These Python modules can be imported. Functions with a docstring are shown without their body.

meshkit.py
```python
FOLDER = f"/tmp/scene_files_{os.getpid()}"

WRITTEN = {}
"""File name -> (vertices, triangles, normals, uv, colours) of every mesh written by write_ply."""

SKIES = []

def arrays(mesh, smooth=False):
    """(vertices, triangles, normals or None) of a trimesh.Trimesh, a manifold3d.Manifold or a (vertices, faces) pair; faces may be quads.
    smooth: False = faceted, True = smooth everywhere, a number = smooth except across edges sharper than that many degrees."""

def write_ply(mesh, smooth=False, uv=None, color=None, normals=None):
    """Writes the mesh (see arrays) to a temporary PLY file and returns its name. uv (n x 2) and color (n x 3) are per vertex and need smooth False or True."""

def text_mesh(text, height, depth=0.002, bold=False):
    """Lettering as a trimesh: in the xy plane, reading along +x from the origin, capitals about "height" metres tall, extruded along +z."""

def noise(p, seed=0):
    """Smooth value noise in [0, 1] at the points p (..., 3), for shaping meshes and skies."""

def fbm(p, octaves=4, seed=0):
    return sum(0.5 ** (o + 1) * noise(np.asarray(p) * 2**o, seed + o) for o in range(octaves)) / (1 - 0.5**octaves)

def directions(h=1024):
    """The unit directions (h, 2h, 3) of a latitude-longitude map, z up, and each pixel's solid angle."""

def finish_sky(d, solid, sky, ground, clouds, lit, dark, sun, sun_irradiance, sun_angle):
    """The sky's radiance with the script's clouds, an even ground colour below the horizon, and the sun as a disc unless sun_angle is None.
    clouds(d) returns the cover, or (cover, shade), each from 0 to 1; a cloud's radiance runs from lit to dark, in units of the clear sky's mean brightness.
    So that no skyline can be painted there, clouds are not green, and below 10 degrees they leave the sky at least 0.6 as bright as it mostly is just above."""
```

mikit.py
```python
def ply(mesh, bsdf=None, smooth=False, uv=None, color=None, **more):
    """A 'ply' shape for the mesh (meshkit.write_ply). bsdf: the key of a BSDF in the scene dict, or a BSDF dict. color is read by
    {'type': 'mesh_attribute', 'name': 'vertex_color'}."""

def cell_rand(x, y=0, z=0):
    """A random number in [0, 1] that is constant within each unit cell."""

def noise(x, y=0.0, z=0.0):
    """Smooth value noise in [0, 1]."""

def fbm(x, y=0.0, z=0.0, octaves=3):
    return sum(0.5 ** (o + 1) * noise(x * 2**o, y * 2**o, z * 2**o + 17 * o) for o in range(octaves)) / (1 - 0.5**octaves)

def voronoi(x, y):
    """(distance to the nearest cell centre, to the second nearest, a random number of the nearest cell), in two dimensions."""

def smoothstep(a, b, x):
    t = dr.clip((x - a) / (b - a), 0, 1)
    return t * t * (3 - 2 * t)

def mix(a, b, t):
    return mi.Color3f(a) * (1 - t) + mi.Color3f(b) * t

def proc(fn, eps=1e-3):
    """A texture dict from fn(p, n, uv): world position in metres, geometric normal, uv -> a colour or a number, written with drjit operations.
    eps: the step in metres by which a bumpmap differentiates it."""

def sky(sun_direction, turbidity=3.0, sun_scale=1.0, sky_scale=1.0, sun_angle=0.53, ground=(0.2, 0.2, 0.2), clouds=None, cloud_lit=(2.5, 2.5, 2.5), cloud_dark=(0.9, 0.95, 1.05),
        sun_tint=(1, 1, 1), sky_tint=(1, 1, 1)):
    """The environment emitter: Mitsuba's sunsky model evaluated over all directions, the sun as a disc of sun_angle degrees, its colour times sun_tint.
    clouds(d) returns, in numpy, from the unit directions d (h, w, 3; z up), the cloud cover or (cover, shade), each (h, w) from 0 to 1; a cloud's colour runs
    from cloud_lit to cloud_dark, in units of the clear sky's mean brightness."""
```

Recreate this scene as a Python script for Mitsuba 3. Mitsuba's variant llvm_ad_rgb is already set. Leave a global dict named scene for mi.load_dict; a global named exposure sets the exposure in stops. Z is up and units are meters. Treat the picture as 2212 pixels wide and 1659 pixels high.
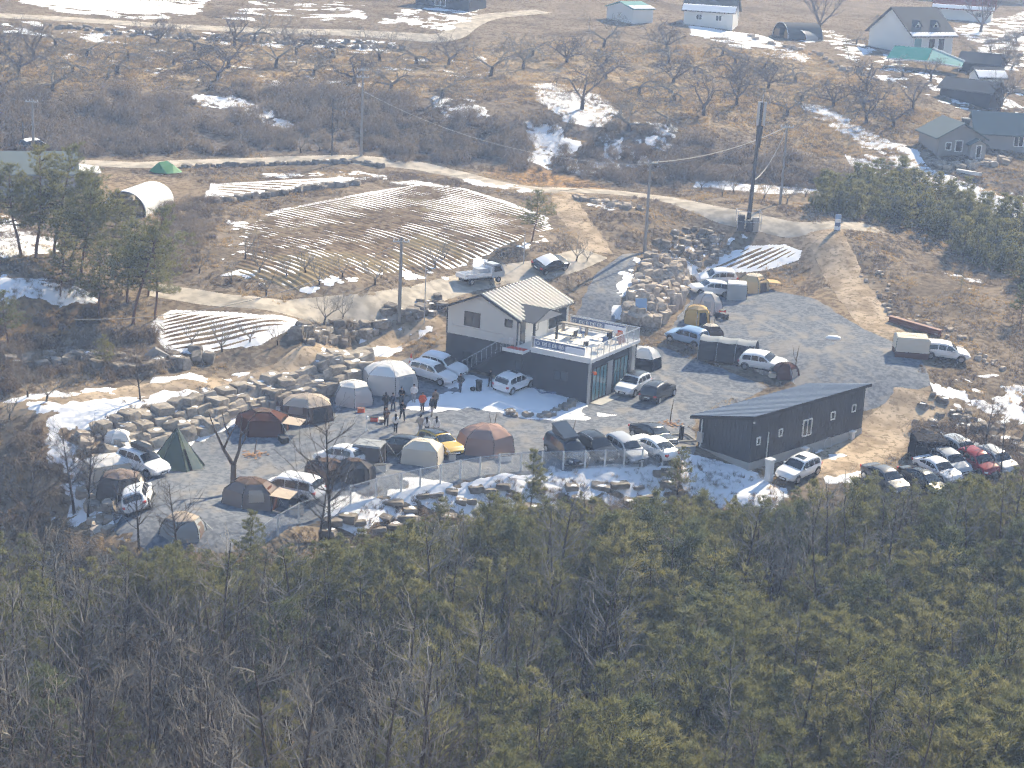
import math, random
import numpy as np, trimesh, shapely, mitsuba as mi, drjit as dr, mikit, meshkit
import manifold3d as m3
from shapely.geometry import Polygon, LineString, Point
from scipy.interpolate import RBFInterpolator, RegularGridInterpolator
from scipy.spatial import Delaunay

T = mi.ScalarTransform4f
scene, labels = {}, {}
rng = np.random.default_rng(7)
random.seed(7)

# ---------------------------------------------------------------- camera
CAM_H, PITCH, ROLL, FPX = 44.0, math.radians(16.0), 0.050, 3724.0
SW, SH = 2212.0, 1659.0
_f0 = np.array([0, math.cos(PITCH), -math.sin(PITCH)])
_r0, _u0 = np.array([1.0, 0, 0]), np.array([0, math.sin(PITCH), math.cos(PITCH)])
CR = _r0 * math.cos(ROLL) + _u0 * math.sin(ROLL)
CU = _u0 * math.cos(ROLL) - _r0 * math.sin(ROLL)
CF = _f0
EYE = np.array([0, 0, CAM_H])
scene['camera'] = {'type': 'perspective', 'fov': math.degrees(2 * math.atan(SW / 2 / FPX)), 'fov_axis': 'x',
                   'near_clip': 1.0, 'far_clip': 5000.0,
                   'to_world': T().look_at(origin=EYE.tolist(), target=(EYE + CF).tolist(), up=CU.tolist())}
# ---------------------------------------------------------------- daylight
exposure = 2.95
SUN = np.array([0.52, 0.85, 0.70])
scene['sky'] = mikit.sky(SUN.tolist(), turbidity=3.0, sky_scale=.74, sky_tint=(.90, 1.0, 1.14), sun_tint=(.90, 1.0, 1.13))


def ray(px, py):
    d = CF + CR * ((px - SW / 2) / FPX) - CU * ((py - SH / 2) / FPX)
    return d / np.linalg.norm(d)


def at_z(px, py, z=0.0):
    d = ray(px, py)
    return EYE + d * ((z - CAM_H) / d[2])


def proj(p):
    v = np.asarray(p, float) - EYE
    z = v @ CF
    return np.stack([SW / 2 + FPX * (v @ CR) / z, SH / 2 - FPX * (v @ CU) / z], -1)

# ---------------------------------------------------------------- helpers
def uniq(name):
    if name not in scene and name not in labels and not any(True for _ in ()) and name not in _used:
        _used.add(name)
        return name
    i = 1
    while f'{name}_{i:03d}' in _used:
        i += 1
    k = f'{name}_{i:03d}'
    _used.add(k)
    return k


_used = set()
_count = {}


def key(name):
    """name, name_001, name_002, ... in order of use"""
    n = _count.get(name, 0)
    _count[name] = n + 1
    return name if n == 0 else f'{name}_{n:03d}'


def thing(name, label, cat, group=None):
    k = key(name)
    labels[k] = {'label': label, 'category': cat}
    if group:
        labels[k]['group'] = group
    return k


def put(k, mesh, bsdf, smooth=False, color=None, tw=None):
    d = mikit.ply(mesh, bsdf, smooth=smooth, color=color)
    if tw is not None:
        d['to_world'] = T(np.asarray(tw, float).tolist())
    scene[k] = d
    return k


def part(parent, name, mesh, bsdf, smooth=False, label=None, tw=None, color=None):
    k = key(parent + '__' + name)
    put(k, mesh, bsdf, smooth, color, tw)
    if label:
        labels[k] = {'label': label}
    return k


def mat(name, color, rough=0.6, metallic=0.0, spec=0.5, **kw):
    col = color if isinstance(color, dict) else {'type': 'rgb', 'value': list(color)}
    scene['mat_' + name] = {'type': 'twosided', 'bsdf': {'type': 'principled', 'base_color': col, 'roughness': rough, 'metallic': metallic, 'specular': spec, **kw}}
    return 'mat_' + name


def dmat(name, color):
    col = color if isinstance(color, dict) else {'type': 'rgb', 'value': list(color)}
    scene['mat_' + name] = {'type': 'twosided', 'bsdf': {'type': 'diffuse', 'reflectance': col}}
    return 'mat_' + name


def M(x=0, y=0, z=0, rz=0, s=1.0, rx=0, ry=0):
    m = trimesh.transformations.euler_matrix(rx, ry, rz, 'sxyz')
    m[:3, :3] *= s
    m[:3, 3] = (x, y, z)
    return m


def box(x0, x1, y0, y1, z0, z1):
    b = trimesh.creation.box(extents=(x1 - x0, y1 - y0, z1 - z0))
    b.apply_translation(((x0 + x1) / 2, (y0 + y1) / 2, (z0 + z1) / 2))
    return b


def cat(ms):
    ms = [m for m in ms if m is not None]
    return trimesh.util.concatenate(ms)


def tube(pts, rad, sides=6, caps=True):
    p = np.asarray(pts, float)
    n = len(p)
    r = np.broadcast_to(np.asarray(rad, float), (n,))
    t = np.gradient(p, axis=0)
    t /= np.linalg.norm(t, axis=1, keepdims=True) + 1e-12
    ref = np.where(np.abs(t[:, 2:]) < 0.9, [0, 0, 1.0], [1.0, 0, 0])
    a = np.cross(t, ref)
    a /= np.linalg.norm(a, axis=1, keepdims=True) + 1e-12
    b = np.cross(t, a)
    ang = np.arange(sides) * 2 * np.pi / sides
    v = p[:, None] + r[:, None, None] * (np.cos(ang)[None, :, None] * a[:, None] + np.sin(ang)[None, :, None] * b[:, None])
    v = v.reshape(-1, 3)
    i, j = np.meshgrid(np.arange(n - 1), np.arange(sides), indexing='ij')
    q = np.stack([i * sides + j, (i + 1) * sides + j, (i + 1) * sides + (j + 1) % sides, i * sides + (j + 1) % sides], -1).reshape(-1, 4)
    f = np.vstack([q[:, [0, 1, 2]], q[:, [0, 2, 3]]])
    if caps:
        k = np.arange(1, sides - 1)
        f = np.vstack([f, np.stack([k * 0, k, k + 1], 1), (n - 1) * sides + np.stack([k * 0, k + 1, k], 1)])
    return trimesh.Trimesh(v, f, process=False)


def grid_mesh(P):
    """mesh of an (n, m, 3) grid of points"""
    n, m = P.shape[:2]
    i, j = np.meshgrid(np.arange(n - 1), np.arange(m - 1), indexing='ij')
    a = i * m + j
    f = np.concatenate([np.stack([a, a + m, a + m + 1], -1).reshape(-1, 3), np.stack([a, a + m + 1, a + 1], -1).reshape(-1, 3)])
    return trimesh.Trimesh(P.reshape(-1, 3), f, process=False)


def prism(poly, z0, z1):
    m = trimesh.creation.extrude_polygon(poly if isinstance(poly, Polygon) else Polygon(poly), z1 - z0, engine='earcut')
    m.apply_translation((0, 0, z0))
    return m


def hull(pts):
    return trimesh.convex.convex_hull(np.asarray(pts, float))


def tf(mesh, m):
    q = mesh.copy()
    q.apply_transform(m)
    return q


def basis(o, ux, uy, uz=(0, 0, 1)):
    m = np.eye(4)
    m[:3, 0], m[:3, 1], m[:3, 2], m[:3, 3] = ux, uy, uz, o
    return m


def vnoise(p, seed=0):
    return meshkit.noise(p, seed)


def fbm2(x, y, s, o=4, seed=0):
    p = np.stack([np.asarray(x, float) / s, np.asarray(y, float) / s, np.zeros(np.shape(x)) + 0.37], -1)
    return meshkit.fbm(p, o, seed)

# ---------------------------------------------------------------- terrain: heights read off where things stand
_CP = [  # seen points (in the 2212-wide view) with the height of the ground there in metres
 (1269,874,0),(1450,880,0),(1480,1000,-.1),(1300,900,0),(1250,1000,-.1),(1100,1015,-.1),(1050,920,0),(900,960,0),(880,890,.3),(760,900,.3),
 (640,930,.2),(530,960,0),(430,955,.1),(330,985,0),(500,1080,-.2),(400,1180,-.3),(270,1130,-.2),(640,1100,-.3),(560,1180,-.4),(300,1060,-.1),(720,1000,-.05),
 (975,785,1.35),(1000,830,.9),(900,800,1.0),(1100,840,.55),(1210,850,.3),(830,840,.7),
 (240,1000,.1),(440,940,.2),(560,890,.4),(700,855,.6),(790,800,.8),(885,765,1.0),
 (200,915,1.8),(290,895,2.0),(440,848,2.6),(560,818,2.7),(700,785,3.0),(810,752,3.1),(900,720,3.2),
 (60,880,2.6),(300,850,2.7),(500,800,2.9),(700,750,3.3),(900,690,3.7),(950,720,2.8),
 (100,800,3.4),(330,765,4.0),(650,705,4.9),(420,700,5.3),(600,680,5.6),(150,700,5.0),(100,620,7.5),(0,700,5.6),
 (380,632,6.2),(600,662,5.8),(800,665,4.9),(900,650,4.7),(1000,615,5.0),(1180,580,5.6),(1280,540,6.0),(1000,590,5.6),
 (600,630,6.4),(480,590,7.2),(500,480,8.1),(620,430,8.5),(900,395,8.6),(1190,490,7.2),(1200,520,6.9),(600,395,9.0),(850,500,7.8),
 (0,345,9.6),(280,355,9.6),(560,350,9.5),(860,355,9.2),(1050,390,8.7),(1200,410,8.4),(1400,430,8.1),(1600,470,7.6),(1800,490,7.4),
 (150,420,9.0),(300,450,8.8),(100,500,8.3),(250,560,7.6),
 (1240,460,7.8),(1300,545,5.9),(1370,550,5.6),(1310,625,3.7),(1270,690,1.9),(1400,735,.9),(1330,700,1.8),(1380,575,5.0),(1345,640,3.6),
 (1480,602,2.4),(1480,655,2.0),(1430,705,1.5),(1500,650,2.1),(1650,700,2.1),(1900,730,2.3),(1800,800,1.7),(1980,830,1.6),(1530,720,1.6),(1640,650,2.6),(1720,640,2.8),(1780,680,2.5),
 (1450,735,1.15),(1620,783,1.1),(1690,808,1.0),(1440,752,.75),(1600,812,.5),(1550,850,.2),(1450,800,.3),
 (1618,1022,-.9),(1855,945,-.9),(1950,900,-.1),(1800,985,-1.1),(1725,1035,-1.2),(2000,1040,-1.5),(2120,880,.2),(2190,960,-.6),(1500,985,-.2),(1560,1030,-1.0),(1600,1080,-1.6),
 (2000,560,4.8),(2150,700,2.7),(2100,780,2.0),(1790,520,6.6),(1840,640,3.4),(1900,690,2.5),(1930,620,3.9),
 (1520,530,4.8),(1600,560,3.9),(1730,560,4.6),(1560,590,2.7),(1450,500,6.6),(1600,500,6.3),(1700,520,5.7),(1420,560,5.0),
 (1900,470,7.2),(2100,560,4.6),(2200,640,3.4),(2200,480,6.5),(2050,450,7.6),
 (2080,330,12),(2000,300,12.6),(1950,330,11.5),(2150,410,9),(1800,420,8.2),(1500,405,8.2),(1650,425,8.1),
 (150,205,14.7),(400,200,14.9),(640,190,15.3),(900,230,14.3),(1100,260,13.8),(1300,250,14.3),(1500,300,12.6),(1700,330,11.0),
 (100,325,9.9),(400,332,10),(785,335,10),(1150,372,8.9),(1450,395,8.3),(1000,352,9.4),
 (100,130,17.2),(500,120,17.8),(900,110,18.2),(1300,150,17.2),(1600,200,16),(1800,170,17.2),(2000,230,15.2),(1450,240,14.8),(1880,260,14.0),
 (0,35,21),(500,55,20.2),(950,80,20),(1100,30,22.3),(0,0,21.8),(500,0,22.5),(1000,0,23.5),(1500,60,21.5),(1500,0,23.5),(1800,30,22),(2000,110,19.5),
 (2212,60,21.5),(2212,0,23.5),(2100,180,17.5),(2200,230,15),(1250,80,20.3),
]
_W = np.array([at_z(*c) for c in _CP])
# the stone bank under the fence and the wooded hollow in front of it, running up to the viewer's own hillside
_EDGE = np.array([at_z(*c)[:2] for c in [(120,1010,0),(235,1170,-.3),(480,1200,-.4),(620,1165,-.3),(760,1100,-.2),(900,1060,-.1),(1100,1032,-.1),(1300,1020,-.1),(1460,1012,-.2),(1600,1085,-1.6),(1800,1075,-1.6),(2000,1085,-1.8),(2212,1060,-1.5)]])
_ed = []
for i, (x, y) in enumerate(_EDGE):
    z0 = [-0.5,-.4,-.4,-.3,-.2,-.1,-.1,-.1,-.2,-1.7,-1.6,-1.8,-1.6][i]
    _ed += [(x, y, z0), (x * .97, y - 4.0, z0 - 2.6 if i < 9 else z0 - 2), (x * .93, y - 12, -5.6)]
for x in (-75, -45, -20, 0, 20, 45, 75):
    _ed += [(x, 84, -6.3 + .002 * abs(x)), (x * .9, 70, -3.2), (x * .8, 52, 5.0), (x * .7, 30, 18.0), (x * .6, 8, 37.0), (x * .6, -20, 41.0)]
for x, y, z in [(-150,60,2),(150,60,2),(-150,120,1),(150,120,0),(-150,180,9),(150,180,6),(-150,250,18),(150,250,14),(-160,330,25),(160,330,23),(-170,420,32),(0,420,29),(170,420,29),(0,520,40),(-170,520,42),(170,520,40)]:
    _ed.append((x, y, z))
_A = np.vstack([_W, np.array(_ed, float)])
_rbf = RBFInterpolator(_A[:, :2] / 50.0, _A[:, 2], kernel='thin_plate_spline', smoothing=6e-4, neighbors=None)
GX, GY = np.arange(-175, 176, 1.25), np.arange(-20, 521, 1.25)
_gx, _gy = np.meshgrid(GX, GY, indexing='ij')
_base = _rbf(np.stack([_gx.ravel(), _gy.ravel()], 1) / 50.0).reshape(_gx.shape)
_hb = RegularGridInterpolator((GX, GY), _base, bounds_error=False, fill_value=None)


def h_base(x, y):
    return _hb(np.stack([np.asarray(x, float), np.asarray(y, float)], -1))


def _march(px, py, fn):
    d = ray(px, py)
    t = np.arange(60, 640, 0.5)
    p = EYE + d * t[:, None]
    below = p[:, 2] < fn(p[:, 0], p[:, 1])
    if not below.any():
        return p[-1]
    i = int(np.argmax(below))
    lo, hi = t[max(i - 1, 0)], t[i]
    for _ in range(18):
        m = (lo + hi) / 2
        q = EYE + d * m
        if q[2] < fn(q[0], q[1]):
            hi = m
        else:
            lo = m
    return EYE + d * hi


def hit0(px, py):
    return _march(px, py, h_base)


def zone(pts, smooth=0):
    """ground polygon through the seen points"""
    return Polygon([hit0(*p)[:2] for p in pts]).buffer(0)


ZONE = {
 'lot': zone([(250,1165),(236,1090),(232,1010),(300,985),(440,944),(560,895),(690,862),(770,842),(800,800),(880,772),(972,790),(1269,876),(1365,812),(1375,745),(1440,752),(1520,780),(1600,812),(1660,835),(1600,870),(1500,900),(1500,1000),(1460,1006),(1300,1012),(1100,1024),(900,1052),(760,1090),(640,1140),(560,1185),(480,1196),(330,1192)]),
 'upper_lot': zone([(1462,690),(1490,655),(1490,612),(1560,606),(1650,628),(1760,645),(1830,690),(1905,728),(1990,775),(2010,832),(1930,868),(1870,890),(1760,860),(1690,812),(1620,786),(1505,742),(1440,722)]),
 'drive': zone([(1345,548),(1385,548),(1372,575),(1345,640),(1330,700),(1380,745),(1365,770),(1300,700),(1240,690),(1262,640),(1290,590)]),
}
for k in ('lot', 'upper_lot', 'drive'):
    ZONE[k] = ZONE[k].simplify(0.1)
ZONE['gravel'] = shapely.union_all([ZONE['lot'], ZONE['upper_lot'], ZONE['drive']]).buffer(0.4).buffer(-0.4)


def inside(poly, x, y):
    return shapely.contains_xy(poly, np.asarray(x), np.asarray(y))


def dist_to(geom, x, y):
    return shapely.distance(shapely.points(np.asarray(x).ravel(), np.asarray(y).ravel()), geom).reshape(np.shape(x))


ROADS = {}


def road(name, pts, width, z=0.0):
    line = np.array([hit0(*p)[:2] for p in pts])
    t = np.r_[0, np.cumsum(np.linalg.norm(np.diff(line, axis=0), axis=1))]
    s = np.arange(0, t[-1], 0.8)
    from scipy.interpolate import PchipInterpolator
    xy = np.stack([PchipInterpolator(t, line[:, k])(s) for k in (0, 1)], 1)
    ROADS[name] = (LineString(xy), width)


road('field_road', [(330,625),(380,634),(500,650),(600,662),(700,668),(800,662),(900,640),(1000,612),(1090,592),(1180,578),(1245,560),(1290,545)], 3.3)
road('spur_road', [(1290,546),(1268,505),(1240,468),(1222,436),(1235,415)], 3.4)
road('village_road', [(-80,338),(0,346),(130,350),(280,356),(420,352),(560,349),(700,345),(790,347),(880,356),(980,375),(1080,398),(1160,409),(1240,411),(1330,416),(1420,427),(1510,448),(1590,468),(1660,484),(1750,492),(1830,487),(1900,492)], 3.5)
road('hill_road', [(-80,28),(0,33),(130,40),(260,49),(400,58),(520,64),(640,68),(760,71),(860,77),(940,82),(975,76),(1010,52),(1060,35),(1120,29),(1180,24)], 4.4)

FIELDS = {
 'furrow_field': zone([(505,485),(600,450),(780,415),(900,397),(1000,405),(1190,470),(1198,500),(1120,530),(1000,585),(870,600),(640,640),(480,600),(515,540)]),
 'snowy_field': zone([(372,668),(450,672),(560,680),(640,690),(655,700),(645,715),(565,746),(430,768),(352,762),(318,715),(330,690)]),
 'stony_field': zone([(1515,585),(1560,548),(1620,528),(1700,525),(1735,540),(1728,562),(1640,588),(1570,590)]),
 'terrace_field': zone([(450,398),(560,392),(770,382),(765,396),(640,410),(520,424),(440,428)]),
}
road('dirt_track', [(1782,494),(1792,520),(1808,560),(1832,610),(1862,655),(1893,695),(1915,722)], 4.2)
road('snowy_path', [(-40,895),(110,868),(300,846),(440,829),(600,808),(780,766),(900,713),(965,692)], 2.3)
road('yard_track', [(1985,842),(1975,880),(1940,915),(1905,945),(1860,975),(1800,1002),(1760,1030)], 5.0)

_gr = shapely.union_all([ZONE['gravel']] + list(FIELDS.values()) + [l.buffer(w / 2) for l, w in ROADS.values()])


def flatness(x, y):
    d = dist_to(_gr, x, y)
    return np.clip(d / 2.5, 0, 1)


def bank(x, y):
    """how much the ground is a brushy bank: steep base slope"""
    e = 1.5
    gx = (h_base(x + e, y) - h_base(x - e, y)) / (2 * e)
    gy = (h_base(x, y + e) - h_base(x, y - e)) / (2 * e)
    return np.clip((np.hypot(gx, gy) - 0.13) / 0.2, 0, 1)


def h_exact(x, y):
    x, y = np.asarray(x, float), np.asarray(y, float)
    fl = flatness(x, y)
    b = bank(x, y)
    n = (fbm2(x, y, 7.0, 3, 1) - .5) * .7 + (fbm2(x, y, 1.6, 2, 5) - .5) * .28
    mound = np.abs(fbm2(x + .35 * y, y, 5.0, 3, 9) - .5) * 2.2 * b
    return h_base(x, y) + fl * (n * (.5 + .8 * b) + mound - .25 * b)


# the ground sheet: finer near, a plain grid that everything else samples
SX = np.arange(-126, 126.01, 0.6)
SY = np.concatenate([np.arange(62, 240, 0.6), np.arange(240, 430, 0.9)])
_sx, _sy = np.meshgrid(SX, SY, indexing='ij')
_sz = h_exact(_sx.ravel(), _sy.ravel()).reshape(_sx.shape)
# the slope below the shed: a hard plane is cut for the lots themselves
_hs = RegularGridInterpolator((SX, SY), _sz, bounds_error=False, fill_value=None)


def ground(x, y):
    x, y = np.asarray(x, float), np.asarray(y, float)
    return _hs(np.stack([x, y], -1))


def hit(px, py):
    return _march(px, py, ground)


def wz(poly_pts):
    return Polygon([hit(*p)[:2] for p in poly_pts]).buffer(0)

# ---------------------------------------------------------------- ground cover colours (by what grows or lies there)
def zblend(x, y, poly, soft=2.0):
    d = dist_to(poly, x, y)
    b = dist_to(poly.boundary, x, y)
    sd = np.where(d > 0, -d, b)
    sd = sd + (fbm2(x, y, 4.0, 3, 31) - .5) * 5
    return np.clip(.5 + sd / (2 * soft), 0, 1)


GZ = {
 'straw': zone([(-60,95),(500,92),(1000,112),(1230,85),(1450,100),(1750,112),(1900,185),(2060,265),(1900,300),(1780,350),(1650,290),(1500,265),(1330,225),(1150,185),(900,205),(640,180),(400,185),(150,195),(-60,185)]),
 'brush': zone([(-60,205),(150,205),(400,198),(640,188),(900,225),(1100,258),(1300,258),(1500,300),(1720,340),(1900,420),(1780,415),(1500,395),(1300,390),(1150,365),(980,350),(780,338),(400,330),(-60,330)]),
 'mound': zone([(1040,372),(1090,358),(1180,366),(1270,392),(1300,410),(1220,405),(1130,396)]),
 'right_track': zone([(1755,505),(1810,505),(1850,600),(1890,660),(1920,722),(1880,730),(1840,700),(1790,650),(1770,590)]),
 'turn_track': zone([(1880,880),(2000,835),(2010,880),(1985,960),(1900,1005),(1780,1030),(1750,1000),(1850,960)]),
 'lot_side': zone([(1640,615),(1740,590),(1800,640),(1850,700),(1780,660),(1700,632)]),
 'spur_side': zone([(1215,440),(1250,440),(1310,530),(1290,560),(1240,560),(1250,500)]),
 'green_yard': zone([(150,375),(230,370),(430,390),(420,420),(340,450),(220,430),(140,400)]),
 'red_soil': zone([(0,655),(110,650),(220,645),(200,690),(90,730),(0,735)]),
 'path': zone([(440,830),(600,812),(780,770),(900,712),(960,700),(965,715),(880,745),(760,790),(600,830),(480,848)]),
 'forest': Polygon([(-130, 40)] + [tuple(p + [0, -2.5]) for p in _EDGE] + [(130, 120), (130, 40)]).buffer(0),
 'left_bank': zone([(110,905),(200,960),(240,1100),(250,1170),(120,1150),(60,1000)]),
}


def ground_colour(x, y):
    c = np.array([.265, .215, .16]) + 0 * x[:, None]
    v = fbm2(x, y, 9, 4, 3)[:, None]
    c = c * (.72 + .56 * v)

    def lay(name, col, soft=2.0, amt=1.0):
        nonlocal c
        w = zblend(x, y, GZ[name], soft)[:, None] * amt
        c = c * (1 - w) + np.array(col) * (.75 + .5 * v) * w
    lay('straw', (.40, .315, .205), 4)
    n2 = fbm2(x, y, 6, 3, 12)[:, None]
    c = c * (1 - .35 * np.clip((n2 - .5) * 5, 0, 1))
    lay('brush', (.20, .172, .145), 3)
    lay('forest', (.20, .16, .125), 2)
    lay('mound', (.44, .28, .14), .8)
    lay('right_track', (.36, .29, .205), 1.5)
    lay('turn_track', (.37, .30, .21), 1.5)
    lay('lot_side', (.31, .235, .155), 1.5)
    lay('spur_side', (.33, .25, .16), 1.5)
    lay('green_yard', (.31, .24, .165), 2)
    lay('red_soil', (.36, .22, .11), 1.5)
    lay('path', (.33, .225, .13), .8)
    lay('left_bank', (.36, .26, .165), 1.5)
    # bare slopes of steep ground show raw soil
    return c


_colv = ground_colour(_sx.ravel(), _sy.ravel())


def _fine(p, n, uv):
    a = mikit.fbm(p.x * 2.6, p.y * 2.6, p.z * 2.6, octaves=4)
    b = mikit.fbm(p.x * .5 + 9, p.y * .5, p.z * .5, octaves=3)
    return dr.clip(mikit.smoothstep(.42, .62, a) * .62 + mikit.smoothstep(.5, .7, b) * .25 - .04, 0, .8)


scene['mat_ground'] = {'type': 'twosided', 'bsdf': {'type': 'blendbsdf', 'weight': mikit.proc(_fine),
    'a': {'type': 'diffuse', 'reflectance': {'type': 'mesh_attribute', 'name': 'vertex_color'}},
    'b': {'type': 'diffuse', 'reflectance': {'type': 'rgb', 'value': [.085, .068, .052]}}}}
scene['mat_vc'] = {'type': 'twosided', 'bsdf': {'type': 'diffuse', 'reflectance': {'type': 'mesh_attribute', 'name': 'vertex_color'}}}

_gm = grid_mesh(np.stack([_sx, _sy, _sz], -1))
put('ground', _gm, 'mat_ground', True, color=_colv)
labels['ground'] = {'label': 'brown winter ground of dry grass and bare earth under the whole place', 'category': 'ground', 'kind': 'structure'}
# the land beyond the sheet
_bx, _by = np.meshgrid(np.arange(-900, 901, 18.0), np.arange(-300, 1501, 18.0), indexing='ij')
_bz = np.where((np.abs(_bx) < 120) & (_by > 66) & (_by < 424), -40.0, 0)
_cl = h_base(np.clip(_bx, -150, 150).ravel(), np.clip(_by, 0, 500).ravel()).reshape(_bx.shape)
_far = np.maximum(np.abs(_bx) - 150, 0) * .16 + np.maximum(_by - 500, 0) * .12
_bz = _bz + _cl + _far * (1 + .6 * (fbm2(_bx, _by, 160, 3, 4) - .5)) - 1.0
put('hills', grid_mesh(np.stack([_bx, _by, _bz], -1)), 'mat_ground', True, color=ground_colour(_bx.ravel(), _by.ravel()))
labels['hills'] = {'label': 'brown wooded valley slopes beyond the campsite', 'category': 'hills', 'kind': 'structure'}


# ---------------------------------------------------------------- sheets that lie on the ground
def sheet(poly, off, step=.6, jitter=.12, height=None, edge=.5):
    height = height or ground
    geoms = list(poly.geoms) if hasattr(poly, 'geoms') else [poly]
    ms = []
    for g in geoms:
        if g.area < .2:
            continue
        x0, y0, x1, y1 = g.bounds
        X, Y = np.meshgrid(np.arange(x0, x1, step), np.arange(y0, y1, step))
        X, Y = X.ravel(), Y.ravel()
        keep = inside(g.buffer(-step * .5), X, Y)
        B = []
        for r in [g.exterior] + list(g.interiors):
            n = max(8, int(r.length / edge))
            B += [r.interpolate(t, normalized=True).coords[0] for t in np.arange(n) / n]
        B = np.array(B)
        Q = np.vstack([B, np.stack([X[keep], Y[keep]], 1)])
        tri = Delaunay(Q).simplices
        c = Q[tri].mean(1)
        tri = tri[inside(g.buffer(.02), c[:, 0], c[:, 1])]
        P = Q + 0
        P[:len(B)] += (np.stack([fbm2(B[:, 0], B[:, 1], 1.3, 3, 41), fbm2(B[:, 0], B[:, 1], 1.3, 3, 42)], 1) - .5) * jitter * 4
        a, b, cc = P[tri[:, 0]], P[tri[:, 1]], P[tri[:, 2]]
        s = np.cross(b - a, cc - a)
        tri[s < 0] = tri[s < 0][:, ::-1]
        z = height(P[:, 0], P[:, 1]) + off
        z[:len(B)] -= off * .9
        ms.append(trimesh.Trimesh(np.column_stack([P, z]), tri, process=False))
    return cat(ms)


_LANES = []
for _pl in ([(1375, 560), (1330, 660), (1345, 712), (1400, 770), (1440, 900), (1330, 940), (1120, 935), (900, 955), (720, 985), (560, 1040)], [(1395, 790), (1520, 845), (1640, 860)], [(1900, 850), (1800, 770), (1650, 690), (1560, 680)], [(1850, 760), (1960, 800)], [(1330, 940), (1440, 940)]):
    _w = [hit0(*q) for q in _pl]
    _LANES += [(*a[:2], *b[:2]) for a, b in zip(_w[:-1], _w[1:])]
_LANES = [tuple(float(v) for v in s) for s in _LANES]


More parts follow.
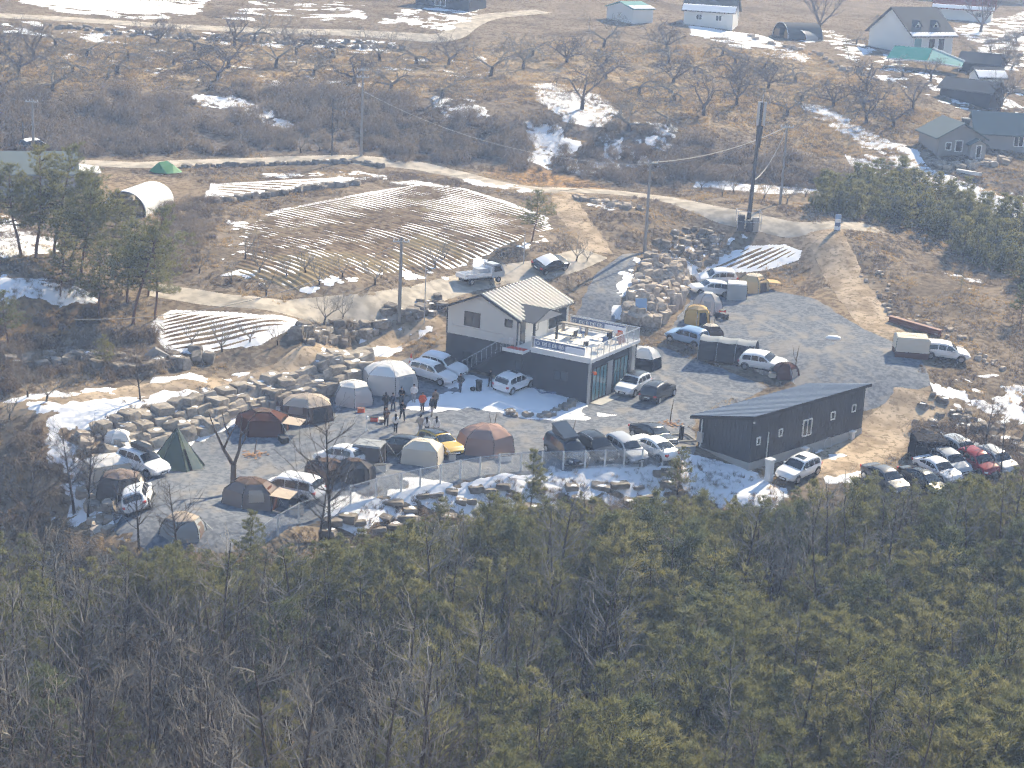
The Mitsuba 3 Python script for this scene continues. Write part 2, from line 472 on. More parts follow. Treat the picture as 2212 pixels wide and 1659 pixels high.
def _gravel(p, n, uv):
    a = mikit.fbm(p.x * 3.7, p.y * 3.7, 0, octaves=5)
    b = mikit.fbm(p.x * .33, p.y * .33 + 5, 0, octaves=3)
    c = mikit.fbm(p.x * .9 + 3, p.y * .35, 0, octaves=3)
    base = mikit.mix((.135, .15, .175), (.225, .24, .265), mikit.smoothstep(.25, .75, a))
    lane = mi.Float(9)
    for (x0, y0, x1, y1) in _LANES:
        ux, uy = x1 - x0, y1 - y0
        t = dr.clip(((p.x - x0) * ux + (p.y - y0) * uy) / (ux * ux + uy * uy), 0, 1)
        lane = dr.minimum(lane, dr.sqrt(dr.square(p.x - x0 - t * ux) + dr.square(p.y - y0 - t * uy)))
    rut = mikit.smoothstep(.38, .1, dr.abs(lane + .25 * (b - .5) - .8)) * mikit.smoothstep(.3, .6, c)
    base = mikit.mix(base, (.36, .34, .31), rut * .42)
    worn = mikit.smoothstep(.46, .68, b) * .55 * mikit.smoothstep(.35, .6, c)
    return mikit.mix(base, (.33, .30, .26), worn)


def _gravel_h(p, n, uv):
    return mikit.fbm(p.x * 7, p.y * 7, 0, octaves=3) * .06


scene['mat_gravel'] = {'type': 'twosided', 'bsdf': {'type': 'bumpmap', 'scale': 1.0, 'arbitrary': mikit.proc(_gravel_h, .03),
    'bsdf': {'type': 'diffuse', 'reflectance': mikit.proc(_gravel)}}}
put('gravel_lot', sheet(ZONE['gravel'], .05, .7, .2), 'mat_gravel', True)
labels['gravel_lot'] = {'label': 'grey crushed gravel camping ground and driveway', 'category': 'gravel', 'kind': 'structure'}


def _conc(p, n, uv):
    a = mikit.fbm(p.x * 1.1, p.y * 1.1, p.z, octaves=4)
    return mikit.mix((.36, .325, .27), (.55, .495, .415), mikit.smoothstep(.3, .7, a))


scene['mat_road'] = {'type': 'twosided', 'bsdf': {'type': 'diffuse', 'reflectance': mikit.proc(_conc)}}


def _dirt(p, n, uv):
    a = mikit.fbm(p.x * .8, p.y * .8, p.z, octaves=5)
    b = mikit.fbm(p.x * 3.3, p.y * 3.3, 0, octaves=4)
    return mikit.mix(mikit.mix((.32, .25, .175), (.52, .42, .305), mikit.smoothstep(.3, .7, a)), (.19, .15, .11), mikit.smoothstep(.5, .75, b) * .7)


scene['mat_dirt'] = {'type': 'twosided', 'bsdf': {'type': 'diffuse', 'reflectance': mikit.proc(_dirt)}}
for i, (nm, (l, w)) in enumerate(ROADS.items()):
    put(nm, sheet(l.buffer(w / 2, cap_style='flat'), .05 + .012 * i, .7, .22 if 'track' in nm or nm in ('spur_road', 'snowy_path') else .05), 'mat_dirt' if nm in ('spur_road', 'dirt_track', 'yard_track', 'snowy_path') else 'mat_road', True)
    labels[nm] = {'label': {'field_road': 'pale concrete farm road passing behind the two storey house', 'spur_road': 'sandy dirt spur road climbing to the village road',
                            'village_road': 'narrow pale road along the foot of the brushy bank', 'snowy_path': 'earth path with snow along the top of the boulder wall', 'dirt_track': 'sandy track running down beside the upper gravel lot', 'yard_track': 'bare dirt track curving round the end of the dark shed', 'hill_road': 'pale concrete road across the top of the hillside'}[nm], 'category': 'road', 'kind': 'structure'}

# ---------------------------------------------------------------- furrowed fields with snow lying in the furrows
mat_snow = None


def _snow_h(p, n, uv):
    return mikit.fbm(p.x * 1.7, p.y * 1.7, p.z * 1.7, octaves=3) * .12


scene['mat_snow'] = {'type': 'twosided', 'bsdf': {'type': 'bumpmap', 'scale': 1.0, 'arbitrary': mikit.proc(_snow_h, .05),
    'bsdf': {'type': 'diffuse', 'reflectance': {'type': 'rgb', 'value': [.86, .87, .89]}}}}
_snow_n = 0


def add_snow(mesh, what='patch of old white snow left on the brown ground'):
    k = key('snow')
    put(k, mesh, 'mat_snow', True)
    labels[k] = {'label': what, 'category': 'snow', 'kind': 'stuff'}


def rows(name, ang, spacing, amp, level, what, snow_what, soil='mat_soil'):
    poly = FIELDS[name]
    ca, sa = math.cos(ang), math.sin(ang)
    c = np.array(poly.centroid.coords[0])
    R = np.sqrt(max((np.array(poly.exterior.coords) - c).__pow__(2).sum(1)))
    u, v = np.arange(-R, R, .9 if R > 20 else .35), np.arange(-R, R, spacing / 8)
    U, V = np.meshgrid(u, v, indexing='ij')
    wob = (fbm2(U, V, 7, 2, 51) - .5) * .5
    X, Y = c[0] + U * ca - V * sa, c[1] + U * sa + V * ca
    g = ground(X.ravel(), Y.ravel()).reshape(X.shape)
    ridge = amp * (.5 + .5 * np.cos((V + wob) * 2 * np.pi / spacing)) + (fbm2(X, Y, .9, 3, 52) - .5) * amp * .55
    lv = level(X, Y)
    ed = np.clip(1 - dist_to(poly.boundary, X, Y) / 1.6, 0, 1)
    ridge = ridge - ed * (amp + .12)
    lv = lv - ed * .7
    soil_z, snow_z = g + .04 + ridge, g + .04 + amp * lv
    inn = inside(poly, X.ravel(), Y.ravel()).reshape(X.shape)
    for zz, k in ((soil_z, 'soil'), (snow_z, 'snow')):
        m = grid_mesh(np.stack([X, Y, zz], -1))
        ok = inn.ravel()[m.faces].all(1)
        if k == 'snow':
            ok &= (snow_z > soil_z - .03).ravel()[m.faces].any(1)
        m = trimesh.Trimesh(m.vertices, m.faces[ok], process=False)
        m.remove_unreferenced_vertices()
        if k == 'soil':
            put(name, m, soil, True)
            labels[name] = {'label': what, 'category': 'field', 'kind': 'structure'}
        else:
            add_snow(m, snow_what)


def _soil(p, n, uv):
    a = mikit.fbm(p.x * 1.6, p.y * 1.6, p.z, octaves=4)
    b = mikit.fbm(p.x * .2, p.y * .2, 0, octaves=3)
    return mikit.mix(mikit.mix((.16, .115, .075), (.31, .23, .15), mikit.smoothstep(.3, .7, a)), (.36, .30, .17), mikit.smoothstep(.5, .65, b) * .45)


scene['mat_soil'] = {'type': 'twosided', 'bsdf': {'type': 'diffuse', 'reflectance': mikit.proc(_soil)}}
_f2a, _f2b = hit(1000, 450)[:2], hit(620, 540)[:2]


def _lv2(X, Y):
    far = np.clip((Y - _f2b[1] - .9 * (X - _f2b[0]) * 0) / (_f2a[1] - _f2b[1]), -.5, 1.3)
    n = fbm2(X, Y, 6, 3, 61)
    n3 = fbm2(X, Y, 2.0, 3, 62)
    return -.18 + .46 * np.clip(far, 0, 1) + (n - .5) * 1.3 + (n3 - .5) * 1.3


rows('furrow_field', math.radians(-36), .85, .13, _lv2, 'ploughed field with long furrows above the farm road', 'snow lying in the furrows of the ploughed field')
rows('snowy_field', math.radians(31), .72, .15, lambda X, Y: .5 + (fbm2(X, Y, 1.5, 3, 72) - .5) * 1.0 + (fbm2(X, Y, 5, 3, 71) - .5) * .9 + .25 * np.clip((Y - hit(500, 715)[1]) / 6, -1, 1), 'small field with snow filled furrows below the farm road', 'snow in the rows of the small field')
rows('stony_field', math.radians(33), .75, .13, lambda X, Y: .42 + (fbm2(X, Y, 1.4, 3, 82) - .5) * 1.0 + (fbm2(X, Y, 4, 3, 81) - .5) * 1.0, 'stony field patch above the parked white cars', 'snow rows on the stony field patch')
rows('terrace_field', math.radians(8), 1.3, .16, lambda X, Y: .62 + (fbm2(X, Y, 1.6, 3, 92) - .5) * 1.2 + (fbm2(X, Y, 5, 3, 91) - .5) * 1.0, 'narrow terrace field covered in snow', 'snow on the narrow terrace field')


SNOWZ = []


def snow(pts, cover=.5, scale=3.0, amp=.5, step=.3, stretch=(1, 1), seed=0, what='patches of old snow on the brown ground', poly=None, edge=1.0):
    """snow that pokes out of the ground where a noise exceeds a threshold: cover 0..1"""
    poly = poly or wz(pts)
    if cover >= .44:
        SNOWZ.append(poly.buffer(-.4))
    x0, y0, x1, y1 = poly.bounds
    X, Y = np.meshgrid(np.arange(x0, x1 + step, step), np.arange(y0, y1 + step, step), indexing='ij')
    n = .62 * fbm2(X * stretch[0], Y * stretch[1], scale, 4, 100 + seed) + .38 * fbm2(X * stretch[0], Y, .95, 3, 300 + seed)
    thr = .5 + (.53 - cover) * .45
    sd = np.where(inside(poly, X.ravel(), Y.ravel()), dist_to(poly.boundary, X, Y).ravel(), -dist_to(poly, X, Y).ravel()).reshape(X.shape)
    t = (n - thr) - np.clip(1 - (sd + .3) / edge, 0, 3) * .12
    g = ground(X.ravel(), Y.ravel()).reshape(X.shape)
    d = _gr_d(X, Y)
    z = g + np.clip(t * amp, -.25, .16) + .02 + .06 * (d < .3)
    m = grid_mesh(np.stack([X, Y, z], -1))
    ok = (t > -.04).ravel()[m.faces].any(1)
    if not ok.any():
        return
    m = trimesh.Trimesh(m.vertices, m.faces[ok], process=False)
    m.remove_unreferenced_vertices()
    add_snow(m, what)


def _gr_d(X, Y):
    return dist_to(_gr, X, Y)


snow([(30,0),(450,0),(425,32),(330,42),(230,38),(110,22)], .62, 5, .7, seed=1, stretch=(.5,1), what='broad snow field at the upper left edge of the view')
snow([(540,0),(800,0),(790,55),(600,52),(480,40)], .33, 2.2, seed=2, stretch=(.5,1), what='broken snow above the hilltop road')
snow([(875,18),(1045,12),(1030,45),(975,70),(900,60),(800,50)], .45, 2.2, seed=3, what='snow beside the bend of the hilltop road')
snow([(0,42),(130,48),(420,66),(760,80),(860,90),(850,118),(700,112),(420,92),(240,95),(0,72)], .36, 2.2, seed=4, stretch=(.6,1), what='snow scraps on the stony bank below the hilltop road')
snow([(0,80),(600,105),(1050,120),(1080,180),(760,190),(300,180),(0,170)], .2, 2.4, seed=5, what='small snow scraps under the orchard trees')
snow([(410,205),(500,205),(600,240),(650,285),(600,290),(520,255),(430,230)], .48, 2.5, seed=6, what='blue shaded snow in a hollow of the brushy bank')
snow([(930,208),(1060,215),(1060,255),(960,255)], .5, 2.5, seed=7, what='snow patches at the top of the brushy bank')
snow([(1138,182),(1200,176),(1260,195),(1335,225),(1345,245),(1300,275),(1230,262),(1165,222)], .60, 3.2, seed=8, what='large snow patch among the orchard trees')
snow([(1130,260),(1250,285),(1330,290),(1450,310),(1460,395),(1350,380),(1240,380),(1130,350)], .45, 2.2, seed=9, stretch=(1,.6), what='snow between the dark bushes of the bank')
snow([(1355,265),(1470,265),(1480,330),(1400,330)], .4, 2.2, seed=10, what='snow strips by the lower orchard edge')
snow([(1715,218),(1765,225),(1860,275),(1960,318),(2035,375),(2130,420),(2130,440),(2020,412),(1945,362),(1850,305),(1760,252)], .62, 3, seed=11, what='long snow strip running down beside the orchard')
snow([(1825,335),(1880,332),(1930,372),(1920,392),(1850,372)], .5, 2, seed=12, what='snow scraps on the slope above the pines')
snow([(1495,392),(1640,398),(1790,408),(1910,420),(1905,432),(1780,424),(1620,416),(1495,408)], .56, 3, seed=13, stretch=(.5,1), what='snow along the foot of the dark bank')
snow([(2050,395),(2212,420),(2260,480),(2140,478),(2090,440)], .55, 3, seed=14, what='snow beyond the pine thicket')
snow([(1700,60),(1800,65),(1900,110),(2050,180),(2212,200),(2212,250),(2050,235),(1900,170),(1790,110),(1700,95)], .36, 2.4, seed=15, what='snow scraps between the hillside houses')
snow([(2060,60),(2260,10),(2260,160),(2160,150)], .45, 2.5, seed=16, what='snow patches in the yards at the right edge')
snow([(1490,56),(1640,75),(1750,120),(1740,135),(1600,105),(1490,75)], .6, 2.5, seed=17, stretch=(.5,1), what='snow line along the upper orchard edge')
snow([(0,505),(60,500),(128,520),(120,548),(40,552),(0,560)], .66, 4, seed=18, what='snow under the tall pines at the left edge')
snow([(0,600),(60,612),(180,628),(210,650),(130,652),(60,655),(0,655)], .64, 4, seed=19, what='snow bank above the red soil at the left edge')
snow([(0,460),(40,470),(30,500),(0,500)], .6, 3, seed=20, what='snow spot by the left house')
snow([(0,868),(110,840),(260,826),(300,850),(200,872),(90,890),(0,910)], .60, 4, seed=21, stretch=(.5,1), what='snow on the left end of the upper path')
snow([(120,880),(290,850),(440,838),(450,850),(300,895),(190,925),(110,915)], .62, 2.5, seed=22, what='snow on top of the boulder wall')
snow([(330,815),(440,812),(620,806),(760,770),(880,718),(930,700),(930,708),(870,732),(740,785),(600,822),(470,838),(340,832)], .64, 3, seed=23, stretch=(.7,1), what='snow band along the upper path')
snow([(450,838),(640,812),(800,765),(880,735),(900,740),(790,800),(640,830),(480,855)], .38, 1.8, seed=24, what='snow scraps on the rim of the boulder wall')
snow([(100,905),(165,900),(150,960),(215,1010),(190,1060),(240,1150),(200,1150),(140,1060),(110,980)], .62, 2.0, seed=25, what='snow on the bare left bank of the camping ground')
snow([(245,1003),(300,985),(440,942),(560,892),(640,872),(640,862),(545,880),(430,925),(280,975)], .82, 4, seed=26, what='snow strip along the foot of the boulder wall', edge=.5)
snow([(480,470),(560,480),(700,520),(1100,560),(1180,500),(1190,530),(980,600),(640,650),(470,600)], .3, 2.0, seed=27, what='snow scraps at the lower side of the ploughed field')
snow([(560,372),(770,368),(960,395),(1000,408),(880,400),(700,380),(560,385)], .45, 2.2, seed=28, what='snow beside the stone wall of the village road')
snow([(1000,385),(1110,398),(1180,412),(1170,420),(1080,410),(1000,395)], .5, 2, seed=29, what='snow patch next to the village road')
snow([(1440,520),(1540,510),(1620,515),(1530,560),(1520,600),(1480,590),(1440,560)], .5, 2, seed=30, what='snow among the stones above the white cars')
snow([(1240,425),(1330,430),(1380,450),(1360,465),(1270,450)], .35, 1.6, seed=31, what='snow scraps on the stone heap by the spur road')
snow([(1350,575),(1378,560),(1372,610),(1345,690),(1322,700),(1335,640)], .66, 2.0, seed=32, what='snow along the edge of the gravel driveway')
snow([(700,1120),(760,1100),(900,1062),(1100,1038),(1300,1026),(1460,1020),(1480,1060),(1440,1100),(1200,1110),(950,1120),(760,1150),(690,1160)], .52, 2.0, seed=33, stretch=(.7,1), what='broken snow on the stone bank below the fence')
snow([(700,1118),(760,1098),(900,1060),(1100,1035),(1300,1022),(1460,1016),(1460,1026),(1300,1034),(1100,1046),(900,1072),(760,1110),(705,1130)], .84, 3, seed=34, what='snow line along the foot of the fence')
snow([(1470,975),(1560,985),(1640,1020),(1690,1050),(1700,1090),(1580,1100),(1520,1070),(1470,1040)], .66, 4, seed=35, what='snow below the end of the dark shed')
snow([(1750,985),(1830,968),(1820,990),(1760,1010)], .6, 2.5, seed=36, what='snow on the shaded side of the shed')
snow([(1770,1030),(1860,1015),(1890,1035),(1800,1060)], .5, 1.2, seed=37, what='thin snow on the dirt in front of the parked cars')
snow([(2010,832),(2100,825),(2212,832),(2260,900),(2212,925),(2120,915),(2060,880)], .5, 2.6, .9, seed=38, what='snow heap at the right edge of the camping ground')
snow([(2030,815),(2140,800),(2180,815),(2120,826),(2040,826)], .4, 1.6, seed=39, stretch=(.5,1), what='snow dots beside the gravel edge')
snow([(1990,880),(2060,890),(2212,940),(2212,1000),(2100,980),(2000,930)], .36, 2, seed=40, what='snow scraps in the rubble by the right edge')
snow([(2040,590),(2120,600),(2160,625),(2100,625)], .5, 2, seed=41, what='snow under the pine thicket')
snow([(972,800),(1060,822),(1170,842),(1262,872),(1250,905),(1180,906),(1085,890),(1010,880),(900,890),(880,872),(960,850)], .74, 5, .5, seed=42, what='blue shaded snow in the courtyard of the house', edge=.6)
snow([(1140,905),(1200,880),(1262,890),(1330,905),(1250,912)], .5, 4, seed=43, what='sunlit snow at the courtyard rim', stretch=(.5,1))
snow([(1290,890),(1350,895),(1340,903),(1290,900)], .45, 2, seed=44, what='last snow scraps near the glass door')

# ---------------------------------------------------------------- materials
mat('charcoal', (.045, .05, .06), .55)
mat('charcoal_dark', (.03, .033, .04), .5)
mat('beige_wall', (.60, .57, .52), .8)
mat('white_wall', (.72, .71, .68), .8)
mat('white_paint', (.80, .80, .78), .4)
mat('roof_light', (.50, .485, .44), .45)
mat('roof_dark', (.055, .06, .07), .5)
mat('glass_dark', (.03, .04, .05), .06, spec=.8)
mat('glass_teal', (.10, .22, .24), .08, spec=.8)
mat('red_mat', (.55, .07, .04), .9)
mat('floor_tile', (.66, .65, .62), .6)
mat('steel', (.55, .57, .6), .35, .6)
mat('galv', (.5, .52, .54), .4, .5)
mat('wood', (.33, .23, .14), .7)
mat('wood_grey', (.30, .27, .23), .8)
mat('black', (.02, .02, .022), .5)
mat('navy', (.13, .17, .28), .6)
mat('banner', (.78, .8, .84), .7)
mat('grey_wall', (.36, .35, .34), .85)
mat('stone_wall_grey', (.30, .285, .265), .9)
mat('roof_grey', (.12, .125, .13), .9, spec=.05)
mat('roof_green', (.17, .205, .205), .8, spec=.1)
mat('teal', (.012, .15, .16), .9, spec=.05)
mat('pale_teal', (.20, .36, .35), .9, spec=.05)
mat('red_roof', (.24, .08, .065), .9, spec=.05)
mat('roof_snow', (.86, .87, .9), .9)
mat('orange', (.75, .13, .03), .7)
mat('brown_beam', (.20, .085, .06), .7)
mat('frame_dark', (.05, .045, .045), .5)
mat('concrete', {'type': 'proc', **{k: v for k, v in mikit.proc(lambda p, n, uv: mikit.mix((.32, .31, .29), (.44, .43, .40), mikit.fbm(p.x * 1.3, p.y * 1.3, p.z * 1.9, octaves=4))).items() if k != 'type'}}, .85)
scene['mat_pane'] = {'type': 'thindielectric'}
mat('railing_glass', (.6, .68, .72), .1, spec=.6)
scene['mat_railing_pane'] = {'type': 'blendbsdf', 'weight': .30, 'a': {'type': 'thindielectric'}, 'b': {'type': 'twosided', 'bsdf': {'type': 'diffuse', 'reflectance': {'type': 'rgb', 'value': [.72, .78, .82]}}}}


def gable_roof_panels(root, x0, x1, y_e, z_e, y_r, z_r, n, matname, frame, thick=.05, rib=.045):
    """standing seam strips from eave (y_e,z_e) to ridge (y_r,z_r), n of them from x0 to x1"""
    w = (x1 - x0) / n
    d = np.array([y_r - y_e, z_r - z_e])
    L = np.hypot(*d)
    t = d / L
    nn = np.array([-t[1], t[0]])
    if nn[1] < 0:
        nn = -nn
    for i in range(n):
        a = x0 + i * w
        ms = []
        for (u0, u1, h) in ((a + .002, a + w - .002, thick), (a + .002, a + .002 + (w * .5 if rib > .06 else .09), thick + rib)):
            b = trimesh.creation.box(extents=(u1 - u0, L, h))
            if h > .1:
                b = hull(np.array([(x - (u1 - u0) / 2, y, z - h / 2) for y in (-L / 2, L / 2) for x, z in ((0, 0), (u1 - u0, 0), ((u1 - u0) * .3, h), ((u1 - u0) * .7, h))]))
            v = b.vertices.copy()
            s = v[:, 1] + L / 2
            k = v[:, 2] + h / 2
            b.vertices = np.column_stack([v[:, 0] + (u0 + u1) / 2, y_e + t[0] * s + nn[0] * k, z_e + t[1] * s + nn[1] * k])
            if np.linalg.det(np.array([[1, 0, 0], [0, t[0], t[1]], [0, nn[0], nn[1]]])) < 0:
                b.invert()
            ms.append(b)
        part(root, 'panel', cat(ms), matname, tw=frame)


def window(root, frame, m, axis, at, a0, a1, z0, z1, fw=.07, out=-1, fmat='mat_frame_dark', gmat='mat_glass_dark', mull=1, name='window'):
    """a window on a wall: axis 'x' = wall along x at y=at, 'y' = wall along y at x=at; out = outward sign"""
    def bx(u0, u1, w0, w1, d0, d1):
        lo, hi = sorted((at + out * d0, at + out * d1))
        return box(u0, u1, lo, hi, w0, w1) if axis == 'x' else box(lo, hi, u0, u1, w0, w1)
    bars = [bx(a0, a1, z0, z0 + fw, .0, .07), bx(a0, a1, z1 - fw, z1, .0, .07), bx(a0, a0 + fw, z0 + fw, z1 - fw, .0, .068), bx(a1 - fw, a1, z0 + fw, z1 - fw, .0, .068)]
    for k in range(mull):
        c = a0 + (a1 - a0) * (k + 1) / (mull + 1)
        bars.append(bx(c - fw / 2, c + fw / 2, z0 + fw, z1 - fw, .0, .066))
    k = part(root, name, cat(bars), fmat, tw=frame)
    part(k, 'pane', bx(a0 + fw, a1 - fw, z0 + fw, z1 - fw, .002, .02), gmat, tw=frame)
    return k


# ---------------------------------------------------------------- the two storey house with the roof terrace
_a = math.radians(60)
HU, HL = np.array([math.cos(_a), math.sin(_a), 0]), np.array([-math.sin(_a), math.cos(_a), 0])
H0 = at_z(1269, 874.6, 0)
HF = basis(H0, HU, HL)
hs = thing('house', 'two storey charcoal and beige house with a railed roof terrace', 'house')
part(hs, 'ground_floor_wall', box(0, 9.3, 0, 15.2, -.6, 4.02), 'mat_charcoal', tw=HF)
up = Polygon([(7.6, 4.06), (15.2, 4.06), (15.2, 6.55), (11.42, 8.2), (7.6, 6.55)])
um = prism(up, 0, 9.6)
um.vertices = um.vertices[:, [2, 0, 1]]
part(hs, 'gable_wall', um, 'mat_beige_wall', tw=HF)
part(hs, 'corner_trim', cat([box(-.03, .12, 15.12, 15.24, 4.06, 6.5), box(-.03, .12, 7.56, 7.66, 4.06, 6.5), box(-.03, .1, 7.66, 15.12, 4.0, 4.12)]), 'mat_charcoal_dark', tw=HF)
k = part(hs, 'roof', cat([box(-.35, 9.95, 11.36, 11.5, 8.33, 8.43), box(-.36, -.30, 7.3, 7.34, 6.45, 6.6)]), 'mat_charcoal_dark', tw=HF)
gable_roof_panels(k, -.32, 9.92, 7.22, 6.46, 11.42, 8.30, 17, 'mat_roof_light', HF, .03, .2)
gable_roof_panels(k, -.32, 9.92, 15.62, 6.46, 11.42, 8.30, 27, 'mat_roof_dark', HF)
for (ya, yb) in ((7.2, 11.42), (15.64, 11.42)):   # verge boards at both gable ends
    for x in (-.38, 9.92):
        p = np.array([[x, ya, 6.36], [x, yb, 8.2], [x, yb, 8.42], [x, ya, 6.58], [x + .06, ya, 6.36], [x + .06, yb, 8.2], [x + .06, yb, 8.42], [x + .06, ya, 6.58]])
        part(k, 'verge_board', hull(p), 'mat_charcoal_dark', tw=HF)
part(k, 'gutter', tube([(-.3, 7.16, 6.42), (9.9, 7.16, 6.42)], .07), 'mat_charcoal_dark', tw=HF)
window(hs, HF, None, 'y', 0, 11.6, 13.3, 5.12, 6.48, mull=1)
window(hs, HF, None, 'y', 0, 8.15, 8.95, 5.72, 6.44, mull=0)
window(hs, HF, None, 'y', 0, 2.2, 3.6, 1.7, 2.6, mull=1, fmat='mat_charcoal_dark')
window(hs, HF, None, 'y', 0, 7.0, 7.7, .7, 2.8, mull=0, fmat='mat_charcoal_dark', name='side_door')
window(hs, HF, None, 'y', 0, 12.3, 13.3, 1.5, 2.6, mull=0, fmat='mat_charcoal_dark')
part(hs, 'wall_pipe', cat([tube([(-.04, 9.0, 4.6), (-.04, 9.0, 4.95), (-.04, 14.6, 4.95), (-.04, 14.6, 5.3)], .022), box(-.1, 0, 9.3, 9.45, 6.0, 6.06)]), 'mat_beige_wall', tw=HF)
part(hs, 'vent', cat([box(-.05, 0, 8.28, 8.38, 4.25, 4.8), box(-.05, 0, 8.05, 8.15, 4.25, 4.8)]), 'mat_white_paint', tw=HF)
window(hs, HF, None, 'x', 7.6, 5.6, 9.2, 4.5, 6.4, mull=1, fmat='mat_white_paint', out=-1)
window(hs, HF, None, 'x', 7.6, 2.9, 3.7, 4.9, 6.2, mull=0, out=-1)
part(hs, 'terrace_wall', box(.4, 5.4, 7.55, 7.597, 4.06, 6.5), 'mat_white_wall', tw=HF)
dk = part(hs, 'entrance_door', box(.42, 1.3, 7.50, 7.548, 4.08, 6.2), 'mat_glass_dark', tw=HF)
part(dk, 'handle', box(1.18, 1.22, 7.47, 7.50, 5.0, 5.5), 'mat_steel', tw=HF)
# porch gable over the entrance
pr = []
for xe in (.15, 5.45):
    p = np.array([[xe, 5.85, 6.42], [xe, 7.75, 6.42], [2.8, 5.85, 7.28], [2.8, 9.4, 7.28]])
    q = p + [0, 0, .09]
    pr.append(hull(np.vstack([p, q])))
k = part(hs, 'porch_roof', cat(pr), 'mat_roof_dark', tw=HF)
part(k, 'gable_board', hull(np.array([[.3, 5.92, 6.42], [5.3, 5.92, 6.42], [2.8, 5.92, 7.24], [.3, 5.98, 6.42], [5.3, 5.98, 6.42], [2.8, 5.98, 7.24]])), 'mat_grey_wall', tw=HF)
for (x, y) in ((.15, 5.95), (4.6, 6.05)):
    part(hs, 'porch_post', box(x - .09, x + .09, y - .09, y + .09, 4.08, 6.42), 'mat_charcoal_dark', tw=HF)
# terrace slab, fascia and railing
k = part(hs, 'terrace', box(-.16, 9.46, -.16, 7.59, 4.03, 4.16), 'mat_floor_tile', tw=HF)
part(k, 'fascia', cat([box(-.2, -.165, -.2, 6.0, 3.86, 4.36), box(-.164, 9.5, -.2, -.165, 3.9, 4.2), box(9.465, 9.5, -.16, 7.5, 3.9, 4.3)]), 'mat_white_wall', tw=HF)
rl = part(hs, 'railing', cat([tube([(-.1, 6.0, 5.35), (-.1, -.1, 5.35), (9.4, -.1, 5.35), (9.4, 7.4, 5.35)], .045)]), 'mat_steel', tw=HF)
segs = [((-.1, 6.0), (-.1, -.1), 5), ((-.1, -.1), (9.4, -.1), 8), ((9.4, -.1), (9.4, 7.4), 6)]
for a, b, n in segs:
    a, b = np.array(a), np.array(b)
    for i in range(n):
        p, q = a + (b - a) * i / n, a + (b - a) * (i + 1) / n
        part(rl, 'post', box(p[0] - .03, p[0] + .03, p[1] - .03, p[1] + .03, 4.17, 5.34), 'mat_steel', tw=HF)
        u = (q - p) / np.linalg.norm(q - p)
        p2, q2 = p + u * .06, q - u * .06
        v = np.array([[*p2, 4.26], [*q2, 4.26], [*q2, 5.27], [*p2, 5.27]])
        part(rl, 'glass_panel', trimesh.Trimesh(v, [[0, 1, 2], [0, 2, 3]], process=False), 'mat_railing_pane', tw=HF)


def banner(y_or_x, fixed, a0, a1, z0, z1, axis, label, flip):
    k = thing('banner', label, 'banner')

    def bx(u0, u1, d0, d1, w0, w1):
        return box(fixed + d0, fixed + d1, u0, u1, w0, w1)
    sgn = -1
    put(k + '__cloth', bx(a0, a1, -.02, .0, z0, z1), 'mat_banner', tw=HF)
    L, Hh = a1 - a0, z1 - z0
    P = lambda s: a1 - s * L     # s runs left to right as seen
    ms = [bx(a0 + .02, a1 - .02, -.026, -.021, z1 - .16, z1 - .02), bx(P(.62), P(.02), -.026, -.021, z0 + .12, z0 + .2), bx(P(.14), P(.02), -.026, -.021, z0 + .2, z1 - .17), bx(P(.62), P(.14), -.0255, -.021, z0 + .2, z1 - .17)]
    part(k, 'printed_band', cat(ms), 'mat_navy', tw=HF)
    r = np.random.default_rng(int(fixed * 10) + 3)
    gl = []
    s = .155
    for w in (.05, .05, .0, .045, .0, .05, .05, .0, .045, .05):
        if w:
            c = (P(s) + P(s + w)) / 2
            hw = w * L / 2 * .86
            zc, hz = (z0 + z1) / 2 + .02, .17
            gl += [bx(c - hw, c + hw, -.034, -.028, zc + hz - .05, zc + hz), bx(c - hw, c + hw, -.034, -.028, zc - hz, zc - hz + .05), bx(c - hw, c - hw + .05, -.034, -.028, zc - hz + .06, zc + hz - .06), bx(c + hw * .1, c + hw * .1 + .06, -.0335, -.028, zc - hz + .07, zc + hz - .07), bx(c + hw - .05, c + hw, -.034, -.028, zc - hz + .06, zc + hz - .06)]
            s += w + .004
        else:
            s += .022
    part(k, 'lettering', cat(gl), 'mat_white_paint', tw=HF)
    # a round emblem at the left end
    e = trimesh.creation.annulus(.13, .2, .006)
    e.apply_transform(trimesh.transformations.rotation_matrix(math.pi / 2, (0, 1, 0)))
    e.apply_translation((fixed - .031, P(.075), (z0 + z1) / 2 + .02))
    part(k, 'emblem', e, 'mat_white_paint', tw=HF)
    if flip:
        part(k, 'red_print', bx(P(.95), P(.86), -.034, -.021, z0 + .08, z0 + .32), 'mat_red_mat', tw=HF)


banner(0, -.16, .5, 5.7, 4.42, 5.2, 'y', 'white banner with navy band hung on the terrace railing above the dark wall', False)
banner(0, 9.33, 1.3, 7.2, 4.44, 5.25, 'y', 'white banner with a red corner on the far terrace railing', True)

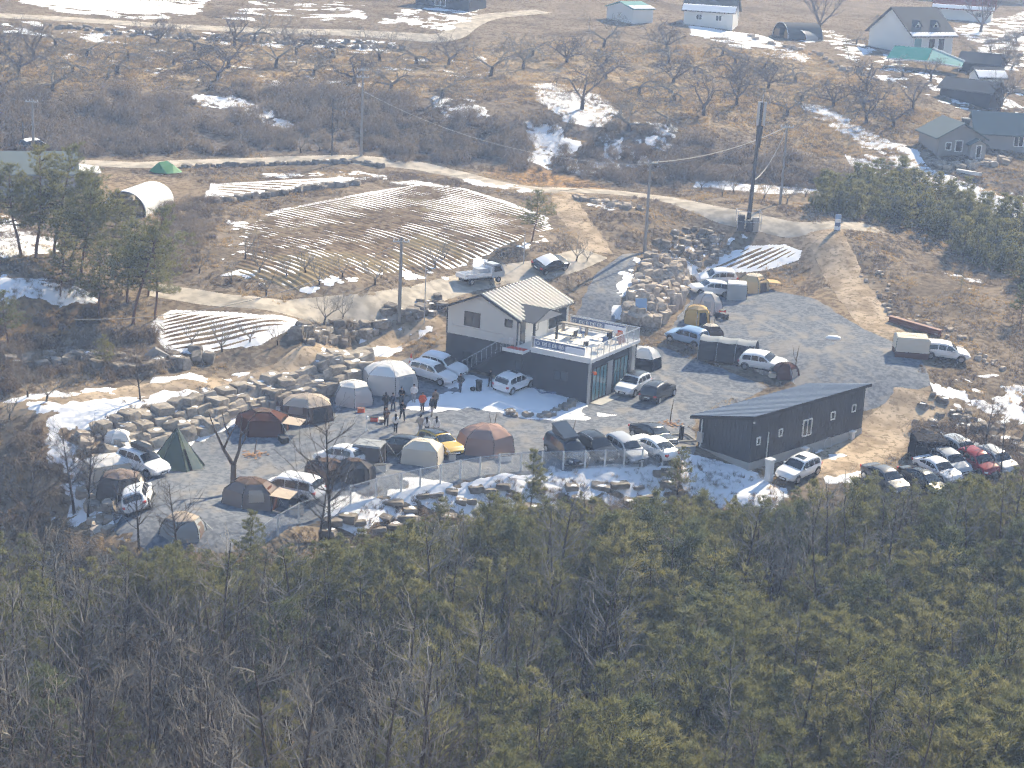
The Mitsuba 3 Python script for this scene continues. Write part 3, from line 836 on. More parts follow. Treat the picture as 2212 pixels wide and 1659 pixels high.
# stairs and landing
k = part(hs, 'landing', cat([box(-1.5, -.21, 6.1, 8.25, 3.88, 4.06), box(-1.5, -1.44, 6.1, 8.25, 4.06, 4.2)]), 'mat_white_wall', tw=HF)
part(k, 'doormat', box(-1.38, -.24, 6.3, 8.1, 4.065, 4.1), 'mat_red_mat', tw=HF)
part(k, 'post', box(-1.45, -1.33, 6.12, 6.24, -.1, 3.88), 'mat_charcoal_dark', tw=HF)
st = part(hs, 'staircase', cat([hull(np.array([[x, 8.27, 3.6], [x, 8.27, 3.85], [x, 12.5, 1.0], [x, 12.5, .75], [x + .06, 8.27, 3.6], [x + .06, 8.27, 3.85], [x + .06, 12.5, 1.0], [x + .06, 12.5, .75]])) for x in (-1.5, -.28)]), 'mat_charcoal_dark', tw=HF)
for i in range(15):
    part(st, 'step', box(-1.43, -.29, 8.28 + i * .28, 8.58 + i * .28, 3.85 - i * .19 - .05, 3.85 - i * .19), 'mat_charcoal', tw=HF)
hr = [tube([(-1.47, 6.15, 5.0), (-1.47, 8.27, 5.0), (-1.47, 12.5, 2.1)], .03)]
hr += [tube([(-1.47, y, z), (-1.47, y, z + 1.05)], .018) for y, z in [(6.2 + .4 * i, 4.0) for i in range(6)] + [(8.4 + .5 * i, 3.8 - .34 * i) for i in range(9)]]
part(st, 'handrail', cat(hr), 'mat_galv', tw=HF)
# shop front
part(hs, 'white_column', box(-.26, .12, -.14, -.003, -.3, 3.95), 'mat_concrete', tw=HF)
part(hs, 'white_column', box(7.75, 8.45, -.3, -.003, -.3, 3.95), 'mat_concrete', tw=HF)
part(hs, 'white_column', box(3.5, 4.4, -.06, -.003, .1, 3.3), 'mat_concrete', tw=HF)
for a0, a1 in ((.6, 2.0), (2.0, 3.35), (4.75, 6.0), (6.0, 7.5)):
    window(hs, HF, None, 'x', 0, a0, a1, .14, 3.2, out=-1, gmat='mat_glass_teal', mull=1, name='glass_door')
part(hs, 'door_step', box(.4, 7.7, -1.2, -.005, -.2, .1), 'mat_concrete', tw=HF)
lp = part(hs, 'wall_lamp', cat([box(.22, .34, -.4, -.14, 3.0, 3.05), tf(trimesh.creation.icosphere(2, .16), M(.28, -.42, 2.95))]), 'mat_orange', tw=HF)


def folding_table(x, y, rz, label, w=1.4, d=.75, n_chairs=0):
    F = HF @ M(x, y, 4.165, rz)
    k = thing('folding_table', label, 'table')
    put(k + '__top', box(-w / 2, w / 2, -d / 2, d / 2, .68, .72), 'mat_floor_tile', tw=F)
    for sx in (-1, 1):
        for sy in (-1, 1):
            part(k, 'leg', tube([(sx * (w / 2 - .08), sy * (d / 2 - .06), 0), (sx * (w / 2 - .2), sy * (d / 2 - .06), .68)], .018), 'mat_galv', tw=F)


def camp_chair(x, y, rz, label, m='mat_navy', F0=None, z=4.165):
    F = (HF if F0 is None else F0) @ M(x, y, z, rz)
    k = thing('camping_chair', label, 'chair')
    put(k + '__seat', box(-.24, .24, -.22, .22, .4, .43), m, tw=F)
    part(k, 'backrest', hull(np.array([[-.24, .22, .45], [.24, .22, .45], [-.24, .3, .95], [.24, .3, .95], [-.24, .25, .45], [.24, .25, .45], [-.24, .33, .95], [.24, .33, .95]])), m, tw=F)
    for sx in (-1, 1):
        part(k, 'leg', cat([tube([(sx * .25, -.24, 0), (sx * .25, .2, .45), (sx * .25, .31, .96)], .014), tube([(sx * .25, .24, 0), (sx * .25, -.22, .44)], .014)]), 'mat_black', tw=F)


folding_table(6.0, 5.2, .1, 'long pale table beside the plank bench on the terrace', 1.8)
folding_table(3.5, 2.5, .4, 'pale table in the middle of the terrace floor')
folding_table(5.6, 2.2, -.1, 'pale table near the far corner of the terrace')
folding_table(3.3, .8, .2, 'low pale table behind the front terrace railing', 1.2, .7)
for i, (x, y, rz, l) in enumerate([(5.2, 4.6, 2.8, 'dark camping chair at the long terrace table, nearest the porch'), (6.9, 4.5, .3, 'dark camping chair behind the long terrace table'), (2.5, 2.0, 2.6, 'dark camping chair left of the middle terrace table'), (4.5, 2.9, .2, 'dark camping chair behind the middle terrace table'), (6.4, 1.4, -.9, 'dark camping chair at the far corner table of the terrace'), (4.6, 1.0, -1.2, 'dark camping chair between two terrace tables by the front railing')]):
    camp_chair(x, y, rz, l, 'mat_navy' if i % 2 else 'mat_black')
bn = thing('plank_bench', 'long plank counter standing along the back of the terrace', 'bench')
part(bn, 'plank', box(7.3, 7.85, 1.8, 7.3, 4.98, 5.06), 'mat_wood_grey', tw=HF)
for y in (2.0, 4.5, 7.0):
    part(bn, 'leg', box(7.35, 7.8, y - .05, y + .05, 4.165, 4.98), 'mat_wood_grey', tw=HF)
wt = thing('wooden_trestle', 'brown trestle table top leaning near the right corner of the terrace', 'table')
part(wt, 'top', hull(np.array([[6.6, .5, 4.2], [7.9, .5, 4.2], [6.6, .9, 5.1], [7.9, .9, 5.1], [6.6, .56, 4.2], [7.9, .56, 4.2], [6.6, .96, 5.1], [7.9, .96, 5.1]])), 'mat_brown_beam', tw=HF)
part(wt, 'leg', cat([tube([(x, 1.5, 4.17), (x, .95, 5.05)], .025) for x in (6.7, 7.8)]), 'mat_wood', tw=HF)

# ---------------------------------------------------------------- the long dark shed
_a = math.radians(45.5)
SU_, SL_ = np.array([math.cos(_a), math.sin(_a), 0]), np.array([-math.sin(_a), math.cos(_a), 0])
S0 = at_z(1618, 999.6, -.15)
SF = basis([S0[0], S0[1], 0], SU_, SL_)
sh = thing('shed', 'long dark blue shed with a single pitch roof on a concrete plinth', 'shed')
part(sh, 'plinth', box(-.05, 16.15, -.06, 5.5, -2.2, -.17), 'mat_concrete', tw=SF)
wp = Polygon([(0, -.168), (5.44, -.168), (5.44, 2.35), (0, 3.62)])
wm = prism(wp, 0, 16.1)
wm.vertices = wm.vertices[:, [2, 0, 1]]
wl = part(sh, 'wall', wm, 'mat_charcoal_dark', tw=SF)
for i in range(40):
    x = .02 + i * .402
    part(wl, 'panel', box(x + .012, x + .388, -.03, -.003, -.16, 3.55), 'mat_charcoal', tw=SF)
for i in range(13):
    y = .02 + i * .416
    z1 = 3.55 - (y + .42) * (1.27 / 5.44)
    part(wl, 'panel', box(-.03, -.003, y + .012, y + .4, -.16, z1), 'mat_charcoal', tw=SF)
rf = part(sh, 'roof', hull(np.array([(x, y, z) for x in (-.35, 16.45) for (y, z) in ((-.4, 3.66), (-.4, 3.9), (6.2, 2.36), (6.2, 2.12))])), 'mat_charcoal_dark', tw=SF)
mat('shed_roof', (.14, .18, .245), .4, spec=.6)
gable_roof_panels(rf, -.33, 16.43, 6.18, 2.40, -.38, 3.93, 28, 'mat_shed_roof', SF, thick=.02, rib=.05)
for a0, a1, z0, z1 in ((.7, 1.2, 1.2, 1.9), (3.66, 4.2, 1.36, 2.05), (7.05, 8.35, .7, 2.2), (11.05, 11.7, 1.45, 2.2), (14.2, 14.8, 1.6, 2.3)):
    window(sh, SF, None, 'x', -.03, a0, a1, z0, z1, out=-1, fmat='mat_white_paint', mull=1 if a1 - a0 > 1 else 0, fw=.1)
part(sh, 'downpipe', tube([(2.2, -.1, 2.1), (2.15, -.12, -.15), (2.1, -.12, -1.1)], .055), 'mat_white_paint', tw=SF)
part(sh, 'downpipe', tube([(-.1, 5.05, 2.4), (-.1, 5.1, -.1)], .055), 'mat_white_paint', tw=SF)
part(sh, 'meter_box', box(-.22, -.032, 4.85, 5.45, .3, 1.15), 'mat_galv', tw=SF)
part(sh, 'lamp', box(.02, .2, -.12, -.032, 3.2, 3.34), 'mat_white_paint', tw=SF)
for i, (x, r) in enumerate(((8.4, .45), (10.9, .62))):
    for j in range(2):
        tr_ = trimesh.creation.torus(r - .07 * j, .022, 28, 6)
        tr_.apply_transform(M(x, -.14 - .05 * j, -.75 + (r - .45), 0, 1, math.pi / 2 * .96))
        k = key('hose_coil') if j == 0 else k
        if j == 0:
            labels[k] = {'label': ['smaller pale hose coil leaning on the shed plinth', 'larger pale hose coil leaning on the shed plinth'][i], 'category': 'hose'}
            put(k + '__ring', tr_, 'mat_galv', tw=SF)
        else:
            part(k, 'ring', tr_, 'mat_galv', tw=SF)
for nm, x, y, h, w, lab in (('gate_pillar', 1660, 1040, 1.8, .5, 'tall pale concrete gate pillar beside the white car at the shed'), ('meter_post', 1737, 992, .9, .4, 'short capped concrete post against the shed plinth'), ('meter_post', 1838, 950, .7, .45, 'pale capped post at the far end of the shed plinth')):
    p = hit(x, y)
    k = thing(nm, lab, 'post')
    F = M(*p, _a)
    part(k, 'shaft', box(-w / 2, w / 2, -w / 2, w / 2, -.3, h), 'mat_white_wall', tw=F)
    part(k, 'cap', box(-w / 2 - .08, w / 2 + .08, -w / 2 - .08, w / 2 + .08, h + .002, h + .14), 'mat_white_paint', tw=F)


# ---------------------------------------------------------------- houses on the hillside
def cottage(name, label, px, py, rz, L, D, wh, rh, wall, roof, wins=(), eave=.5, snow=0, ridge='x', dz=0., chimney=None, side_wins=(), category='house'):
    """base corner front-left at the seen point; local x along the front, y into depth. wins: (x0,x1,z0,z1,mullions,material)"""
    p = hit(px, py)
    F = M(p[0], p[1], p[2] + dz, rz)
    k = thing(name, label, category)
    if ridge == 'x':
        w = prism(Polygon([(0, -1.5), (D, -1.5), (D, wh), (D / 2, wh + rh - .12), (0, wh)]), 0, L)
        w.vertices = w.vertices[:, [2, 0, 1]]
        rp = [(-eave, 0 - eave), (L + eave, D + eave)]
        prof = [(-eave, wh - eave * rh / (D / 2)), (D / 2, wh + rh), (D + eave, wh - eave * rh / (D / 2))]
        faces = []
        for a, b in ((prof[0], prof[1]), (prof[1], prof[2])):
            faces.append(hull(np.array([(x, y, z + t) for x in (-eave, L + eave) for (y, z) in (a, b) for t in (0, .16)])))
    else:
        w = prism(Polygon([(0, -1.5), (L, -1.5), (L, wh), (L / 2, wh + rh - .12), (0, wh)]), 0, D)
        w.vertices = np.column_stack([w.vertices[:, 0], D - w.vertices[:, 2], w.vertices[:, 1]])
        prof = [(-eave, wh - eave * rh / (L / 2)), (L / 2, wh + rh), (L + eave, wh - eave * rh / (L / 2))]
        faces = []
        for a, b in ((prof[0], prof[1]), (prof[1], prof[2])):
            faces.append(hull(np.array([(x, y, z + t) for y in (-eave, D + eave) for (x, z) in (a, b) for t in (0, .16)])))
    part(k, 'wall', w, wall, tw=F)
    r = part(k, 'roof', faces[0], roof, tw=F)
    part(r, 'slope', faces[1], roof, tw=F)
    if snow:
        y0, z0 = prof[0]
        y1, z1 = prof[1]
        t = snow
        pts = [(x, y0 + (y1 - y0) * s - .02, z0 + (z1 - z0) * s + .165 + h) for x in (-eave + .1, L + eave - .1) for s, h in ((0, 0), (0, .12), (t, 0.0), (t * .8, .1))]
        part(r, 'snow_edge', hull(np.array(pts)) if ridge == 'x' else hull(np.array([(b, a, c) for a, b, c in pts])), 'mat_roof_snow', tw=F)
    for (x0, x1, z0, z1, m, g) in wins:
        window(k, F, None, 'x', 0, x0, x1, z0, z1, out=-1, fmat='mat_white_paint', gmat=g, mull=m, fw=.12)
    for (y0, y1, z0, z1, m, g) in side_wins:
        window(k, F, None, 'y', L, y0, y1, z0, z1, out=1, fmat='mat_white_paint', gmat=g, mull=m, fw=.12)
    if chimney:
        x, y, h = chimney
        c = part(r, 'chimney', box(x - .4, x + .4, y - .4, y + .4, wh, wh + rh + h), 'mat_roof_grey', tw=F)
        part(c, 'cap', box(x - .5, x + .5, y - .5, y + .5, wh + rh + h + .003, wh + rh + h + .15), 'mat_concrete', tw=F)
    return k, F


G = 'mat_glass_dark'
hk, hF = cottage('hillside_house', 'grey roofed white house with two dormers high on the hillside', 1966, 118, math.radians(34), 10.4, 10.5, 3.5, 4.2, 'mat_white_wall', 'mat_roof_grey',
                 [(.6, 2.6, .7, 2.9, 0, 'mat_pale_teal'), (4.2, 5.9, .6, 2.8, 0, G), (6.6, 8.3, .6, 2.8, 0, G)], .6, .14)
for x in (2.4, 6.9):
    dm = part(hk, 'dormer', hull(np.array([(x - .7, 1.2, 4.3), (x + .7, 1.2, 4.3), (x - .7, 1.2, 4.9), (x + .7, 1.2, 4.9), (x, 1.2, 5.7), (x - .7, 3.2, 5.2), (x + .7, 3.2, 5.2), (x, 3.6, 5.7)])), 'mat_white_wall', tw=hF)
    part(dm, 'dormer_roof', cat([hull(np.array([(x + s * .95, .9, 4.72), (x, .9, 5.72), (x + s * .95, 3.2, 4.95), (x, 4.2, 5.72), (x + s * .95, .9, 4.84), (x, .9, 5.84), (x + s * .95, 3.2, 5.07), (x, 4.2, 5.84)])) for s in (-1, 1)]), 'mat_roof_grey', tw=hF)
    part(dm, 'window', box(x - .28, x + .28, 1.15, 1.198, 4.5, 5.0), 'mat_glass_dark', tw=hF)
# the wing behind
part(hk, 'wing', hull(np.array([(9.3, 3, -1), (13, 3, -1), (9.3, 8, -1), (13, 8, -1), (9.3, 3, 3.2), (13, 3, 3.2), (9.3, 8, 3.2), (13, 8, 3.2), (11.2, 3, 4.8), (11.2, 8, 4.8)])), 'mat_roof_grey', tw=hF)
cottage('farm_house', 'white walled house with snow along its dark roof edge at the top of the view', 1476, 52, math.radians(-14), 9.0, 7.5, 2.7, 2.4, 'mat_white_wall', 'mat_roof_grey', [(2.2, 3.4, .9, 2.0, 1, G), (5.8, 7.0, .9, 2.0, 1, G)], .5, .4)
cottage('store_house', 'small cream house with a pale blue snowy roof beside the white farm house', 1366, 52, math.radians(40), 5.0, 7.0, 2.6, 1.0, 'mat_white_wall', 'mat_pale_teal', [], .3, .45)
cottage('barn', 'dark blue grey barn cut by the top edge of the view', 897, 10, math.radians(-24), 11.0, 7.0, 3.2, 2.0, 'mat_charcoal', 'mat_roof_grey', [(4.0, 6.2, .1, 2.4, 1, G)], .4)
cottage('stone_cottage', 'grey stone cottage with a gable porch below the dormer house', 2024, 338, math.radians(8), 6.6, 7.6, 2.7, 1.9, 'mat_stone_wall_grey', 'mat_roof_green', [(1.0, 1.9, .9, 2.0, 0, G), (2.4, 3.5, .7, 2.3, 0, G)], .5, ridge='y', chimney=(4.7, 3.0, .3))
sp = hit(2098, 341)
pk = thing('porch', 'small grey gabled porch with a glass door in front of the stone cottage', 'porch')
PF = M(*sp, math.radians(8))
part(pk, 'wall', hull(np.array([(x, y, z) for y in (-.3, 1.4) for x, z in ((-.3, -.8), (1.8, -.8), (-.3, 1.9), (1.8, 1.9), (.75, 2.5))])), 'mat_grey_wall', tw=PF)
part(pk, 'roof', cat([hull(np.array([(.75 + s * 1.4, y, 1.7 + t) for y in (-.6, 1.5) for t in (0, .12)] + [(.75, y, 2.5 + t) for y in (-.6, 1.5) for t in (0, .12)])) for s in (-1, 1)]), 'mat_roof_green', tw=PF)
window(pk, PF, None, 'x', -.3, .4, 1.2, 0, 1.8, out=-1, fmat='mat_white_paint', mull=0, fw=.12, name='door')
cottage('long_house', 'long dark house with a slate roof beside the stone cottage', 2106, 318, math.radians(-4), 8.5, 6.5, 2.2, 2.4, 'mat_grey_wall', 'mat_roof_green', [(5.2, 6.6, .4, 1.9, 1, G)], .5)
cottage('white_annex', 'small white house with two windows and a snowy roof below the teal roof', 2112, 205, math.radians(10), 4.2, 4.0, 2.9, 1.2, 'mat_white_wall', 'mat_roof_grey', [(.5, 1.6, 1.0, 2.2, 0, G), (2.4, 3.5, 1.0, 2.2, 0, G)], .5, .7)
cottage('red_roof_house', 'house with a dull red roof at the upper right edge', 2016, 40, math.radians(-16), 12.0, 8.0, 2.6, 2.6, 'mat_white_wall', 'mat_red_roof', [(8.5, 10, .8, 2.0, 1, G)], .6, .25)
cottage('grey_shed', 'low grey roofed shed with a drooping slope under the teal roof', 2030, 205, math.radians(-38), 8.4, 5.0, 1.3, 1.3, 'mat_charcoal', 'mat_roof_grey', [], .5, category='shed')
cottage('slate_shed', 'dark slate shed behind the teal roof', 2070, 152, math.radians(-25), 6.5, 5.0, 1.5, 1.4, 'mat_charcoal', 'mat_roof_grey', [], .4, category='shed')
k, F = cottage('green_roof_house', 'grey green metal roofed house at the left edge of the view', -30, 425, math.radians(18), 9.5, 7.5, 2.6, 1.7, 'mat_grey_wall', 'mat_roof_green', [(2.5, 3.6, .8, 2.0, 1, G)], .5, side_wins=[(3.0, 4.2, .9, 2.0, 0, G)])
part(k, 'lean_to', hull(np.array([(9.6, 3.5, -1), (12.2, 3.5, -1), (9.6, 7.5, -1), (12.2, 7.5, -1), (9.6, 3.5, 2.3), (12.2, 3.5, 2.0), (9.6, 7.5, 2.3), (12.2, 7.5, 2.0)])), 'mat_grey_wall', tw=F)
part(k, 'lean_to_roof', hull(np.array([(9.65, 3.1, 2.32), (12.6, 3.1, 1.98), (9.65, 7.9, 2.32), (12.6, 7.9, 1.98), (9.65, 3.1, 2.45), (12.6, 3.1, 2.1), (9.65, 7.9, 2.45), (12.6, 7.9, 2.1)])), 'mat_white_paint', tw=F)
# teal sheet roof on posts
tk = thing('teal_canopy', 'low canopy roofed in teal sheeting below the dormer house', 'canopy')
q = hit(1912, 146)
TF = M(*q, math.radians(-12))
part(tk, 'sheet', hull(np.array([(0, 0, 1.5), (6.6, -.6, 1.5), (1.2, 6.5, 3.1), (7.4, 6.0, 3.1), (0, 0, 1.62), (6.6, -.6, 1.62), (1.2, 6.5, 3.22), (7.4, 6.0, 3.22)])), 'mat_teal', tw=TF)
part(tk, 'side_sheet', hull(np.array([(6.7, -.6, 1.4), (12.2, -1.2, .9), (7.5, 6.0, 3.0), (12.6, 2.0, 1.6), (6.7, -.6, 1.5), (12.2, -1.2, 1.0), (7.5, 6.0, 3.1), (12.6, 2.0, 1.7)])), 'mat_pale_teal', tw=TF)
part(tk, 'edge_beam', cat([tube([(-.1, -.1, 1.5), (6.6, -.7, 1.5), (12.3, -1.3, .95)], .14), tube([(7.45, 6.0, 3.2), (12.7, 1.8, 1.75)], .16)]), 'mat_white_wall', tw=TF)
for x, y in ((.4, .3), (6.5, -.3), (11.8, -.9), (1.4, 6.0)):
    part(tk, 'post', tube([(x, y, -1.5), (x, y, 1.5)], .08), 'mat_wood', tw=TF)


# hoop houses
def hoop(name, label, px, py, rz, r, L, m, wall=.6, catg='greenhouse', openm='mat_grey_wall'):
    p = hit(px, py)
    F = M(p[0], p[1], p[2] - .1, rz)
    k = thing(name, label, catg)
    a = np.linspace(0, math.pi, 19)
    prof = np.vstack([[(-r, 0)], np.stack([-r * np.cos(a), wall + r * .85 * np.sin(a)], 1), [(r, 0)]])
    n = 14
    P = np.stack([np.stack([prof[:, 0], np.full(len(prof), L * i / n), prof[:, 1] + (.03 * (i % 2))], -1) for i in range(n + 1)])
    part(k, 'cover', grid_mesh(P), m, smooth=50, tw=F)
    e = trimesh.creation.extrude_polygon(Polygon(prof).buffer(-.12), .03, engine='earcut')
    e.vertices = np.column_stack([e.vertices[:, 0], L - .05 - e.vertices[:, 2], e.vertices[:, 1]])
    part(k, 'end_wall', e, openm, tw=F)
    fr = tube(np.column_stack([prof[:, 0], np.zeros(len(prof)), prof[:, 1]]), .06)
    part(k, 'front_hoop', fr, 'mat_galv', tw=F)
    e = cat([box(-r * .95, -r * .3, .25, .3, 0, 1.5), box(r * .15, r * .8, .5, .55, 0, 1.1), box(-.6, .5, 1.2, 1.8, 0, 1.4), box(.6, 1.3, 1.6, 2.3, 0, .8)])
    part(k, 'stored_boxes', e, 'mat_wood', tw=F)
    return k


hoop('polytunnel', 'white plastic covered polytunnel with its open end full of stored goods', 270, 464, math.radians(-12), 2.35, 7.5, 'mat_white_paint')
hoop('tarp_tunnel', 'dark tarp covered tunnel at the upper edge of the orchard', 1685, 80, math.radians(-70), 3.0, 7.0, 'mat_roof_grey', .2, openm='mat_charcoal')
hoop('small_tarp_tunnel', 'small grey net covered tunnel in front of the dark tarp tunnel', 1725, 86, math.radians(-50), 1.9, 4.5, 'mat_grey_wall', .2, openm='mat_charcoal')

# ---------------------------------------------------------------- vehicles
mat('tyre', (.02, .02, .021), .8)
mat('rim', (.45, .46, .48), .3, .7)
mat('window_glass', (.018, .022, .028), .05, spec=.9)
mat('head_lamp', (.75, .77, .8), .1, spec=.9)
mat('tail_lamp', (.45, .02, .02), .15, spec=.8)
mat('plate', (.8, .8, .78), .5)
mat('trim', (.03, .03, .032), .6)
for n, c, r in (('car_white', (.80, .80, .80), .22), ('car_black', (.018, .019, .022), .15), ('car_silver', (.42, .44, .46), .22), ('car_blue', (.22, .34, .52), .2),
                ('car_yellow', (.52, .33, .04), .25), ('car_red', (.30, .02, .025), .2), ('car_navy', (.03, .045, .07), .15), ('car_grey', (.10, .105, .115), .2)):
    mat(n, c, r, spec=.6, clearcoat=.8, clearcoat_gloss=.95)

PROFILES = {
 # length, width, height, belt (f, z), top (f, z), side glass f range, pillars, windscreen f range, rear glass f range
 'suv': (4.65, 1.88, 1.66, [(0, .86), (.04, .98), (.3, 1.03), (.66, 1.0), (.8, .96), (.93, .86), (1, .62)], [(0, .86), (.02, 1.0), (.07, 1.42), (.13, 1.58), (.32, 1.66), (.5, 1.64), (.57, 1.57), (.73, 1.03), (.8, .99), (.93, .88), (1, .62)], (.10, .66), (.30, .47), (.585, .715), (.025, .085)),
 'van': (5.1, 1.98, 1.78, [(0, .8), (.03, 1.02), (.3, 1.06), (.7, 1.02), (.85, .95), (.95, .82), (1, .6)], [(0, .8), (.015, 1.05), (.05, 1.55), (.1, 1.7), (.3, 1.78), (.6, 1.74), (.67, 1.64), (.82, 1.03), (.9, .92), (1, .6)], (.07, .74), (.27, .5), (.68, .81), (.02, .065)),
 'sedan': (4.75, 1.84, 1.45, [(0, .7), (.03, .95), (.2, .99), (.6, .93), (.8, .88), (.94, .76), (1, .55)], [(0, .7), (.03, .97), (.14, 1.02), (.30, 1.36), (.42, 1.45), (.52, 1.43), (.58, 1.37), (.73, .94), (.85, .88), (.94, .78), (1, .55)], (.22, .68), (.38, .5), (.59, .72), (.155, .29)),
 'hatch': (4.2, 1.8, 1.53, [(0, .8), (.04, .95), (.3, 1.0), (.65, .95), (.82, .9), (.94, .78), (1, .55)], [(0, .8), (.02, 1.0), (.09, 1.38), (.16, 1.5), (.35, 1.53), (.52, 1.49), (.58, 1.43), (.74, .97), (.85, .9), (.94, .8), (1, .55)], (.12, .67), (.31, .48), (.59, .735), (.025, .1)),
}
_vcache = {}


def _shell(kind):
    if kind in _vcache:
        return _vcache[kind]
    L, W, H, belt, top, sg, pil, ws, rg = PROFILES[kind]
    fb, zb = np.array(belt).T
    ft, zt = np.array(top).T
    f = np.unique(np.concatenate([np.linspace(0, 1, 26), ft, fb]))
    hw = lambda f: W / 2 * (1 - .22 * np.clip((.10 - f) / .10, 0, 1) ** 2 - .30 * np.clip((f - .86) / .14, 0, 1) ** 2)
    ZB = lambda f: np.interp(f, fb, zb)
    ZT = lambda f: np.maximum(np.interp(f, ft, zt), ZB(f) + .012)
    WT = lambda f: hw(f) * (.955 - .20 * np.clip((ZT(f) - ZB(f)) / .6, 0, 1))
    X = lambda f: (f - .5) * L
    side = lambda f, t: (X(f), .965 * hw(f) * (1 - t) + WT(f) * t, ZB(f) * (1 - t) + (ZT(f) - .05 * np.clip((ZT(f) - ZB(f)) / .5, 0, 1)) * t)
    topz = lambda f, s: ZT(f) + .035 * (1 - s * s) - .05 * np.clip((ZT(f) - ZB(f)) / .5, 0, 1) * np.abs(s) ** 5
    rings = []
    for u in f:
        w = hw(u)
        zl = .26 + .14 * max(0, (u - .9) / .1) + .14 * max(0, (.06 - u) / .06)
        x = X(u)
        half = [(0, zl), (.8 * w, zl), (w * .98, zl + .12), (w, .5 * (zl + ZB(u)) + .04), (.965 * w, ZB(u)), side(u, .5)[1:], side(u, 1)[1:], (.86 * WT(u), topz(u, .86)), (.5 * WT(u), topz(u, .5)), (0, topz(u, 0))]
        ring = [(x, y, z) for y, z in half] + [(x, -y, z) for y, z in half[-2:0:-1]]
        rings.append(ring)
    P = np.array(rings)
    n, m = P.shape[:2]
    i, j = np.meshgrid(np.arange(n - 1), np.arange(m), indexing='ij')
    a, b = i * m + j, i * m + (j + 1) % m
    fc = np.concatenate([np.stack([a, a + m, b + m], -1).reshape(-1, 3), np.stack([a, b + m, b], -1).reshape(-1, 3)])
    v = np.vstack([P.reshape(-1, 3), P[0].mean(0), P[-1].mean(0)])
    jj = np.arange(m)
    fc = np.vstack([fc, np.stack([np.full(m, n * m), jj, (jj + 1) % m], 1), np.stack([np.full(m, n * m + 1), (n - 1) * m + (jj + 1) % m, (n - 1) * m + jj], 1)])
    body = trimesh.Trimesh(v, fc, process=False)
    trimesh.repair.fix_normals(body)

    def top_patch(f0, f1, s1, n=4, off=.014, s0=None):
        F, S = np.meshgrid(np.linspace(f0, f1, n), np.linspace(-s1 if s0 is None else s0, s1, 5), indexing='ij')
        Q = np.stack([X(F), S * WT(F), topz(F, S)], -1)
        d0 = np.gradient(Q, axis=0)
        d1 = np.gradient(Q, axis=1)
        nn = np.cross(d0, d1)
        nn /= np.linalg.norm(nn, axis=-1, keepdims=True) + 1e-9
        return grid_mesh(Q + nn * off)

    def side_patch(f0, f1, t0, t1, sgn, off=.012):
        F, Tt = np.meshgrid(np.linspace(f0, f1, 5), np.linspace(t0, t1, 2), indexing='ij')
        lim = np.clip((ZT(F) - ZB(F)) / .45, .0, 1)
        x, y, z = side(F, Tt * 1.0)
        return grid_mesh(np.stack([x, sgn * (y + off), z + off * .3], -1)), lim.min()

    parts = [('body', body, 'BODY', 40)]
    parts.append(('windscreen', top_patch(*ws, .93), 'mat_window_glass', True))
    parts.append(('rear_window', top_patch(*rg, .88), 'mat_window_glass', True))
    cuts = [sg[0]] + list(pil) + [sg[1]]
    for sgn in (1, -1):
        for a0, a1 in zip(cuts[:-1], cuts[1:]):
            a0, a1 = a0 + .008, a1 - .008
            F = np.linspace(a0, a1, 5)
            t1 = np.clip(1 - .1 / np.maximum(ZT(F) - ZB(F), .11), .06, .86)
            lo = np.stack([side(F, .08)[0], sgn * (side(F, .08)[1] + .012), side(F, .08)[2]], -1)
            hi = np.stack([side(F, t1)[0], sgn * (side(F, t1)[1] + .012), side(F, t1)[2] + .004], -1)
            parts.append(('side_window', grid_mesh(np.stack([lo, hi], 1)), 'mat_window_glass', True))
    for fx in (.165, .805):
        for sgn in (1, -1):
            r = .35 if kind in ('suv', 'van') else .32
            x, y = X(fx), sgn * (hw(fx) - .09)
            t = trimesh.creation.cylinder(r, .23, sections=20)
            t.apply_transform(M(x, y, r, 0, 1, math.pi / 2))
            rm = trimesh.creation.cylinder(r * .66, .03, sections=14)
            rm.apply_transform(M(x, y + sgn * .115, r, 0, 1, math.pi / 2))
            ar = trimesh.creation.annulus(r + .005, r + .075, .03, sections=20)
            ar.apply_transform(M(x, sgn * (hw(fx) + .002), r + .02, 0, 1, math.pi / 2))
            ar = trimesh.intersections.slice_mesh_plane(ar, [0, 0, 1], [0, 0, r * .7])
            parts += [('wheel', t, 'mat_tyre', 40), ('wheel/rim', rm, 'mat_rim', 40), ('arch', ar, 'mat_trim', False)]
    for sgn in (1, -1):
        y = sgn * hw(.96) * .8
        b = trimesh.creation.box(extents=(.3, .34, .13))
        b.apply_transform(M(X(.945), sgn * hw(.945) * .80, ZB(.955) - .14, -sgn * .35))
        parts.append(('headlight', b, 'mat_head_lamp', False))
        b = trimesh.creation.box(extents=(.22, .30, .17))
        b.apply_transform(M(X(.022), sgn * hw(.03) * .83, ZB(.03) - .14, sgn * .3))
        parts.append(('tail_light', b, 'mat_tail_lamp', False))
        b = trimesh.creation.box(extents=(.13, .18, .12))
        b.apply_translation((X(sg[1] - .045), sgn * (hw(.6) + .07), ZB(.62) + .06))
        parts.append(('mirror', b, 'BODY', False))
    g = trimesh.creation.box(extents=(.06, hw(1.0) * 1.1, .2))
    g.apply_translation((X(1) - .012, 0, .47))
    parts.append(('grille', g, 'mat_trim', False))
    for f0, x in ((1, X(1) + .022), (0, X(0) - .012)):
        b = trimesh.creation.box(extents=(.02, .5, .11))
        b.apply_translation((x, 0, .44 if f0 else .62))
        parts.append(('plate', b, 'mat_plate', False))
    sk = trimesh.creation.box(extents=(L * .5, W * .985, .12))
    sk.apply_translation((X(.485), 0, .3))
    parts.append(('sill', sk, 'mat_trim', False))
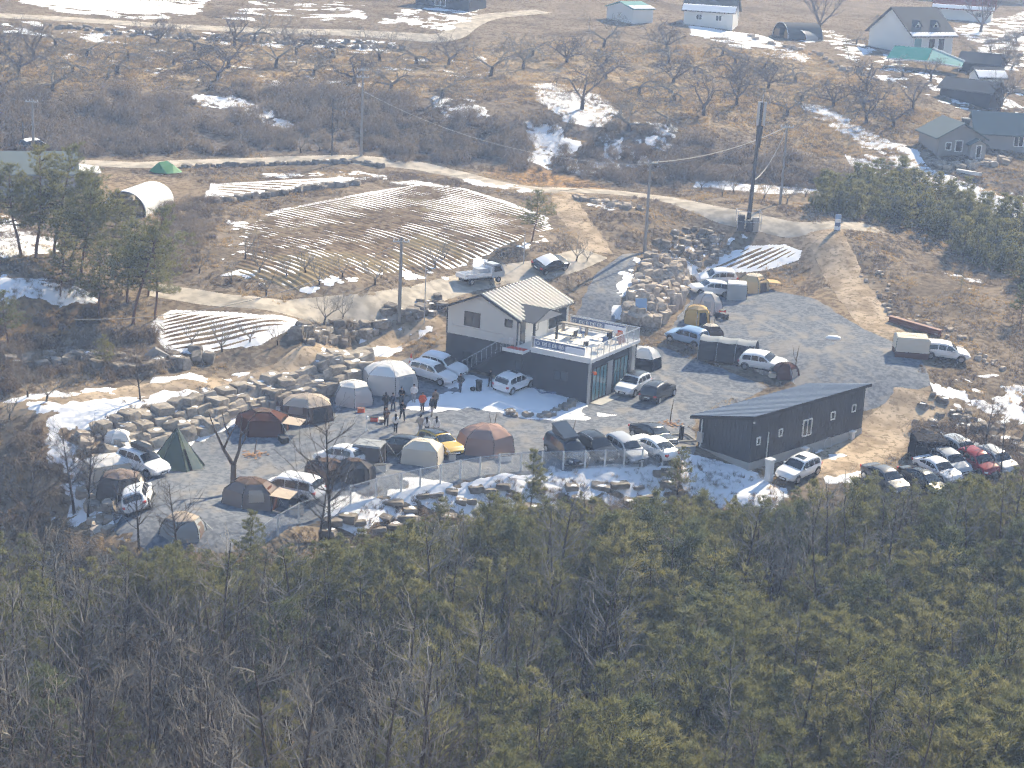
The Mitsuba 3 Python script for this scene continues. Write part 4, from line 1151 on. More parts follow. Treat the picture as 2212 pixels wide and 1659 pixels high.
    extra = {'sunroof': top_patch(.40, .53, .62, off=.013), 'roof_snow': top_patch(.12, .55, .9, off=.05), 'roof_box': None,
             'hood_snow': top_patch(.74, .92, .8, off=.03), 'screen_snow': top_patch(ws[0], ws[1], .9, off=.03)}
    out = []
    for nm, me, mt, smo in parts:
        out.append((nm, me, mt, smo))
    _vcache[kind] = (out, extra, dict(L=L, W=W, H=H))
    return _vcache[kind]


_plyc = {}


def vehicle(kind, colour, px, py, dx, dy, label, cat_='car', group=None, extras=(), scale=1.0, name=None):
    c = hit(px, py)
    a, b = hit(px - dx / 2, py - dy / 2), hit(px + dx / 2, py + dy / 2)
    d = b - a
    rz = math.atan2(d[1], d[0])
    fw = np.array([math.cos(rz), math.sin(rz), 0])
    sd = np.array([-fw[1], fw[0], 0])
    g = lambda p: float(ground(p[0], p[1]))
    gf, gb, gl, gr = g(c + fw * 1.4), g(c - fw * 1.4), g(c + sd * .75), g(c - sd * .75)
    ux = fw + np.array([0, 0, (gf - gb) / 2.8])
    ux /= np.linalg.norm(ux)
    uy = sd + np.array([0, 0, (gl - gr) / 1.5])
    uy -= ux * (uy @ ux)
    uy /= np.linalg.norm(uy)
    F = basis([c[0], c[1], (gf + gb + gl + gr) / 4 + .055], ux, uy, np.cross(ux, uy))
    F[:3, :3] *= scale
    parts, extra, dim = _shell(kind)
    k = thing(name or cat_.replace(' ', '_'), label, cat_, group)
    last = None
    for i, (nm, me, mt, smo) in enumerate(parts):
        ck = (kind, i, colour if mt == 'BODY' else mt)
        if ck not in _plyc:
            _plyc[ck] = mikit.ply(me, colour if mt == 'BODY' else mt, smooth=smo)
        if '/' in nm:
            kk = key(last + '__' + nm.split('/')[1])
        else:
            kk = key(k + '__' + nm)
            last = kk
        scene[kk] = {**_plyc[ck], 'to_world': T(F.tolist())}
    for e in extras:
        if e == 'roof_box':
            b = hull(np.array([(x, y, z) for x, y, z in [(-1.0, -.4, 1.78), (-1.0, .4, 1.78), (.9, -.36, 1.78), (.9, .36, 1.78), (-1.05, -.36, 2.1), (-1.05, .36, 2.1), (.6, -.32, 2.1), (.6, .32, 2.1), (1.0, -.2, 1.86), (1.0, .2, 1.86)]]))
            part(k, 'roof_box', b, 'mat_car_black', tw=F)
        elif e == 'roof_tent':
            b = hull(np.array([(-1.4, -.62, 1.86), (-1.4, .62, 1.86), (.75, -.62, 1.82), (.75, .62, 1.82), (-1.4, -.62, 2.5), (-1.4, .62, 2.5), (.75, -.6, 1.95), (.75, .6, 1.95)]))
            part(k, 'roof_tent', b, 'mat_charcoal', tw=F)
            part(k, 'roof_tent_lid', hull(np.array([(-1.45, -.66, 2.51), (-1.45, .66, 2.51), (.8, -.66, 1.96), (.8, .66, 1.96), (-1.45, -.66, 2.63), (-1.45, .66, 2.63), (.8, -.66, 2.08), (.8, .66, 2.08)])), 'mat_car_navy', tw=F)
        elif e == 'tailgate':
            b = box(-dim['L'] / 2 - .75, -dim['L'] / 2 + .3, -.7, .7, 1.62, 1.68)
            part(k, 'open_tailgate', b, colour, tw=F)
        elif e == 'roof_rails':
            for s in (1, -1):
                part(k, 'roof_rail', tube([(-1.3, s * .62, 1.63), (-1.1, s * .62, 1.72), (.3, s * .62, 1.72), (.5, s * .62, 1.64)], .02), 'mat_steel', tw=F)
        elif e == 'black_roof':
            part(k, 'black_roof', extra['roof_snow'], 'mat_car_black', True, tw=F)
        else:
            part(k, e, extra[e], 'mat_glass_dark' if e == 'sunroof' else 'mat_roof_snow', True, tw=F)
    return k, F


CARS = [
 ('suv', 'white', 933, 822, 51.7, 15.8, 'white SUV parked beside the big grey tent, in front of the snow roofed car', 'car', ()),
 ('suv', 'white', 957, 806, 50, 14, 'white SUV with a layer of snow on its roof, closest to the outside stairs', 'car', ('roof_snow',)),
 ('suv', 'white', 1108, 841, 36.5, -14.6, 'white SUV with a black sunroof standing on the courtyard snow', 'car', ('sunroof',)),
 ('suv', 'white', 1366, 847, -33, 18, 'white SUV facing the camera just outside the glass shop front', 'car', ('black_roof',)),
 ('suv', 'black', 1421, 861, 35, -19, 'black SUV showing its tail beside the white SUV at the glass front', 'car', ('roof_rails',)),
 ('van', 'navy', 1224, 990, 22, 16, 'dark van with a rooftop tent, left end of the row behind the fence', 'van', ('roof_tent',)),
 ('suv', 'black', 1290, 984, 22, 14, 'black SUV second from the left in the row behind the fence', 'car', ('roof_rails',)),
 ('hatch', 'silver', 1351, 984, 22, 14, 'silver white hatchback facing the camera in the row behind the fence', 'car', ()),
 ('sedan', 'white', 1408, 979, -25, -13, 'white sedan parked tail first at the right end of the row behind the fence', 'car', ()),
 ('sedan', 'black', 1410, 955, 30, 13, 'long black car behind the white sedan near the shed corner', 'car', ()),
 ('suv', 'white', 1722, 1030, -30, 14, 'white SUV with a black sunroof parked by the shed gate pillar', 'car', ('sunroof',)),
 ('sedan', 'grey', 1911, 1048, 22, 14, 'dark grey car with a sunlit windscreen, leftmost of the cars on the lower dirt yard', 'car', ()),
 ('sedan', 'black', 1992, 1053, 25, 13, 'black car nearest the forest on the lower dirt yard', 'car', ()),
 ('sedan', 'white', 2024, 1029, 24, 13, 'white car just behind the black car on the lower dirt yard', 'car', ()),
 ('hatch', 'silver', 2052, 1014, 22, 13, 'silver hatchback in the middle of the cars on the lower dirt yard', 'car', ()),
 ('hatch', 'red', 2112, 1013, 22, 12, 'red car at the right of the lower dirt yard', 'car', ()),
 ('hatch', 'silver', 2150, 1010, 22, 12, 'silver car right of the red car on the lower dirt yard', 'car', ()),
 ('suv', 'silver', 2075, 990, 22, 12, 'silver SUV at the back of the lower dirt yard', 'car', ()),
 ('suv', 'white', 2040, 774, 63, 8, 'white SUV with a beige rear awning tent on the right gravel edge', 'car', ()),
 ('suv', 'white', 1546, 613, -40, 1, 'white SUV farthest back on the upper gravel lot', 'car', ()),
 ('suv', 'white', 1530, 638, -59, -5, 'white SUV beside the grey box tent on the upper gravel lot', 'car', ()),
 ('suv', 'blue', 1484, 740, -28, -7, 'blue SUV next to the dark tents at the rim of the upper gravel lot', 'car', ()),
 ('suv', 'white', 1650, 797, 42, 6, 'white SUV behind the small brown dome tent above the shed roof', 'car', ()),
 ('van', 'white', 632, 1073, -56, -10, 'large white van parked behind the brown tent at the lower fence end', 'van', ()),
 ('suv', 'white', 310, 1018, 44, 17, 'white SUV with a black roof box beside the green pyramid tent', 'car', ('roof_box',)),
 ('suv', 'white', 305, 1092, 6, -20, 'white SUV seen from behind at the lower left corner of the gravel', 'car', ()),
 ('suv', 'black', 862, 984, -35, -5, 'black SUV with its tailgate open behind the beige cabin tent', 'car', ('tailgate',)),
 ('suv', 'yellow', 950, 978, 35, 13, 'yellow SUV with a black roof next to the pink brown dome tent', 'car', ('black_roof',)),
 ('sedan', 'black', 1187, 580, 40, -9, 'black car with snow on its roof on the farm road behind the house', 'car', ('roof_snow',)),
 ('hatch', 'navy', 78, 327, 20, -2, 'dark car with a pale roof on the village road at the left edge', 'car', ('roof_snow',)),
 ('suv', 'white', 736, 1006, -40, -6, 'white SUV half hidden behind the wrinkled brown tents', 'car', ()),
]
for kd, col, px, py, dx, dy, lab, ct, ex in CARS:
    vehicle(kd, 'mat_car_' + col, px, py, dx, dy, lab, ct, None, ex)

# the small flatbed truck on the farm road
c = hit(1037, 611)
a, b = hit(1017, 613), hit(1057, 609)
rz = math.atan2(b[1] - a[1], b[0] - a[0])
TF = M(c[0], c[1], float(ground(c[0], c[1])) + .06, rz)
tr = thing('flatbed_truck', 'white flatbed truck stopped on the farm road behind the house', 'truck')
part(tr, 'cab', hull(np.array([(x, s * w, z) for s in (1, -1) for x, w, z in [(.95, .82, .55), (2.5, .82, .55), (2.52, .8, 1.05), (2.1, .74, 1.85), (1.9, .72, 1.93), (.98, .74, 1.93)]])), 'mat_car_silver', tw=TF)
part(tr, 'windscreen', hull(np.array([(x, s * w, z) for s in (1, -1) for x, w, z in [(2.5, .72, 1.13), (2.15, .66, 1.78), (2.52, .72, 1.13), (2.17, .66, 1.79)]])), 'mat_window_glass', tw=TF)
for s in (1, -1):
    part(tr, 'side_window', hull(np.array([(x, s * y, z) for x, y, z in [(1.2, .8, 1.15), (2.2, .8, 1.15), (1.2, .76, 1.75), (1.95, .765, 1.75), (1.2, .83, 1.15), (2.2, .83, 1.15), (1.2, .79, 1.75), (1.95, .79, 1.75)]])), 'mat_window_glass', tw=TF)
part(tr, 'bed', box(-2.5, .88, -.85, .85, .68, .78), 'mat_car_silver', tw=TF)
part(tr, 'chassis', box(-2.4, 2.2, -.45, .45, .4, .66), 'mat_trim', tw=TF)
for x0, x1, y0, y1 in ((-2.5, .86, -.87, -.84), (-2.5, .86, .84, .87), (-2.52, -2.49, -.83, .83), (.86, .9, -.83, .83)):
    part(tr, 'side_board', box(x0, x1, y0, y1, .785, 1.15 if x1 < .88 else 1.7), 'mat_car_white', tw=TF)
part(tr, 'cargo', cat([box(-.6, .7, -.5, .6, .79, 1.5)]), 'mat_steel', tw=TF)
for x in (-1.6, 1.75):
    for s in (1, -1):
        t = trimesh.creation.cylinder(.31, .2, sections=18)
        t.apply_transform(M(x, s * .72, .31, 0, 1, math.pi / 2))
        kk = part(tr, 'wheel', t, 'mat_tyre', 40, tw=TF)
        t = trimesh.creation.cylinder(.19, .03, sections=14)
        t.apply_transform(M(x, s * .825, .31, 0, 1, math.pi / 2))
        part(kk, 'rim', t, 'mat_rim', tw=TF)
for s in (1, -1):
    part(tr, 'headlight', box(2.48, 2.54, s * .62 - .14, s * .62 + .14, .78, .95), 'mat_head_lamp', tw=TF)

# ---------------------------------------------------------------- tents
def fabric(name, c, thin=False):
    def fn(p, n, uv, c=c):
        a = mikit.fbm(p.x * 1.8, p.y * 1.8, p.z * 1.8, octaves=3)
        return mikit.mix(tuple(x * .86 for x in c), tuple(min(x * 1.1, .9) for x in c), a)

    def hb(p, n, uv):
        return mikit.fbm(p.x * 2.3, p.y * 2.3, p.z * 1.4, octaves=2) * .10
    scene['mat_' + name] = {'type': 'twosided', 'bsdf': {'type': 'bumpmap', 'scale': 1.0, 'arbitrary': mikit.proc(hb, .04), 'bsdf': {'type': 'diffuse', 'reflectance': {'type': 'rgb', 'value': list(c)}}}}
    return 'mat_' + name


for n, c in (('tent_grey', (.50, .48, .46)), ('tent_white', (.78, .77, .74)), ('tent_brown', (.15, .11, .09)), ('tent_sand', (.50, .42, .34)), ('tent_rust', (.125, .06, .045)), ('tent_green', (.10, .13, .105)),
             ('tent_olive_light', (.48, .48, .34)), ('tent_camo', (.13, .12, .115)), ('tent_beige', (.62, .56, .47)), ('tent_rose', (.36, .25, .215)), ('tent_dark', (.05, .048, .05)), ('tent_tan', (.62, .44, .23)),
             ('tent_yellow', (.58, .37, .12)), ('tent_taupe', (.26, .21, .185)), ('tent_black', (.022, .022, .026)), ('tent_cream', (.72, .64, .52)), ('tent_slate', (.34, .36, .37))):
    fabric(n, c)


def tent(name, label, px, py, rot, sides, rx, ry, h, prof, wall, fly, fly_from, door=None, door_side=0, sag=.03, squash=0, seed=0, poles='mat_black', win=None, open_flap=None, guys=True, category='tent', dz=0., up=1.0):
    """prof: (radius factor, height factor) rings from the ground up; fly_from: ring index where the roof sheet begins"""
    rx, ry, h = rx * .94, ry * .94, h * .96
    c = hit(px, py)
    z0 = float(min(ground(c[0] + x, c[1] + y) for x in (-1, 0, 1) for y in (-1, 0, 1)))
    F = M(c[0], c[1], max(z0, c[2] - .3) + .05 + dz, rot)
    k = thing(name, label, category)
    a = (np.arange(sides) + .5) * 2 * np.pi / sides
    sub = 4
    r = np.random.default_rng(seed + 5)
    ang = []
    for i in range(sides):
        p, q = np.array([np.cos(a[i]), np.sin(a[i])]), np.array([np.cos(a[(i + 1) % sides]), np.sin(a[(i + 1) % sides])])
        for s in range(sub):
            t = s / sub
            u = p * (1 - t) + q * t
            ang.append(u * (1 - sag * math.sin(math.pi * t) * 1.2))
    ang = np.array(ang)
    nrm = 1 / np.abs(ang).max(0) if sides == 4 else np.ones(2)
    ang = ang * nrm
    P = []
    pf = []
    for i in range(len(prof) - 1):
        for s in range(2):
            t = s / 2
            (r0, h0), (r1, h1) = prof[i], prof[i + 1]
            pf.append((r0 + (r1 - r0) * t, h0 + (h1 - h0) * t, i))
    pf.append((*prof[-1], len(prof) - 1))
    for (rr, hh, i) in pf:
        jit = (r.random(len(ang)) - .5) * .05 * (hh > .02)
        P.append(np.column_stack([ang[:, 0] * rx * rr * (1 + jit), ang[:, 1] * ry * rr * (1 + jit), np.full(len(ang), hh * h) + jit * .5 * h * .3]))
    P = np.array(P)
    n, m = P.shape[:2]

    def band(i0, i1, off=0.0):
        Q = P[i0:i1 + 1].copy()
        if off:
            rad = np.linalg.norm(Q[..., :2], axis=-1, keepdims=True) + 1e-6
            Q[..., :2] *= 1 + off / np.maximum(rad, .3)
            Q[..., 2] += off
        Q = np.concatenate([Q, Q[:, :1]], 1)
        return grid_mesh(Q[:, ::-1])
    ib = fly_from * 2
    wk = part(k, 'wall', band(0, min(ib + 1, n - 1)), wall, smooth=28, tw=F)
    if ib < n - 1:
        part(k, 'fly', band(ib, n - 1, .03), fly, smooth=28, tw=F)
    for i in range(sides):
        ln = P[:, i * sub]
        part(k, 'pole', tube(ln * [1.01, 1.01, 1.0] + [0, 0, .02], .025, 4), poles, tw=F)

    def side_patch(sd, t0, t1, f0, f1, off):
        cols = np.arange(sub + 1)
        idx = [(sd * sub + q) % m for q in cols]
        S = P[:, idx]
        ts = np.linspace(t0, t1, 4) * sub
        hs = np.linspace(f0, f1, 4) * (n - 1)
        Q = np.zeros((4, 4, 3))
        for u in range(4):
            for v in range(4):
                i0, j0 = min(int(hs[u]), n - 2), min(int(ts[v]), sub - 1)
                fu, fv = hs[u] - i0, ts[v] - j0
                Q[u, v] = (S[i0, j0] * (1 - fv) + S[i0, j0 + 1] * fv) * (1 - fu) + (S[i0 + 1, j0] * (1 - fv) + S[i0 + 1, j0 + 1] * fv) * fu
        rad = np.linalg.norm(Q[..., :2], axis=-1, keepdims=True) + 1e-6
        Q[..., :2] *= 1 + off / rad
        Q[..., 2] += off * .4
        return grid_mesh(Q)
    if door:
        part(wk, 'door', side_patch(door_side, .2, .8, .0, .5, .035), door, True, tw=F)
    if win:
        for sd, mt in win:
            part(wk, 'window', side_patch(sd, .22, .78, .22, .48, .03), mt, True, tw=F)
    if open_flap:
        sd, mt = open_flap
        am = a[sd] + math.pi / sides
        d = np.array([np.cos(am) * rx, np.sin(am) * ry])
        L_ = np.linalg.norm(d)
        d /= L_
        s = np.array([-d[1], d[0]])
        e = [L_ * .80, L_ * .80 + 1.5]
        w = min(rx, ry) * .55
        V = [(*(d * e[0] + s * w), h * .62), (*(d * e[0] - s * w), h * .62), (*(d * e[1] + s * w * .9), h * .56), (*(d * e[1] - s * w * .9), h * .56)]
        part(k, 'awning', hull(np.array(V + [(x, y, z + .03) for x, y, z in V])), mt, tw=F)
        for q in V[2:]:
            part(k, 'awning_pole', tube([(q[0], q[1], 0), q], .02, 4), poles, tw=F)
    if guys:
        for i in range(0, sides, 2 if sides > 4 else 1):
            q = P[int(n * .55), i * sub]
            o = np.array([q[0], q[1], 0]) / (np.linalg.norm(q[:2]) + 1e-6)
            part(k, 'guy_line', tube([q, np.array([q[0], q[1], 0]) * 1.0 + o * 1.3], .012, 3), 'mat_white_paint', tw=F)
    return k, F


DOME = [(1, 0), (1.0, .25), (.93, .55), (.72, .82), (.36, .97), (.02, 1.0)]
CABIN = [(1, 0), (.97, .35), (.90, .66), (.55, .90), (.10, 1.0), (.01, 1.0)]
HIP = [(1, 0), (.96, .45), (.92, .70), (.40, .97), (.02, 1.0)]
PYR = [(1, 0), (.74, .26), (.49, .5), (.24, .76), (.012, 1.0)]
BOXT = [(1, 0), (.99, .5), (.97, .93), (.9, 1.0), (.01, 1.03)]
R = math.radians
tent('cabin_tent', 'large pale grey cabin tent with a white roof sheet, near the white SUVs', 840, 836, R(18), 6, 2.9, 2.7, 2.75, CABIN, 'mat_tent_grey', 'mat_tent_white', 2, 'mat_tent_slate', 4, seed=1)
tent('dome_tent', 'pale grey dome tent with a white front beside the people', 763, 866, R(10), 6, 2.0, 1.9, 2.1, DOME, 'mat_tent_grey', 'mat_tent_white', 3, 'mat_tent_white', 5, seed=2)
tent('brown_tent', 'dark brown tent with a sand coloured roof sheet at the foot of the boulder wall', 662, 906, R(12), 6, 2.7, 2.1, 2.35, CABIN, 'mat_tent_brown', 'mat_tent_sand', 2, 'mat_tent_dark', 4, seed=3, win=[(3, 'mat_tent_taupe')])
tent('rust_tent', 'rust brown tent with one orange flap lifted open', 568, 933, R(-8), 5, 2.5, 2.0, 2.0, HIP, 'mat_tent_rust', 'mat_tent_brown', 3, 'mat_tent_dark', 4, seed=4, open_flap=(4, 'mat_tent_sand'))
kk_, FF_ = tent('pyramid_tent', 'dark green pyramid tent with its pale door flap open', 382, 1004, R(32), 6, 2.3, 2.3, 3.1, PYR, 'mat_tent_green', 'mat_tent_green', 4, 'mat_tent_black', 4, seed=5, guys=False)
part(kk_, 'door_flap', hull(np.array([(.1, -.1, 3.0), (1.3, -1.5, .05), (2.1, -1.1, .05), (.12, -.08, 3.04), (1.34, -1.56, .08), (2.14, -1.16, .08)])), 'mat_tent_olive_light', tw=M(*FF_[:3, 3], R(8)))
tent('box_tent', 'small dark box tent with a flat grey top beside the wrinkled brown tents', 797, 1004, R(-12), 4, 1.2, 1.0, 2.0, BOXT, 'mat_tent_camo', 'mat_tent_slate', 2, 'mat_tent_dark', 3, seed=6)
tent('wrinkled_tent', 'wrinkled dark brown tent behind the bare tree, nearest the white van', 705, 1036, R(10), 6, 2.0, 1.6, 1.8, HIP, 'mat_tent_brown', 'mat_tent_brown', 3, 'mat_tent_dark', 4, sag=.1, seed=7)
tent('wrinkled_tent', 'wrinkled dark brown tent behind the bare tree, nearest the box tent', 765, 1035, R(-14), 6, 1.8, 1.4, 1.7, HIP, 'mat_tent_camo', 'mat_tent_brown', 3, 'mat_tent_dark', 4, sag=.1, seed=8)
tent('beige_tent', 'small beige cabin tent with an open porch in front of the yellow SUV', 912, 999, R(-10), 4, 1.6, 1.25, 2.0, HIP, 'mat_tent_beige', 'mat_tent_cream', 2, 'mat_tent_dark', 0, seed=9, open_flap=(0, 'mat_tent_cream'))
tent('rose_tent', 'large pink brown dome tent close behind the fence', 1048, 975, R(20), 6, 2.6, 2.3, 2.4, CABIN, 'mat_tent_rose', 'mat_tent_rose', 2, 'mat_tent_sand', 5, seed=10)
tent('taupe_tent', 'brown cabin tent with a light window panel at the lower end of the fence', 542, 1092, R(-12), 6, 2.35, 1.9, 2.3, CABIN, 'mat_tent_taupe', 'mat_tent_brown', 3, 'mat_tent_rust', 5, seed=11, win=[(4, 'mat_tent_sand')], open_flap=(5, 'mat_tent_sand'))
tent('dark_tent', 'charcoal tent with a sand coloured peak at the left edge of the gravel', 262, 1062, R(6), 6, 2.1, 1.8, 2.0, DOME, 'mat_tent_camo', 'mat_tent_taupe', 3, 'mat_tent_cream', 5, seed=12)
tent('cream_tent', 'cream ridge tent left of the white SUV with the roof box', 238, 1020, R(35), 4, 1.9, 1.3, 1.7, HIP, 'mat_tent_cream', 'mat_tent_white', 2, None, 0, seed=13)
tent('tarp_cover', 'white and tan tarp covered heap between the boulders and the gravel', 256, 962, R(0), 5, 1.25, 1.1, 1.6, DOME, 'mat_tent_tan', 'mat_tent_white', 1, 'mat_tent_camo', 4, seed=14, guys=False, category='tarp')
tent('screen_tent', 'pale patterned dome tent under bare branches at the bottom left of the gravel', 395, 1152, R(-10), 6, 1.75, 1.5, 1.8, DOME, 'mat_tent_slate', 'mat_tent_sand', 3, 'mat_tent_taupe', 5, seed=15)
tent('half_dome_tent', 'black tent with a white panel behind the right corner of the terrace house', 1392, 795, R(-35), 5, 1.8, 1.6, 2.2, DOME, 'mat_tent_black', 'mat_tent_white', 2, 'mat_tent_grey', 0, seed=16, guys=False)
tent('awning_tent', 'beige awning tent with a brown skirt on the back of the white SUV', 1966, 768, R(-5), 4, 1.7, 1.3, 2.1, [(1, 0), (1, .3), (.98, .92), (.9, 1.0), (.01, 1.02)], 'mat_tent_rust', 'mat_tent_cream', 1, None, 0, seed=17, guys=False)
tent('grey_box_tent', 'grey box tent on the tail of a white SUV on the upper lot', 1590, 646, R(-6), 4, 1.15, 1.1, 2.0, BOXT, 'mat_tent_slate', 'mat_tent_white', 2, None, 0, seed=18, guys=False)
tent('bell_tent', 'tan bell tent with an open round door at the top of the upper lot', 1627, 630, R(10), 6, 1.9, 1.9, 2.3, CABIN, 'mat_tent_tan', 'mat_tent_cream', 3, 'mat_tent_brown', 4, seed=19, open_flap=(5, 'mat_tent_tan'))
tent('white_dome_tent', 'white dome tent with a grey mesh side behind the yellow tent', 1527, 676, R(24), 6, 1.7, 1.6, 2.3, DOME, 'mat_tent_grey', 'mat_tent_white', 4, 'mat_tent_white', 5, seed=20, win=[(3, 'mat_tent_slate')])
tent('yellow_tent', 'mustard yellow dome tent with a dark open front on the upper lot', 1505, 697, R(-6), 6, 1.6, 1.5, 2.0, DOME, 'mat_tent_yellow', 'mat_tent_tan', 3, 'mat_tent_dark', 4, seed=21)
tent('dark_brown_tent', 'dark brown tent with a cream top panel beside the blue SUV', 1533, 736, R(12), 5, 1.6, 1.35, 2.0, CABIN, 'mat_tent_brown', 'mat_tent_cream', 3, 'mat_tent_dark', 4, seed=22)
tent('small_brown_tent', 'small brown dome tent in front of the white SUV above the shed roof', 1697, 812, R(14), 6, 1.4, 1.3, 1.55, DOME, 'mat_tent_rust', 'mat_tent_brown', 4, 'mat_tent_sand', 4, seed=23)
tent('black_box_tent', 'black box shaped tent at the back of the lower dirt yard', 2004, 990, R(0), 4, 1.5, 1.4, 2.0, BOXT, 'mat_tent_black', 'mat_tent_dark', 2, None, 0, seed=24, guys=False)

# the long tunnel tent
c = hit(1572, 775)
TF = M(c[0], c[1], c[2] + .03, R(-16))
k = thing('tunnel_tent', 'long black tunnel tent with a grey striped top at the rim of the upper lot', 'tent')
nb, r_ = 3, 1.45
for i in range(nb):
    x0, x1 = -2.7 + 1.8 * i, -2.7 + 1.8 * (i + 1)
    X = np.linspace(x0, x1, 6)
    an = np.linspace(0, math.pi, 17)
    P = np.stack([np.stack([np.full(17, x), -r_ * 1.15 * np.sign(np.cos(an)) * np.abs(np.cos(an)) ** .8, (2.05 - .12 * math.sin(math.pi * (x - x0) / 1.8)) * np.sin(an) ** .75], -1) for x in X])
    part(k, 'wall', grid_mesh(P), 'mat_tent_dark', True, tw=TF)
    part(k, 'fly', grid_mesh(P[:, 5:12] * [1, 1.02, 1.0] + [0, 0, .03]), 'mat_tent_slate', True, tw=TF)
for i in range(nb + 1):
    x = -2.7 + 1.8 * i
    an = np.linspace(0, math.pi, 17)
    part(k, 'pole', tube(np.stack([np.full(17, x), -r_ * 1.17 * np.sign(np.cos(an)) * np.abs(np.cos(an)) ** .8, 2.07 * np.sin(an) ** .75], -1), .03, 4), 'mat_tent_slate', tw=TF)
for x in (-2.69, 2.69):
    an = np.linspace(0, math.pi, 17)
    q = np.stack([-r_ * 1.13 * np.sign(np.cos(an)) * np.abs(np.cos(an)) ** .8, 2.0 * np.sin(an) ** .75], -1)
    e = trimesh.creation.extrude_polygon(Polygon(q), .02, engine='earcut')
    e.vertices = np.column_stack([e.vertices[:, 2] + x, e.vertices[:, 0], e.vertices[:, 1]])
    part(k, 'end_wall', e, 'mat_tent_black', tw=TF)

# ---------------------------------------------------------------- people
for n, c in (('skin', (.48, .29, .2)), ('hair', (.018, .014, .012)), ('cloth_black', (.022, .023, .027)), ('cloth_navy', (.04, .05, .08)), ('cloth_white', (.72, .71, .69)), ('cloth_orange', (.72, .11, .02)),
             ('cloth_brown', (.12, .085, .06)), ('cloth_beige', (.42, .36, .30)), ('cloth_grey', (.30, .30, .31)), ('cloth_khaki', (.20, .18, .14)), ('shoe_white', (.6, .6, .58)), ('cloth_dark', (.05, .05, .052))):
    dmat(n, c)
_SP = {}


def _sph(p, r, seg=8):
    return m3.Manifold.sphere(r, seg).translate([float(v) for v in p])


def _bones(chains, seg=8):
    out = []
    for ch in chains:
        for (p, r), (q, s) in zip(ch[:-1], ch[1:]):
            out.append(m3.Manifold.batch_hull([_sph(p, r, seg), _sph(q, s, seg)]))
    m = m3.Manifold.batch_boolean(out, m3.OpType.Add).to_mesh()
    return trimesh.Trimesh(m.vert_properties[:, :3], m.tri_verts, process=True)


